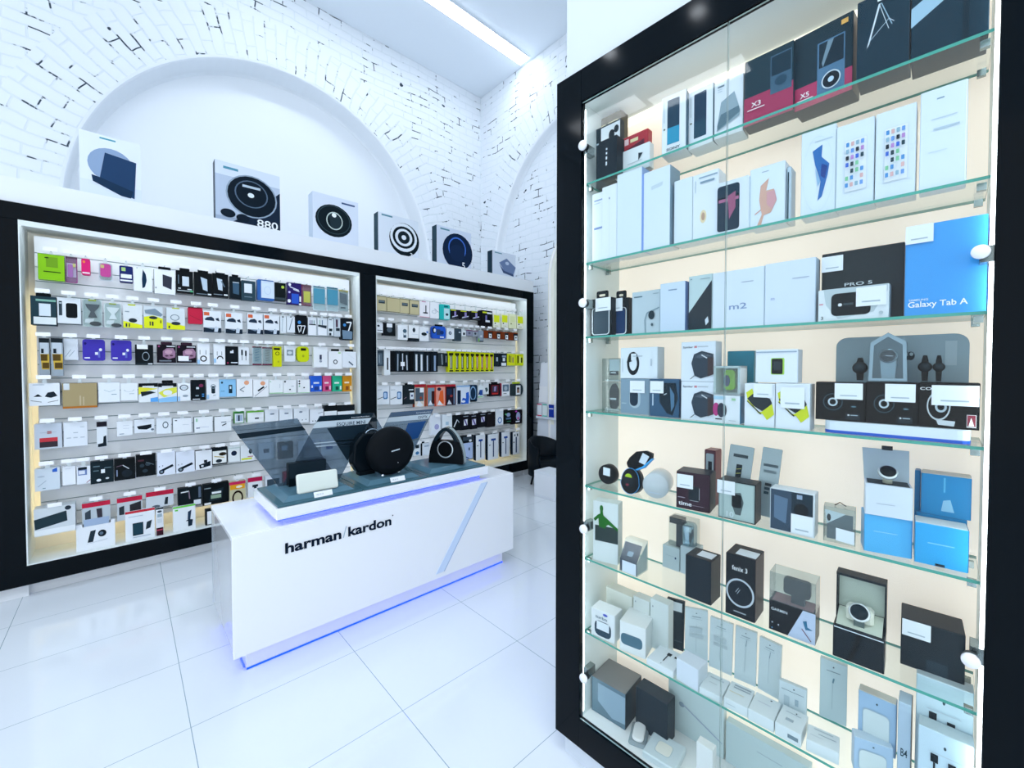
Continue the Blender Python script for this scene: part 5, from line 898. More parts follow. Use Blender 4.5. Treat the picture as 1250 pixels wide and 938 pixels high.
# ---- top shelf
eb(0, 725, 758, 150, .118, .05, '5a5440', [R_(.1, .1, .45, .9, 'd9cf9a'), R_(.55, .1, .9, .9, 'd9cf9a')], 'dark box with two cream windows at the back left of the top shelf')
eb(0, 722, 757, 161, .085, .03, '1c2e38', [R_(.35, .03, 1, .42, 'e3ecf2'), E(.72, .2, .1, .08, '16222a'), E(.88, .14, .08, .06, '16222a'), R_(.05, .25, .3, .28, '9fb4c0')], 'dark box with earphones on a white band, back left of the top shelf')
def chev(r, w, h, d): pass
zb(0, (720.5, 213.5), (747, 207), 175, .05, '15222b', [R_(.42, .25, .5, .3, 'c9d6de'), R_(.42, .36, .5, .42, 'e3ecf2'), R_(.42, .48, .5, .56, 'e3ecf2'), R_(.42, .62, .5, .72, 'e3ecf2')], 'black gift box with small vertical white letters on the top shelf', gl=.5)
eb(0, 755, 791, 172, .088, .03, 'b32334', [R_(.22, .06, .36, .2, 'e6c9cc'), R_(.42, .1, .68, .18, 'e9dfae'), Pn([(.12, .35), (.88, .2), (.9, .5), (.12, .62)], '5c2538')], 'red blister pack with an oblong adapter, left on the top shelf', n='accessory_pack')
eb(0, 750, 793, 190, .055, .03, 'dfe8ec', [R_(0, 0, .26, 1, '16222a'), R_(.04, .4, .22, .46, 'b9c8d0'), Pn([(.7, .3), (.82, .35), (.7, .6)], '26343c'), R_(.4, .6, .8, .63, 'b5c4cc')], 'low white box with a black left end on the top shelf')
phone = lambda a, b: [R_(.24, .08, .74, .84, a), R_(.24, .56, .74, .84, b), E(.12, .56, .04, .015, '5a5f40'), R_(.1, .1, .13, .45, 'b4c2cc')]
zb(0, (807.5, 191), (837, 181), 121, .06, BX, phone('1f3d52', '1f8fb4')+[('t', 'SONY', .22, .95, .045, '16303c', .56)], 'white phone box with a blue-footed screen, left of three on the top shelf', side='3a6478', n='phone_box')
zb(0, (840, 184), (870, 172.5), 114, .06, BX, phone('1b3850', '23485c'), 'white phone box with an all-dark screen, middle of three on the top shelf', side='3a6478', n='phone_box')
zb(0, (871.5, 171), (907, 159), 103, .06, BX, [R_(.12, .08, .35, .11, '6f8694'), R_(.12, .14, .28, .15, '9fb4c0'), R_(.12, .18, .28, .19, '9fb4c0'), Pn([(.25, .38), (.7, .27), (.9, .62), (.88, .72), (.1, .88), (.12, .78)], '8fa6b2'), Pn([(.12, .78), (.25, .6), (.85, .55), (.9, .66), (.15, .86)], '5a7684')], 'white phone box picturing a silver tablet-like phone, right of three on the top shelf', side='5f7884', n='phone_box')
zb(0, (908, 156.5), (968, 134), 77, .05, '1c3642', [R_(0, .57, 1, 1, 'a03058'), R_(.55, .1, .97, .66, '355a72'), R_(.57, .12, .95, .4, '16303f'), E(.76, .5, .12, .07, '26465a'), ('t', 'X3', .16, .74, .07, 'f0e6ea', .2), R_(.08, .77, .44, .783, 'f0e6ea')], 'black and crimson player box marked X3 on the top shelf', n='player_box')
zb(0, (968.5, 138), (1040, 109), 49.5, .07, '1a323e', [R_(0, .70, 1, 1, 'b03460'), R_(.42, .22, .88, .92, '4a7596'), R_(.45, .24, .86, .56, '142a38'), Pn([(.6, .24), (.7, .24), (.52, .56), (.5, .5)], '6f8b9c'), G(.66, .76, .16, .115, .12, 'cfe0ea'), E(.66, .76, .135, .095, '16222c'), E(.66, .76, .05, .035, 'b9d4e6'), R_(.82, .07, .93, .13, 'e6b25a'), ('t', 'X5', .13, .865, .065, 'f4eef0', .16), R_(.07, .89, .36, .90, 'f4eef0')], 'black and crimson player box marked X5 on the top shelf', side='1a323e', n='player_box')
eb(0, 1046.8, 1111, 4, .016, .075, '173241', [Pn([(.42, .14), (.46, .14), (.25, .60), (.20, .64)], 'cfe0ea'), L_(.47, .14, .68, .46, .02, '8fb0c4'), L_(.44, .16, .62, .50, .012, 'cfe0ea'), L_(.25, .57, .62, .38, .015, 'a9c4d4'), L_(.62, .38, .72, .44, .012, 'cfe0ea')]+[E(x, y, .012, .012, '0b1a22') for x, y in ((.1, .3), (.2, .35), (.6, .75), (.8, .3), (.85, .6), (.55, .9), (.92, .2))], 'dark box with a white wireframe triangle on the top shelf', stick=(.40, -.30, .9, .12), n='product_box')
eb(0, 1113.5, 1209, -30, .020, .085, '173241', [Pn([(.0, .40), (.75, .14), (.98, .06), (.98, .24), (.0, .62)], '9cc0d6'), R_(.68, .24, .76, 1, '122834')]+[E(x, y, .01, .012, '0b1a22') for x, y in ((.3, .7), (.5, .65), (.2, .85))], 'big dark box with a pale slanted band at the right end of the top shelf')
# ---- second shelf
eb(1, 723, 735.5, 238, .03, .06, BX, [R_(.2, .10, 1, .12, '8fa4c8'), R_(.2, .5, 1, .53, '7f97c4'), R_(.2, .15, .8, .16, 'b4c4d4')], 'slim white box with two blue lines, left end of the second shelf')
eb(1, 735, 753, 229.6, .022, .06, 'e3edf5', [R_(.48, .16, .54, .19, '3a5a8a'), R_(.5, .2, .52, 1, 'd3e0ea')], 'narrow white phone box beside the blue-lined one', n='phone_box')
eb(1, 753.3, 783.5, 214, .016, .07, 'd9e7f0', [], 'plain white phone box, third on the second shelf', side='8fb0e0', n='phone_box')
eb(1, 785.8, 818, 212, .018, .07, 'd9e7f1', [Pn([(.3, .2), (.75, .18), (.72, .23), (.3, .25)], 'c3d4de')], 'white phone box with a blue spine on its left', side='7f9cb0', n='phone_box')
eb(1, 783.6, 785.7, 213, .018, .07, '7f9fe0', [], 'blue booklet edge between two white phone boxes', n='booklet', c='booklet')
eb(1, 823, 845.5, 222, .03, .06, 'dae7ef', [], 'white phone box left of the one with the gold flower', n='phone_box')
eb(1, 846, 877.5, 215, .028, .06, 'dfeaf3', [E(.42, .66, .13, .10, 'e6d9b4'), E(.42, .66, .07, .06, 'b99a84'), R_(.25, .06, .95, .08, '8fa9bc'), R_(.3, .13, .85, .16, '7f99ac'), R_(.1, .10, .13, .28, 'a9bcc8')], 'white phone box with a small gold flower', n='phone_box')
eb(1, 876, 914, 224.5, .018, .05, 'd9e6f0', [Q(.0, .08, .72, .96, .10, '21384a'), R_(.0, .3, .72, .36, '16222f'), R_(.05, .34, .7, .40, 'a8688c'), Pn([(.35, .3), (.6, .24), (.6, .55), (.4, .75)], '9c5a7c')], 'white phone box with a dark rose-lit screen', n='phone_box', g=None)
eb(1, 915.8, 958.5, 208, .030, .06, 'd9e8f3', [R_(.35, .09, .55, .105, '9fb4c4'), Pn([(.32, .32), (.56, .22), (.48, .42), (.70, .42), (.78, .62), (.62, .80), (.42, .82), (.34, .98), (.22, .98), (.36, .8), (.28, .55)], 'd0a898'), Pn([(.50, .45), (.72, .45), (.78, .6), (.65, .75), (.5, .65)], 'cf9da4'), L_(.16, .78, .34, .72, .03, 'c99886')], 'white phone box with a rose-gold fish-like swirl', n='phone_box')
eb(1, 960.8, 966, 204, .040, .05, 'b9cedb', [R_(.2, .1, .5, 1, '25404c')], 'slim upright box edge beside the rose swirl box')
eb(1, 978.5, 1021, 164, .030, .06, 'd9e8f2', [R_(.4, .14, .9, .155, 'b9ccd8'), Pn([(.34, .25), (.62, .20), (.60, .34), (.82, .44), (.78, .56), (.62, .80), (.50, .84), (.58, .62), (.42, .42)], '2a6ab0'), Pn([(.6, .42), (.78, .46), (.7, .6), (.58, .56)], '123f8a'), Pn([(.42, .45), (.58, .62), (.5, .68)], '8fb9dc'), G(.5, .53, .44, .44, .015, 'cbdbe6')], 'white phone box with a blue swirl', n='phone_box')
ic = ['4a90d0', '26424e', 'b487c8', '6a9ce0', 'd8b0b0', '7cc49a', '3a6ad0', '22303c', '8fb4c8']
def icons(): 
    D = [G(.52, .52, .0, .0, .1, 'cbd9e4'), R_(.22, .20, .82, .82, 'd3e0ea'), R_(.24, .21, .80, .81, 'e6eff5')]; k = 0
    for j in range(7):
        for i in range(4):
            if (i+j*3) % 5 == 2 and j in (3, 4, 5): continue
            D.append(Q(.27+i*.13, .23+j*.083, .35+i*.13, .28+j*.083, .015, ic[(k*4+j) % 9])); k += 1
    return D
eb(1, 1021.5, 1068, 156, .026, .06, 'dbe9f3', icons(), 'white phone box with app icons, left of two', n='phone_box')
eb(1, 1069.5, 1119, 140, .022, .06, 'dbe9f3', icons(), 'white phone box with app icons, right of two', n='phone_box')
eb(1, 1124, 1181.5, 114.5, .020, .05, 'dceaf5', [R_(.36, .10, .52, .115, '8fa9bc'), R_(.25, .30, .8, .312, 'c3d4e0'), R_(.3, .40, .85, .42, 'b4c8d6'), R_(.2, .63, .6, .64, 'c9d9e4')], 'tall plain white box at the right end of the second shelf', side='a9c4d2')
# ---- third shelf
def ctab(x0, x1):
    def f(r, w, h, d):
        m = MB(); a = rrect(x0*w, h-.002, x1*w, h+.028, .006); m.prism(a, .010, .013, mat('10181e', .4)); m.flat(rrect(x0*w+.012, h+.008, x1*w-.012, h+.016, .003), .0095, mat('e6ddc8')); m.build('hang_tab', r)
        m = MB(); m.quads(rrect(-w*.42, .005, w*.42, h*.75, .012), rrect(-w*.38, .008, w*.38, h*.74, .010), -.004, mat('cfdbe2', .2)); m.build('white_rim', r)
    return f
eb(2, 743.5, 767.5, 366, .075, .03, '0e161c', [Q(.1, .3, .82, .96, .08, '1b3a66')], 'black case pack with a dark blue case, left of the third shelf', stick=(.05, .0, .72, .34), extra=ctab(-.2, .3), n='phone_case_pack', c='package')
eb(2, 721.5, 747, 366, .045, .03, '111b22', [Q(.12, .28, .9, .96, .08, '3a4c58')], 'black case pack with a slate grey case, far left of the third shelf', stick=(.25, .0, .97, .34), extra=ctab(-.3, .25), n='phone_case_pack', c='package')
eb(2, 765, 770.5, 371, .09, .04, '0b1217', [], 'thin black case edge beside the case packs', n='phone_case', c='case')
eb(2, 771.5, 806, 357.5, .05, .05, 'b9cbd3', [R_(.08, .11, .38, .14, '55707e'), R_(.76, .08, .95, .1, '8fa4ae'), L_(.50, .98, .48, .68, .04, '7f98a4'), L_(.48, .68, .56, .52, .04, '7f98a4'), L_(.56, .52, .98, .42, .04, '7f98a4'), E(.72, .58, .11, .10, '1f343e'), E(.74, .80, .04, .035, '4a626e')], 'grey phone box with a camera lens picture', side='6f8790', n='phone_box')
eb(2, 806, 836.5, 347, .035, .06, 'c9dbec', [R_(.34, .14, .68, .165, '7f98b4')], 'pale blue-white upright phone box', side='5f80b4', n='phone_box')
eb(2, 841, 870, 338, .045, .05, 'bcd3d6', [Pn([(.0, .68), (.97, .12), (.97, 1), (0, 1)], '22303a'), Pn([(.70, .82), (.82, .76), (.86, .86), (.74, .92)], 'd3e0ea'), R_(.08, .05, .14, .07, '6f8a94'), R_(.5, .07, .9, .085, '8fa6ae')], 'phone box split diagonally pale green over black', side='34525e', n='phone_box')
eb(2, 870, 933.5, 334, .035, .05, 'd6e4ef', [('t', 'm2', .34, .68, .10, '7f97c0', .34), R_(.58, .22, .80, .235, '9fb0c4')], 'white box marked m2 in thin outline letters', n='phone_box')
eb(2, 934, 996, 323, .030, .05, 'd3e1ef', [('t', 'm', .13, .60, .055, '8fa3cc', None), R_(.56, .28, .88, .295, 'a9b9cc')], 'white box marked with a thin m, right of the m2 box', side='9fb6c8', n='phone_box')
eb(2, 1003.5, 1104.5, 311, .065, .05, '222d33', [('t', 'PRO 5', .30, .50, .045, 'c3d0d6', .34)], 'black box marked PRO 5 behind the white router box', stick=(.0, .05, .28, .27), n='phone_box')
def routerx(r, w, h, d): pass
eb(2, 999, 1085.5, 355, .018, .045, 'dce7ec', [Pn([(.08, 0), (.98, 0), (.98, .2), (.8, .8), (.3, .95), (.12, .5)], 'b7c8ce'), Q(.20, .16, .76, .86, .08, '121c22'), E(.33, .52, .03, .05, 'dfe8ec'), R_(.38, .48, .52, .54, '3a4c54'), ('t', '3', .05, .95, .10, '3a4c54', None), R_(.02, .45, .08, .48, 'c8687c'), E(.9, .85, .03, .05, 'a9b9c0')], 'low white box picturing a black pocket router', stick=(.56, .05, .97, .62), side='8fa6b2', n='router_box')
eb(2, 1105.8, 1206.5, 278, .030, .045, '3f9be4', [('t', 'SAMSUNG', .06, .835, .022, 'd9eafa', .25), ('t', 'Galaxy Tab A', .05, .905, .062, 'f0f7fd', .74)], 'large bright blue tablet box on the third shelf', stick=(.0, .0, .36, .20), n='tablet_box', gl=.15)
eb(2, 1208, 1212.5, 262, .045, .045, '4a9fe0', [], 'blue box edge right of the big tablet box', n='tablet_box')
# ---- fourth shelf
def clearbox(A, B, z, h, d, label, inner, n='clear_case', c='box', m0=PLASTIC, ang=True, tilt=0, g=None):
    w = math.hypot(B[0]-A[0], B[1]-A[1]); an = math.atan2(B[1]-A[1], B[0]-A[0])
    r = empty(n, cab((A[0]+B[0])/2, (A[1]+B[1])/2, z), (tilt, 0, CROT+an)); m = MB(); t = .0015
    m.box(-w/2, 0, 0, w/2, t, h, m0); m.box(-w/2, d-t, 0, w/2, d, h, m0); m.box(-w/2, t, 0, -w/2+t, d-t, h, m0); m.box(w/2-t, t, 0, w/2, d-t, h, m0); m.box(-w/2, 0, h, w/2, d, h+t, m0)
    m.build('clear_shell', r); inner(r, w, h, d); return tag(r, label, c, g)
def band_in(col, face):
    def f(r, w, h, d):
        MB().box(-w*.42, .01, .001, w*.42, d-.004, .006, mat('d9e2e2', .4)).build('insert', r)
        m = MB()
        if face: m.prism([(-w*.1, h*.08), (w*.14, .006), (w*.30, h*.18), (w*.30, h*.75), (w*.12, h*.96), (-w*.02, h*.93), (-w*.16, h*.72), (-w*.16, h*.25)], .012, .022, mat(col, .3)); m.flat([(-w*.12, h*.38), (w*.22, h*.38), (w*.22, h*.45), (-w*.12, h*.45)], .0112, mat('dfe8ee'))
        else: m.prism(rrect(-w*.16, h*.28, w*.26, h*.46, .004), .012, .022, mat(col, .3)); m.flat([(-w*.1, h*.36), (w*.2, h*.36), (w*.2, h*.42), (-w*.1, h*.42)], .0112, mat('dfe8ee'))
        m.build('wristband', r)
    return f
def sc(px, e): return cab_e(px, 450, e)[0]
s0, s1 = sc(735, .09), sc(756.5, .09)
clearbox((s0, .09), (s1, .09), SZ[3], .105, .05, 'clear case with a black wristband, lower of the left stack', band_in('0c1216', True), n='wristband_case')
clearbox((s0, .09), (s1, .09), SZ[3]+.108, .085, .05, 'clear case with a small black band and white card, upper of the left stack', lambda r, w, h, d: (band_in('16202a', False)(r, w, h, d), MB().box(-w*.16, .010, h*.48, w*.42, .011, h*.97, mat('dce8f0', .4)).build('card', r)), n='wristband_case')
uband = [G(.36, .52, .17, .38, .38, '0f1b22'), Pn([(.18, .48), (.30, .18), (.33, .45)], '0f1b22'), R_(.27, .2, .45, .42, 'dde8ee'), Pn([(.26, .2), (.31, .2), (.31, .46), (.19, .5)], '0f1b22'), R_(.36, .27, .62, .30, 'a9b8c4'), R_(.06, .35, .09, .8, 'c3d0da'), R_(.84, .38, .87, .6, 'a9b8c4')]
eb(3, 757.5, 793, 462, .060, .05, '7e99ab', [Q(.32, .3, .7, .84, .2, 'a9bfca'), Q(.34, .32, .62, .78, .14, '1c3040'), R_(.05, .7, .22, .73, '9fb6c4')], 'grey-blue case box with a U-shaped band, below the white band box', stick=(.36, .06, .86, .40), side='5a7486', n='wristband_box')
zt = cab_e(757.5, 462, .06)[1]
eb(3, 757.5, 802.5, 425, .060, .05, 'dde8ef', uband, 'white box with a black U-shaped wristband, atop two blue boxes', z=zt+.001, side='b9c8d2', n='wristband_box')
eb(3, 793.3, 829, 462.5, .046, .062, '2f5676', [Pn([(.35, .1), (.9, .1), (.97, .5), (.8, .95), (.6, .9), (.35, .62)], '172834'), Pn([(.7, .2), (.85, .4), (.85, .7), (.75, .85)], '4a7494'), R_(.1, .4, .14, .72, 'b9d0e0'), L_(.5, .42, .6, .38, .02, 'cfe0ea')], 'deep blue box with a black band, front of the fourth shelf', stick=(.03, .06, .5, .38), side='1f4668', n='wristband_box')
tower = [('t', 'Spider', .06, .16, .05, '2c3a44', .3), R_(.40, .11, .48, .16, 'c87c84'), R_(.5, .12, .8, .14, 'a9b4bc'), Pn([(.32, .55), (.40, .32), (.62, .24), (.95, .32), (.96, .82), (.60, .93), (.42, .86)], '32404e'), Pn([(.42, .40), (.62, .30), (.92, .36), (.60, .42)], '4a5866'), L_(.62, .34, .78, .42, .03, 'd3dde4'), Pn([(.80, .42), (.96, .40), (.96, .82), (.80, .88)], '3f3438'), L_(.30, .95, .42, .86, .02, '2c3a44')]
z1 = cab_e(831.5, 465.5, .04)[1]
eb(3, 831.5, 873.5, 465.5, .040, .05, 'dde8f2', tower, 'white box picturing a dark faceted tower, lower of two', side='c3d2de', n='speaker_box')
eb(3, 831.5, 873.5, 418, .040, .05, 'dce7f1', tower, 'white box picturing a dark faceted tower, upper of two', z=z1+.0008, side='c3d2de', n='speaker_box')
eb(3, 888, 920.5, 466, .110, .04, '2a8ca4', [R_(.0, .1, 1, .4, '5aa4b8')], 'teal box, lower of two behind the open white boxes')
z2 = cab_e(888, 466, .11)[1]
eb(3, 888, 920.5, 429, .110, .04, '1a8098', [], 'teal box, upper of two behind the open white boxes', z=z2+.0008)
eb(3, 871.3, 903.5, 482, .022, .06, 'dfe9ef', [R_(.0, .04, .45, .16, 'a5cfe4'), E(.10, .52, .13, .24, 'b0307c'), E(.30, .54, .15, .26, '2a3648'), E(.42, .54, .09, .22, '16202a'), R_(.08, .84, .34, .88, '1c262c'), R_(.6, .88, .86, .9, 'a9b8c0'), R_(.7, .1, .85, .18, '9fd0a8')], 'white box with magenta and black wristbands below the green watch', side='1f7ca4', n='watch_box')
z3 = cab_e(871.3, 482, .022)[1]
def openwatch(r, w, h, d):
    t = .006; m = MB(); wm_ = mat('e6eff3', .4)
    m.box(-w/2, 0, 0, w/2, t, .006, wm_); m.box(-w/2, 0, 0, -w/2+t, d, h, wm_); m.box(w/2-t, 0, 0, w/2, d, h, wm_); m.box(-w/2, 0, h-t, w/2, d, h, wm_); m.box(-w/2, 0, 0, w/2, d, t, wm_); m.box(-w/2, d-.003, 0, w/2, d, h, mat('bfd0cc', .5)); m.build('white_shell', r)
    m = MB(); m.prism(rrect(-w*.22, h*.16, w*.2, h*.86, .010), d*.4, d*.62, mat('9ad61c', .35)); m.build('green_strap', r)
    m = MB(); m.prism(ell(-w*.10, h*.48, w*.115, h*.20), d*.36, d*.398, mat('123a6c', .2)); m.build('watch_face', r)
s0, s1 = sc(871.3, .022), sc(903.5, .022); hh = cab_e(871.3, 447, .022)[1]-z3-.001
r = empty('watch_box', cab((s0+s1)/2, .022, z3+.001), (0, 0, CROT)); openwatch(r, s1-s0, hh, .06); MB().box(-(s1-s0)/2, -.001, .001, (s1-s0)/2, -.0002, hh, PLASTIC).build('clear_front', r)
tag(r, 'open-fronted white box holding a lime green watch', 'box')
yb_ = [Pn([(.06, .22), (.26, .12), (.32, .22), (.12, .42)], 'cfdc2a'), Pn([(.10, .36), (.30, .24), (.85, .34), (.92, .44), (.86, .52), (.60, .64), (.30, .52)], '1f2c34'), Pn([(.08, .40), (.14, .40), (.50, .66), (.58, .66), (.92, .46), (.99, .70), (.76, .84), (.62, .70), (.50, .70)], 'c6d41e'), Pn([(.08, .42), (.12, .42), (.58, .70), (.55, .72)], '141c20')]
eb(3, 909, 946, 468, .020, .055, 'dfe9f1', yb_, 'white box with a yellow and black band, left of two', stick=(.32, .0, .94, .32), n='wristband_box', gl=.35)
eb(3, 947, 989, 468, .018, .055, 'dfe9f1', yb_, 'white box with a yellow and black band, right of two', stick=(.16, .08, .86, .54), side='b9ccd8', n='wristband_box')
z4 = cab_e(922.5, 467, .03)[1]
eb(3, 922.5, 974, 427.5, .030, .05, 'e2ecf4', [Q(.38, .26, .70, .76, .03, 'a6d85c'), Q(.40, .28, .66, .74, .03, '10181c'), R_(.44, .36, .62, .62, '2c3840'), R_(.02, .06, .98, .09, '8fa6be')], 'white box with a black square watch rimmed in green', z=z4+.0008, side='c3d4e2', n='watch_box')
# tray, black watch boxes, grey backdrop
a = cab_e(1005.5, 520, .02); b = cab_e(1186, 520, .02)
m = MB(); w = b[0]-a[0]; m.prismz(rrect(-w/2, 0, w/2, .145, .02), .008, .030, mat('dbe8f0', .3)); m.prismz(rrect(-w/2, 0, w/2, .145, .02), .001, .008, mat('1858c8', .3))
tag(m.build('display_tray', loc=cab((a[0]+b[0])/2, .018, SZ[3]), rot=(0, 0, CROT)), 'white tray with a blue lower edge under the black watch boxes', 'tray')
zt = SZ[3]+.0305
dial = [G(.36, .52, .20, .22, .08, '34505e'), G(.36, .52, .10, .11, .35, 'b9ccd6'), R_(.62, .8, .9, .95, '1f2c34'), E(.68, .84, .02, .02, 'dfe8ee'), R_(.72, .83, .86, .85, 'a9bcc6'), E(.78, .62, .05, .02, '4a7484')]
eb(3, 996, 1057, 466, .030, .055, '0a1014', dial, 'black watch box, left of three in front', z=zt, stick=(.40, .03, .95, .44), n='watch_box', gl=.15)
eb(3, 1057.5, 1121.5, 466.2, .030, .055, '0a1014', dial, 'black watch box, middle of three in front', z=zt, stick=(.38, .04, .95, .46), n='watch_box', gl=.15)
eb(3, 1122, 1197, 466.6, .030, .055, '080d10', [G(.34, .52, .20, .32, .12, 'b9c6cc'), G(.38, .54, .10, .12, .4, 'a9bcc6'), Pn([(.3, .82), (.62, .84), (.60, .95), (.34, .93)], 'c3ced4'), R_(.80, .68, .95, .95, 'c9cfd2'), R_(.81, .69, .94, .93, '7c2c3c'), Pn([(.83, .92), (.87, .74), (.92, .92)], 'e9edf0'), ('t', 'CO', .02, .17, .06, 'dfe8ec', .20)], 'black watch box with a large silver watch, right of three', z=zt, stick=(.22, .06, .985, .5), n='watch_box', gl=.15)
eb(3, 1021, 1184, 413, .135, .012, '8fa6b0', [E(.60, .24, .03, .05, '1a2a34'), E(.605, .22, .014, .02, '9fb4bc'), R_(.84, .08, .92, .35, 'a4b8c0')], 'grey plastic backdrop with rounded corners behind the black boxes', z=zt, round=.10, n='display_backdrop', c='backdrop', gl=.2)
zt2 = cab_e(1060, 465.5, .03)[1]+.001
a = cab_e(1060.5, 440, .035); b = cab_e(1108, 440, .035); w = b[0]-a[0]
r = empty('watch_case', cab((a[0]+b[0])/2, .035, zt2), (0, 0, CROT)); hp = .085; hh = cab_e(1086, 406, .035)[1]-zt2; hs = hh*.80
P = [(-w/2, 0), (w/2, 0), (w/2*.92, hs), (0, hh), (-w/2*.92, hs)]; m = MB(); m.prism(P, 0, .045, clear_mat('grey_plastic', 'd3dfe4', dens=.12, body='8fa6b2')); m.build('clear_shell', r)
Pi = [(x*.80, z*.86+.006) for x, z in P]; m = MB(); m.quads(P, Pi, -.001, mat('8ba3b0', .2)); m.build('front_rim', r)
m = MB(); m.prism([(-w*.16, .004), (w*.18, .004), (w*.22, hh*.4), (w*.16, hh*.62), (-w*.2, hh*.62), (-w*.2, hh*.4)], .006, .018, mat('b9cbd4', .35)); m.build('white_strap', r)
m = MB(); m.lathe([(w*.24, .003), (w*.25, .006), (w*.25, .016)], (0, 0, hh*.52), (0, 1, 0), mat('9fb4be', .15, .8)); m.lathe([(w*.20, .001), (w*.20, .0029)], (0, 0, hh*.52), (0, 1, 0), mat('16262f', .15)); m.flat([(-w*.1, hh*.54), (0, hh*.51), (w*.14, hh*.51), (w*.14, hh*.52), (0, hh*.525)], .0002, mat('dfe8ee')); m.build('watch', r)
tag(r, 'clear house-shaped case with a pale round watch atop the black boxes', 'case')
def bwatch(px0, px1, ytop, e, label, tilt=0):
    a = cab_e(px0, 450, e); b = cab_e(px1, 450, e); w = b[0]-a[0]; h = cab_e(px0, ytop, e)[1]-zt2
    r = empty('watch', cab((a[0]+b[0])/2, e, zt2), (0, 0, CROT)); blk = mat('0b1318', .3)
    m = MB(); m.prism([(-w*.2, 0), (w*.2, 0), (w*.24, h*.3), (w*.24, h*.8), (w*.14, h), (-w*.14, h), (-w*.24, h*.8), (-w*.24, h*.3)], .006, .014, blk); m.build('strap', r)
    m = MB(); m.lathe([(w*.44, 0), (w*.5, .003), (w*.5, .012)], (0, 0, h*.55), (0, 1, 0), blk); m.build('case', r)
    m = MB(); m.lathe([(w*.36, -.001), (w*.36, 0)], (0, 0, h*.55), (0, 1, 0), mat('26343c', .1)); m.build('dial', r); tag(r, label, 'watch', 'black watches behind the black boxes')
bwatch(1040, 1059, 437, .062, 'black watch upright left of the clear house-shaped case')
bwatch(1120, 1138, 434, .085, 'black watch nearest right of the clear house-shaped case')
bwatch(1138, 1154, 434, .078, 'black watch second right of the clear house-shaped case')
# ---- fifth shelf
c = cab_z(750, 588, SZ[4]); r = empty('headset_case', cab(c[0], .075, SZ[4]), (0, 0, CROT)); hR = .036
m = MB(); m.lathe([(hR*.93, 0), (hR, .004), (hR, .030), (hR*.9, .034)], (0, 0, hR), (0, 1, .0), mat('0a1014', .4)); m.build('round_case', r)
MB().prism([(-.012, hR*.95), (.017, hR*.9), (.018, hR*1.7), (-.011, hR*1.75)], -.0022, -.0012, mat('d3e0ea', .4)).build('price_sticker', r); tag(r, 'black round case with a white sticker, left on the fifth shelf', 'case')
c = cab_z(771, 602, SZ[4]); r = empty('headset_case', cab(c[0], .03, SZ[4]), (math.radians(-8), 0, CROT))
pl = [(.036*math.cos(t)*(1 if math.sin(t) < 0 else .92), .044+.043*math.sin(t)) for t in [2*PI*k/28 for k in range(28)]]
m = MB(); m.prism(pl, 0, .035, mat('080c10', .35), True); m.build('body', r); m = MB(); m.quads([(x*1.04, (z-.044)*1.03+.044) for x, z in pl], pl, -.001, mat('3aa8f0', .3)); m.build('blue_zip', r)
m = MB(); m.flat(ell(-.004, .046, .020, .026), -.002, mat('161e24')); m.flat(ell(-.006, .056, .013, .012, 20, 0, PI), -.003, mat('a4cc1c')); m.flat(ell(-.008, .030, .006, .004), -.003, mat('7c2034')); m.build('earphone_window', r)
lid = [(-.020, 0), (.004, -.006), (.036, .012), (.066, .044), (.066, .060), (.044, .066), (.008, .058), (-.016, .034), (-.026, .014)]
m = MB(); m.prism([(x, z+.088) for x, z in lid], .012, .026, mat('080c10', .35)); m.build('lid', r); m = MB(); m.prism([(.004, .081), (.036, .099), (.067, .131), (.070, .131), (.040, .095), (.006, .077)], .010, .027, mat('3aa8f0', .3)); m.build('lid_zip', r)
MB().prism([(.022, .112), (.044, .106), (.058, .136), (.034, .145)], .009, .0105, mat('d3e0ea', .4)).build('price_sticker', r); tag(r, 'open black case with bright blue zip on the fifth shelf', 'case')
c = cab_z(811, 603.5, SZ[4]); r = empty('frosted_case', cab(c[0]+.002, .045, SZ[4]), (0, 0, CROT+.25)); m = MB(); m.lathe([(.040, 0), (.042, .003), (.042, .085), (.040, .088)], (0, 0, .0425), (0, 1, 0), FROST, n=36); m.build('drum', r)
MB().flat([(-.02, .018), (.018, .016), (.018, .019), (-.02, .021)], -.001, mat('b4c4d4')).build('print', r); tag(r, 'frosted drum-shaped case lying left of the purple box', 'case')
cc = cab_z(797, 590, SZ[4]); o = MB().tube([(-.03, 0, .005), (.0, .005, .004), (.025, .012, .004)], .0038, mat('b05a8c', .4)).build('strap', loc=cab(cc[0], max(cc[1], .05), SZ[4]), rot=(0, 0, CROT)); tag(o, 'pink strap lying between the black case and the frosted drum', 'strap')
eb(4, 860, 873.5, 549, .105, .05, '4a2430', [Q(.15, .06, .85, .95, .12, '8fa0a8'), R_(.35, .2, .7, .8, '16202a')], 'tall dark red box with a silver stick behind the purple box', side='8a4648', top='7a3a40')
zb(4, (824.8, 619.4), (866.2, 627.2), 575, .075, '33202c', [Q(.38, .36, .70, .74, .04, '16222a'), G(.55, .55, .0, .0, .1, 'b9c4cc'), L_(.70, .38, .70, .70, .01, 'b9c4cc'), L_(.42, .74, .68, .74, .01, 'b9c4cc'), ('t', 'time', .08, .90, .11, 'e9eef4', .40), R_(.50, .86, .85, .87, '8f8494'), R_(.06, .68, .28, .70, '9f94a4')], 'dark purple watch box marked time', stick=(.03, .06, .52, .43), side='0b0f13', top='2c3038', n='watch_box')
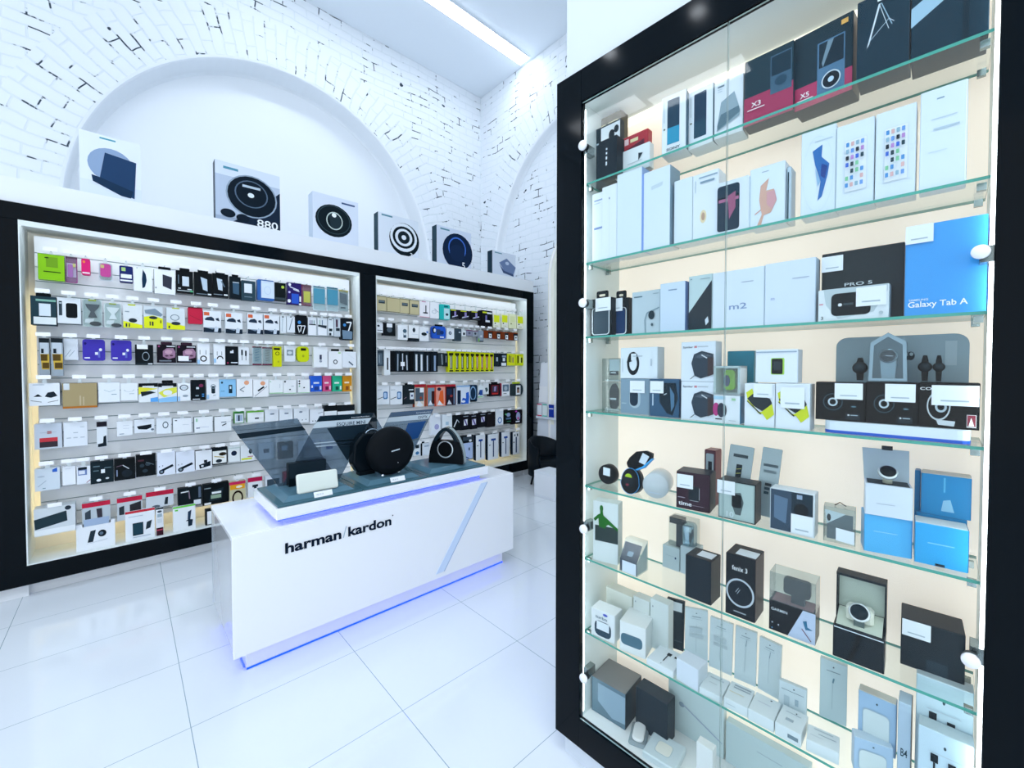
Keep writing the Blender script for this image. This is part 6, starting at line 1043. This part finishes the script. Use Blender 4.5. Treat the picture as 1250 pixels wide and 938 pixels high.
def card(x0t, y0t, x1t, y1t, xb, yb, e, D, label):
    s0, zt = cab_e(x0t, y0t, e+.02); s1, _ = cab_e(x1t, y1t, e+.02); z = SZ[4]; w = s1-s0; h = (zt-z)/math.cos(math.radians(12))
    m = MB(); m.prism(rrect(-w/2, 0, w/2, h, .003), 0, .006, mat('a4b8bf', .2, .3)); draw(m, D, w, h, 0); tag(m.build('product_card', loc=cab((s0+s1)/2-.01, e, z), rot=(math.radians(-12), math.radians(3), CROT)), label, 'package')
card(888.8, 543.6, 918.4, 545, 0, 0, .125, [R_(.2, .14, .8, .19, '3a4a52'), R_(.38, .3, .62, .9, '26343c')]+[L_(.4, .38+.07*k, .6, .36+.07*k, .02, 'c9d46c') for k in range(7)], 'silver hanging card with a yellow-lit comb shape, left of two')
card(928.8, 547, 952.8, 549, 0, 0, .120, [R_(.15, .24, .9, .28, '4a5c64'), R_(.2, .33, .85, .37, '6f838c'), R_(.35, .52, .68, .56, '22303a'), R_(.35, .58, .62, .62, '2c4450'), R_(.35, .64, .6, .68, '2c4450')], 'silver hanging card with a dark clip, right of two')
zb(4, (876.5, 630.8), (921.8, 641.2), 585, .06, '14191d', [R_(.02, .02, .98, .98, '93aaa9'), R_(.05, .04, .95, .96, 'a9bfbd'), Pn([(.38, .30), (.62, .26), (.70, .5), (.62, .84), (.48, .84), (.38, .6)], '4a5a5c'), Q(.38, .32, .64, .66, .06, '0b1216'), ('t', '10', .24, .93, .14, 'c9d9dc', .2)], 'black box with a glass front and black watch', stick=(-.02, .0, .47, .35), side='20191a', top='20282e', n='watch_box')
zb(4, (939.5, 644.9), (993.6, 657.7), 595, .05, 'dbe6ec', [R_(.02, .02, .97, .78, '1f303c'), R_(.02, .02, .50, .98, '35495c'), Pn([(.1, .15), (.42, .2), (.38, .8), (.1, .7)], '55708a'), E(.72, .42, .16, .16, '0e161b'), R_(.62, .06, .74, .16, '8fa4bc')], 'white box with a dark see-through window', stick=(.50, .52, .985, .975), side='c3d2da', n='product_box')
def smallclear(r, w, h, d):
    m = MB(); m.prism([(-w*.4, .004), (w*.42, .004), (w*.42, h*.8), (-w*.1, h*.8), (-w*.4, h*.5)], .014, .016, mat('5a6c74', .4)); m.flat([(-w*.46, h*.92), (w*.2, h*.86), (-w*.4, h*.5)], .0015, mat('e3edf2')); m.flat(ell(-w*.33, h*.7, .004, .009), .001, mat('10181c')); m.build('insert', r)
    MB().prism([(-w*.1, h*.08), (w*.47, h*.04), (w*.47, h*.40), (-w*.1, h*.44)], -.0012, -.0004, mat('e3edf4', .4)).build('price_sticker', r)
    MB().tube([(-.01, d*.4, h+.003), (0, d*.4, h+.012), (.012, d*.45, h+.004)], .0012, mat('3a2620', .4)).build('thread', r)
a = cab_z(1004.8, 659.6, SZ[4]); b = cab_z(1044, 668, SZ[4]); a = (a[0], max(a[1], .015)); b = (b[0], max(b[1], .015)); P = cab(a[0], a[1], SZ[4])
clearbox(a, b, SZ[4], sheight(P, 1005, 618)-SZ[4], .04, 'small clear case with a thread on top, between white and blue boxes', smallclear, n='product_case', c='case')
zj = SZ[4]; a = cab_z(1054.4, 672, zj); P = cab(a[0], a[1], zj); zt = sheight(P, 1055, 627)
zb(4, (1054.4, 672), (1113, 683), 627, .06, '4fb1e8', [R_(.2, .42, .7, .44, '8fd0f2')], 'light blue box under the white box with the open lid', side='1f7cb8', n='watch_box')
def lidx(r, w, h, d):
    t = .004; m = MB(); blk = mat('16202a', .4); wm_ = mat('dde8ee', .4)
    m.add([(-w/2+t, t, h+.0008), (w/2-t, t, h+.0008), (w/2-t, d-t, h+.0008), (-w/2+t, d-t, h+.0008)], [(0, 1, 2, 3)], blk); m.build('black_insert', r)
    m = MB(); m.add([(-w/2, d-.001, h-.002), (w/2, d-.001, h-.002), (w/2+.001, d+.02, h+.072), (-w/2-.004, d+.02, h+.072), (-w/2, d+.002, h-.002), (w/2, d+.002, h-.002), (w/2+.001, d+.023, h+.072), (-w/2-.004, d+.023, h+.072)], [(3, 2, 1, 0)[::-1], (7, 6, 5, 4), (0, 4, 5, 1), (1, 5, 6, 2), (2, 6, 7, 3), (3, 7, 4, 0)], mat('b4c6ce', .4)); m.build('lid', r)
    MB().box(-.008, d+.018, h+.070, .012, d+.024, h+.080, blk).build('pull_tab', r)
    m = MB(); m.tube([(0, d*.45, h), (0, d*.40, h+.025)], .009, mat('c9ccba', .4), 10); m.build('strap', r)
    m = MB(); m.lathe([(.016, 0), (.018, .003), (.018, .008), (.016, .010)], (0, d*.28, h+.030), (0, .75, -.66), mat('dfe9ea', .15, .5)); m.lathe([(.0145, -.001), (.0145, 0)], (0, d*.28, h+.030), (0, .75, -.66), mat('0c1418', .1)); m.build('watch', r)
zb(4, (1055.5, 627), (1113.5, 636.5), 589.5, .06, 'd3dfea', [R_(.25, .6, .65, .62, 'a9b9c8')], 'white watch box with raised lid and round watch atop the blue box', z=zt+.001, extra=lidx, side='bccbd6', n='watch_box')
eb(4, 1118.3, 1181, 625, .105, .05, '2385ba', [], 'blue box at the back, lower right of the fifth shelf')
zt = cab_e(1118.3, 625, .105)[1]
eb(4, 1124.5, 1186.8, 577, .105, .05, '1c87bf', [R_(.46, .06, .50, .42, '58b4dc'), Pn([(.42, .88), (.46, .62), (.60, .58), (.68, .88)], '8fc4e0')], 'deep blue box at the back, upper right of the fifth shelf', z=zt+.001, top='d9d6c6')
eb(4, 1116.8, 1124, 574, .125, .03, '1f80b4', [], 'blue box edge between the lidded box and the deep blue one', z=SZ[4])
zb(4, (1116, 685.5), (1181.7, 700.4), 636.5, .055, '2ea3e0', [R_(.25, .45, .75, .475, '7fcaf0'), R_(.4, .93, .58, .99, '10222e')], 'bright blue box with a white top, front right of the fifth shelf', top='dbe2dc', side='156898', n='watch_box')
# ---- sixth shelf
man = [R_(.0, .0, 1, 1, 'dbe6e6'), R_(.08, .40, 1, .66, '2c3c3c'), E(.34, .11, .07, .055, '1c6a1c'), Pn([(.29, .14), (.39, .14), (.42, .22), (.62, .28), (1, .40), (1, .44), (.62, .36), (.52, .40), (.50, .44), (.24, .42), (.22, .28), (.08, .34), (.02, .30), (.2, .22), (.29, .2)], '1c6a1c')]
zb(5, (724, 683), (754.2, 690.6), 611, .05, 'd9e3e0', man, 'tall clear-sided box picturing a green human figure', side='b4c6c6', n='fitness_box')
def wedge():
    a = cab_z(755.4, 697, SZ[5]); b = cab_z(778, 705, SZ[5]); a = (a[0], max(a[1], .014)); b = (b[0], max(b[1], .014)); w = b[0]-a[0]; P = cab(a[0], a[1], SZ[5]); h1 = sheight(P, 755.5, 681)-SZ[5]; d = .075; h2 = .105
    r = empty('wedge_case', cab((a[0]+b[0])/2, .016, SZ[5]), (0, 0, CROT)); bl = mat('22374c', .2)
    m = MB(); m.add([(-w/2, 0, 0), (w/2, 0, 0), (w/2, d, 0), (-w/2, d, 0), (-w/2, 0, h1), (w/2, 0, h1), (w/2, d*.55, h2), (-w/2, d*.55, h2), (w/2, d, h2*.98), (-w/2, d, h2*.98)], [(0, 1, 5, 4), (4, 5, 6, 7), (7, 6, 8, 9), (3, 9, 8, 2), (0, 3, 2, 1), (1, 2, 8, 6, 5), (0, 4, 7, 9, 3)], PLASTIC); m.build('clear_shell', r)
    q = .002; m = MB(); m.add([(-w/2+q, q, q), (w/2-q, q, q), (w/2-q, q, h1-q), (-w/2+q, q, h1-q), (w/2-q, d*.5, h2-.012), (-w/2+q, d*.5, h2-.012)], [(0, 1, 2, 3), (3, 2, 4, 5)], bl); m.add([(w/2-q, q, q), (w/2-q, d-.004, q), (w/2-q, d-.004, h2-.01), (w/2-q, q, h1-q)], [(0, 1, 2, 3)], mat('b9cacd', .4)); m.build('inner_card', r)
    m = MB(); m.add([(-.012, d*.12, h1+.012), (.010, d*.12, h1+.012), (.012, d*.42, h2-.024), (-.008, d*.42, h2-.024)], [(0, 1, 2, 3)], mat('9fb6c8', .2)); m.build('earphone', r)
    MB().box(-w/2+.012, -.0012, .003, w/2-.004, -.0004, h1-.004, mat('dbe8f2', .4)).build('price_sticker', r); tag(r, 'wedge-shaped clear case with a dark blue card on the sixth shelf', 'case')
wedge()
a = cab_z(808.6, 691.4, SZ[5]); zt = sheight(cab(a[0], a[1], SZ[5]), 808.6, 664.5)
e_ = max(a[1], .06)
eb(5, 808.6, 829.5, 664.5, e_, .06, 'bccdd0', [R_(.2, .4, .7, .42, '9fb4ba'), E(.78, .45, .05, .05, '2c4a6c')], 'small grey-white box, left of two under the steel flask')
eb(5, 830.5, 850, 666, e_, .06, 'c3d3d8', [], 'small grey-white box, right of two under the steel flask')
r = empty('flask_case', cab(cab_e(831, 670, e_)[0], e_+.03, zt+.002), (0, 0, CROT)); 
MB().box(-.048, -.02, 0, .040, .03, .10, PLASTIC).build('clear_shell', r)
m = MB(); m.lathe([(.024, 0), (.026, .002), (.026, .078), (.022, .085)], (.014, .004, 0), (0, 0, 1), mat('9fb9c4', .2, .9)); m.build('steel_flask', r)
m = MB(); m.box(-.046, -.018, .078, -.004, .02, .098, mat('16222a', .3)); m.box(-.022, -.018, .001, -.004, .02, .0775, mat('1a2a36', .3)); m.build('black_insert', r)
tag(r, 'clear case with a steel flask and a black insert atop two small boxes', 'case')
zb(5, (836.3, 727.3), (867.6, 739.8), 676.5, .075, '16232c', [], 'plain black box with a sticker on its lid, left of the fenix box', gl=.3, extra=lambda r, w, h, d: MB().box(-w*.15, d*.25, h, w*.42, d*.8, h+.001, mat('dfe9f2', .4)).build('price_sticker', r))
zb(5, (885.3, 747.5), (921.3, 761.3), 674, .085, '121a20', [('t', 'fenix 3', .22, .25, .075, 'dfe6ea', .52), G(.50, .60, .48, .23, .13, 'b9c6d0'), E(.50, .60, .41, .195, '101c26'), L_(.36, .60, .46, .52, .015, 'a9bcc6'), L_(.41, .62, .51, .54, .015, 'a9bcc6'), R_(.3, .90, .72, .92, '8f9ca4')], 'black box marked fenix 3 with a large round watch', side='2c2026', extra=lambda r, w, h, d: MB().box(-w*.2, d*.1, h, w*.48, d*.62, h+.001, mat('e3edf4', .4)).build('price_sticker', r), n='watch_box')
def navx():
    a = cab_z(938.6, 767.3, SZ[5]); b = cab_z(995, 788.8, SZ[5]); a = (a[0], max(a[1], .014)); b = (b[0], max(b[1], .014)); w = math.hypot(b[0]-a[0], b[1]-a[1]); P = cab(a[0], a[1], SZ[5]); h1 = sheight(P, 938.6, 731.7)-SZ[5]; h2 = sheight(P, 938.6, 697)-SZ[5]; d = .06
    r = empty('watch_case', cab((a[0]+b[0])/2, (a[1]+b[1])/2, SZ[5]), (0, 0, CROT+math.atan2(b[1]-a[1], b[0]-a[0])))
    m = MB(); m.box(-w/2, 0, 0, w/2, d, h1, mat('12181e', .25)); draw(m, [Pn([(.74, 0), (1, 0), (1, 1), (.42, 1)], 'b9c9e0'), Pn([(.74, .35), (.82, .3), (.84, .5), (.95, .55), (.8, .6)], '2a6a8c'), L_(.72, .6, .92, .92, .02, '6c3444'), ('t', 'GARMIN', .05, .30, .09, 'c9d4dc', .36), E(.08, .72, .015, .02, 'c9dcec'), E(.22, .74, .015, .02, 'c9dcec'), E(.08, .9, .015, .02, '5a9cd0')], w, h1, 0); m.build('printed_base', r)
    m = MB(); m.add([(-w*.45, .004, h1+.0008), (w*.45, .004, h1+.0008), (w*.45, d-.004, h1+.0008), (-w*.45, d-.004, h1+.0008)], [(0, 1, 2, 3)], mat('a06a6c', .5)); m.build('pink_tray', r)
    m = MB(); t = .0012; m.box(-w/2, 0, h1, w/2, t, h2, PLASTIC); m.box(-w/2, d-t, h1, w/2, d, h2, PLASTIC); m.box(-w/2, t, h1, -w/2+t, d-t, h2, PLASTIC); m.box(w/2-t, t, h1, w/2, d-t, h2, PLASTIC); m.build('clear_shell', r)
    m = MB(); m.prism(rrect(-w*.22, h1+.022, w*.36, h2-.012, .008), d*.3, d*.55, mat('1c252b', .35)); m.box(-w*.05, d*.3, h1+.0015, w*.24, d*.6, h1+.03, mat('242e35', .35)); m.build('black_device', r)
    tag(r, 'clear-topped case with a black device over a black and blue base', 'case')
navx()
def openbox():
    a = cab_z(1016, 800.5, SZ[5]); b = cab_z(1079.3, 824, SZ[5]); a = (a[0], max(a[1], .014)); b = (b[0], max(b[1], .014)); w = math.hypot(b[0]-a[0], b[1]-a[1]); P = cab(a[0], a[1], SZ[5]); h1 = sheight(P, 1016, 761)-SZ[5]; d = .07
    r = empty('watch_box', cab((a[0]+b[0])/2, (a[1]+b[1])/2, SZ[5]), (0, 0, CROT+math.atan2(b[1]-a[1], b[0]-a[0]))); bk = mat('131e25', .25); cr = mat('c6d0c0', .5)
    m = MB(); m.bbox(-w/2, 0, 0, w/2, d, h1, bk, .002); draw(m, [Pn([(.5, 0), (.58, 0), (.50, .5), (.38, 1), (.28, 1), (.40, .55)], '060b0e')], w, h1, 0); m.build('base', r)
    m = MB(); t = .005; m.add([(-w/2+t, t, h1+.001), (w/2-t, t, h1+.001), (w/2-t, d-t, h1+.022), (-w/2+t, d-t, h1+.022)], [(0, 1, 2, 3)], cr); m.box(-w/2+.002, -.0006, h1-.006, w/2-.002, .0002, h1-.004, mat('d9e6ee')); m.build('cream_lining', r)
    m = MB(); H = .112; m.box(-w/2, d-.001, h1-.02, w/2, d+.012, h1+H, bk); m.box(-w/2, d-.024, h1+H-.006, w/2, d-.001, h1+H, bk); m.box(-w/2, d-.02, h1+.0, -w/2+.003, d-.001, h1+H-.006, bk); m.box(w/2-.003, d-.02, h1, w/2, d-.001, h1+H-.006, bk); m.build('lid', r)
    m = MB(); m.add([(-w/2+.004, d-.0022, h1+.022), (w/2-.004, d-.0022, h1+.022), (w/2-.004, d-.0022, h1+H-.007), (-w/2+.004, d-.0022, h1+H-.007)], [(0, 1, 2, 3)], mat('b4c2b6', .5)); m.build('lid_lining', r)
    m = MB(); m.bbox(-.026, d*.35, h1+.012, .026, d*.8, h1+.045, mat('dfe3d4', .5), .006); m.build('cushion', r)
    m = MB(); m.box(-.010, d*.22, h1+.004, .010, d*.36, h1+.020, mat('5a6a68', .4)); m.build('strap', r)
    m = MB(); m.lathe([(.0185, 0), (.021, .003), (.021, .009)], (0, d*.24, h1+.040), (0, .85, -.5), mat('e6eded', .15, .4)); m.lathe([(.017, -.001), (.017, 0)], (0, d*.24, h1+.040), (0, .85, -.5), mat('16262f', .1)); m.build('watch', r)
    tag(r, 'open black presentation box with a round watch on cream lining', 'box')
openbox()
zb(5, (1098.8, 810), (1177.5, 838), 753, .085, '1b262d', [R_(.42, .72, .75, .98, '243540')], 'black box with a white sticker, right end of the sixth shelf', stick=(.02, .0, .48, .34), gl=.2, top='252a2e')
# ---- seventh shelf
eb(6, 740, 772, 716, .115, .05, 'd8ddd4', [], 'cream white box at the back left of the seventh shelf')
eb(6, 773, 793, 727, .110, .04, 'd6dfdd', [E(.15, .12, .03, .02, '7f8f98')], 'white box, left of two behind the white cubes')
eb(6, 793.8, 816, 730, .105, .04, 'd3dedd', [E(.15, .15, .03, .02, '7f8f98')], 'white box, right of two behind the white cubes')
zb(6, (721.3, 774), (750, 787), 741, .062, 'e6edef', [Q(.16, .38, .86, .93, .20, '2c4657'), R_(.25, .40, .78, .70, 'e3edf3'), ('t', 'turbo', .2, .30, .10, '55707e', .5), E(.62, .10, .10, .045, '4a5ac0')], 'white box with a dark oval window, left of the white cubes', side='dbe3e3', n='product_box')
zb(6, (754.6, 794.5), (787.9, 805.5), 757, .105, 'e6ecec', [Q(.05, .38, .88, .76, .15, '4a7082')], 'white cube box with a slate rounded window', side='d3dcdc', n='product_box')
def leanpack(si, xt, yt, xb0, yb0, xb1, yb1, d, col, D, label, tilt=14, **o):
    z = SZ[si]; a = cab_z(xb0, yb0, z); b = cab_z(xb1, yb1, z); w = math.hypot(b[0]-a[0], b[1]-a[1]); ang = math.atan2(b[1]-a[1], b[0]-a[0]); t = math.radians(tilt)
    P = cab(a[0], a[1], z); u = (cab(b[0], b[1], z)-P).normalized(); nrm = u.cross(Vector((0, 0, 1)))           # into the cabinet is -nrm or nrm
    into = Vector((CN.x, CN.y, 0)); up = Vector((0, 0, math.cos(t))) + into*math.sin(t); pn = u.cross(up); r = ray(xt, yt); E0 = Vector((0, 0, EYE))
    k = (P-E0).dot(pn)/r.dot(pn); Q_ = E0+r*k; h = (Q_-P).dot(up)
    m = MB(); m.bbox(-w/2, 0, 0, w/2, d, h, mat(col, .35), .0012); draw(m, D, w, h, 0)
    if o.get('side'): m.box(w/2-.0004, .001, .001, w/2+.0006, d-.001, h-.001, mat(o['side'], .35))
    M = cab((a[0]+b[0])/2, (a[1]+b[1])/2, z); st = o.get('stick')
    if st:
        r = empty(o.get('n', 'product_box'), M, (-t, 0, CROT+ang)); m.build('carton', r); s_ = MB(); s_.prism([((st[0]-.5)*w, (1-st[1])*h), ((st[2]-.5)*w, (1-st[1])*h), ((st[2]-.5)*w, (1-st[3])*h), ((st[0]-.5)*w, (1-st[3])*h)], -.0032, -.0026, mat('dbe6ec', .4)); s_.build('price_sticker', r)
    else: r = m.build(o.get('n', 'product_box'), loc=M, rot=(-t, 0, CROT+ang))
    return tag(r, label, o.get('c', 'box'))
leanpack(6, 820.3, 731.5, 812.6, 788.5, 834, 795.8, .014, '1f2c33', [R_(.06, .03, .94, .97, '26343c'), R_(.1, .82, .9, .83, '4a5a64')], 'black phone pack leaning at the back of the seventh shelf', tilt=6, stick=(.08, .04, .88, .22), n='phone_pack')
wire = [R_(.3, .14, .7, .155, '8fa6b0'), E(.5, .08, .03, .01, '55707c'), L_(.5, .28, .48, .8, .015, 'a9bec6'), R_(.25, .18, .75, .187, 'a9bec6')]
for k, (xt, yt, a0, b0, a1, b1) in enumerate(((843.5, 743, 836, 806, 864, 812.5), (868.5, 753, 865, 812.8, 892.8, 825.5), (901, 765, 896, 827.6, 922.3, 839), (927.6, 777, 924.5, 840, 950.8, 855))):
    leanpack(6, xt, yt, a0, b0, a1, b1, .012, 'cfdfe3', wire + ([R_(.2, .34, .75, .44, 'b7c9cf'), R_(.2, .47, .8, .53, 'b7c9cf')] if k < 2 else [L_(.55, .2, .52, .32, .03, '8fa6b2')]), ('first', 'second', 'third', 'fourth')[k] + ' from the left of four tall white cable boxes leaning at the back', tilt=4, n='cable_box')
def flatbox(si, A, B, ytop, d, label, D=(), topD=(), col='dbe7ea', n='adapter_box', hmin=None, **o):
    def ex(r, w, h, dd):
        if topD:
            m = MB(); 
            for t in topD:
                c = mat(t[-1], .35)
                if t[0] == 'r': x0, y0, x1, y1 = t[1:5]; P = [(x0, y0), (x1, y0), (x1, y1), (x0, y1)]
                elif t[0] == 'e': P = ell(t[1], t[2], t[3], t[4])
                elif t[0] == 'p': P = t[1]
                vs = [((x-.5)*w, (1-y)*dd, h+.0008) for x, y in P]; A_ = sum(vs[i][0]*vs[(i+1) % len(vs)][1]-vs[(i+1) % len(vs)][0]*vs[i][1] for i in range(len(vs)))
                if A_ < 0: vs = vs[::-1]
                m.add(vs, [tuple(range(len(vs)))], c)
            m.build('top_print', r)
    return zb(si, A, B, ytop, d, col, list(D), label, extra=ex if topD else None, n=n, **o)
flatbox(6, (787.9, 812), (817.7, 832.8), 803, .10, 'flat white box with a plug icon in front of the white cube', topD=[('p', [(.45, .25), (.6, .25), (.6, .4), (.45, .4)], '1c262c'), ('r', .48, .4, .52, .75, '1c262c'), ('r', .72, .28, .84, .38, '1c262c'), ('e', .5, .9, .02, .02, '6f8088')], col='e3ecf0')
zb(6, (825.4, 829), (851, 846.5), 803, .06, 'd9e4ef', [], 'pale lavender-white cube box right of the plug icon box', side='d0dce4', gl=.3)
fl_t = [('r', .2, .2, .8, .26, 'b4c4ca'), ('r', .25, .5, .6, .54, 'c3d0d4'), ('e', .65, .12, .03, .03, '55707c')]
flatbox(6, (852.7, 846.6), (881, 860), 838, .085, 'first low white adapter box in the front line', topD=fl_t)
flatbox(6, (883.3, 862.4), (912.8, 877), 851, .085, 'second low white adapter box in the front line', topD=[('r', .2, .12, .9, .2, '9fb0ba'), ('r', .2, .26, .9, .32, '9fb0ba'), ('r', .1, .55, .7, .58, 'd6cfae')], D=[R_(.1, .5, .5, .55, 'a9bac2')])
flatbox(6, (912.8, 878.2), (944.5, 895), 865, .085, 'third low white adapter box in the front line', topD=[('e', .65, .14, .04, .03, '3a5058'), ('r', .2, .4, .7, .44, 'c3ced8')])
flatbox(6, (945.5, 897), (977, 915), 881, .085, 'fourth low white adapter box in the front line', topD=[('e', .6, .2, .03, .03, '3a5058'), ('r', .2, .26, .8, .29, 'a9bac2'), ('r', .3, .55, .6, .68, 'a4b6bf')], D=[R_(.5, .4, .9, .7, '6f8690')])
leanpack(6, 956, 831.5, 950, 868, 984, 884, .014, 'cfdfe4', [E(.55, .14, .03, .02, '3a5058'), R_(.1, .22, .9, .235, '6f8894'), R_(.2, .4, .4, .8, 'b4c8d0'), R_(.6, .4, .72, .6, '9fb6c2')], 'white box with faint adapter picture behind the fourth low box', tilt=2, n='adapter_box')
leanpack(6, 1003, 803, 1000, 873.6, 1033.3, 887.8, .014, 'c9dde1', [E(.5, .1, .03, .012, '3a5058'), R_(.25, .17, .75, .18, '6f8894'), L_(.52, .28, .48, .36, .06, '6f95a4'), L_(.48, .36, .46, .8, .015, 'a4bec6')], 'tall white cable box standing alone with a single plug picture', tilt=2, n='cable_box')
flatbox(6, (984, 916), (1024, 935), 902, .06, 'low white box with faint print right of the front line', topD=[('r', .2, .15, .8, .22, 'b4c6ce'), ('r', .35, .4, .9, .44, '8fa8b4'), ('r', .1, .6, .5, .63, 'b9cad2')])
ap = [E(.5, .14, .025, .02, '2c4450'), Q(.12, .28, .84, .92, .14, 'a9c2d0'), Q(.14, .30, .82, .90, .13, 'd0dfe0')]
eb(6, 1048, 1095, 842, .075, .03, '9fc0dc', ap, 'upright blue-white box picturing a rounded white square, upper', yb=905, top='d6d6cc', n='router_box')
zb(6, (1042, 940), (1090, 958), 899, .03, 'a9c6de', ap, 'blue-white box picturing a rounded white square, nearest the glass', n='router_box', top='c3d6e2')
eb(6, 1096.5, 1113, 856, .06, .05, 'b4cbdc', [('t', 'B4', .25, .62, .09, '26424f', .5)], 'narrow blue-white box marked B4', side='6f6a60', n='product_box')
cabl = [E(.5, .16, .025, .02, '3a5058'), R_(.24, .27, .38, .37, '16222a'), R_(.29, .37, .33, .58, '16222a'), R_(.56, .30, .70, .40, '16222a'), R_(.61, .40, .65, .62, '16222a'), R_(.2, .24, .8, .25, 'b4c8d2')]
eb(6, 1118.8, 1190, 822, .075, .04, 'c3dae4', cabl, 'white box with two black cable plugs, behind and higher', n='cable_box', top='b9c6c8')
eb(6, 1121, 1190, 884, .030, .04, 'c0d9e6', cabl, 'white box with two black cable plugs, in front and lower', n='cable_box', top='b4c4c8')
# ---- cabinet floor
zb(7, (722, 866), (763, 892), 825, .13, '5f7b8a', [Pn([(.2, .1), (1, .1), (1, .85), (.62, .9), (.2, .62)], '8ea9bb')], 'large dark grey box picturing a pale cube, on the cabinet floor', side='22343e', top='7d7f80')
eb(7, 776, 815, 838, .115, .06, '1d2b35', [], 'near-black box between the large grey box and the pale box on the cabinet floor', top='2c3a44')
r_ = eb(7, 816, 884, 826, .205, .03, 'c9dde0', [E(.26, .42, .05, .05, '8fa6b4'), L_(.28, .40, .98, .72, .022, '9fb2c8')], 'tall pale box picturing a long lamp arm, back of the cabinet floor')
eb(7, 886, 990, 880, .205, .03, 'c3d9dd', [R_(.4, .3, .7, .32, 'a4bcc6')], 'plain pale box right of the lamp arm box at the back')
def puck(px, py, z, build, label, name, cat, rot=0):
    a = cab_z(px, py, z); r = empty(name, cab(a[0], max(a[1], .05), z), (0, 0, CROT+rot)); build(r); return tag(r, label, cat)
def mouse(r):
    MB().bbox(-.030, -.045, 0, .030, .05, .012, clear_mat('clear_tray', 'e6eef0', dens=.35, body='d3e0e6'), .008).build('clear_tray', r)
    m = MB(); n = 8; prof = []
    m.prismz(rrect(-.020, -.040, .020, .040, .016), .0125, .024, mat('f2f5f4', .25)); m.build('mouse', r, bevel=.005)
puck(780, 900, SZ[7], mouse, 'white computer mouse in a clear tray on the cabinet floor', 'mouse_case', 'mouse', .35)
def tvb(r):
    MB().bbox(-.055, -.055, 0, .055, .055, .022, mat('d3e2e6', .3), .004).build('flat_carton', r); m = MB(); m.prismz(rrect(-.026, -.030, .026, .022, .012), .0225, .0232, mat('b4c8ce')); m.prismz(rrect(-.024, -.028, .024, .020, .011), .0232, .0242, mat('eef0e6')); m.build('printed_square', r)
puck(811, 922, SZ[7], tvb, 'flat pale box with a rounded white square on top', 'flat_box', 'box', .1)
eb(7, 850, 870, 905, .03, .03, 'e6eceb', [R_(.3, .5, .7, .9, '6f848c'), R_(.4, .5, .45, .9, 'e6eceb')], 'slim upright white box in front on the cabinet floor', side='d6dedf', n='product_box')
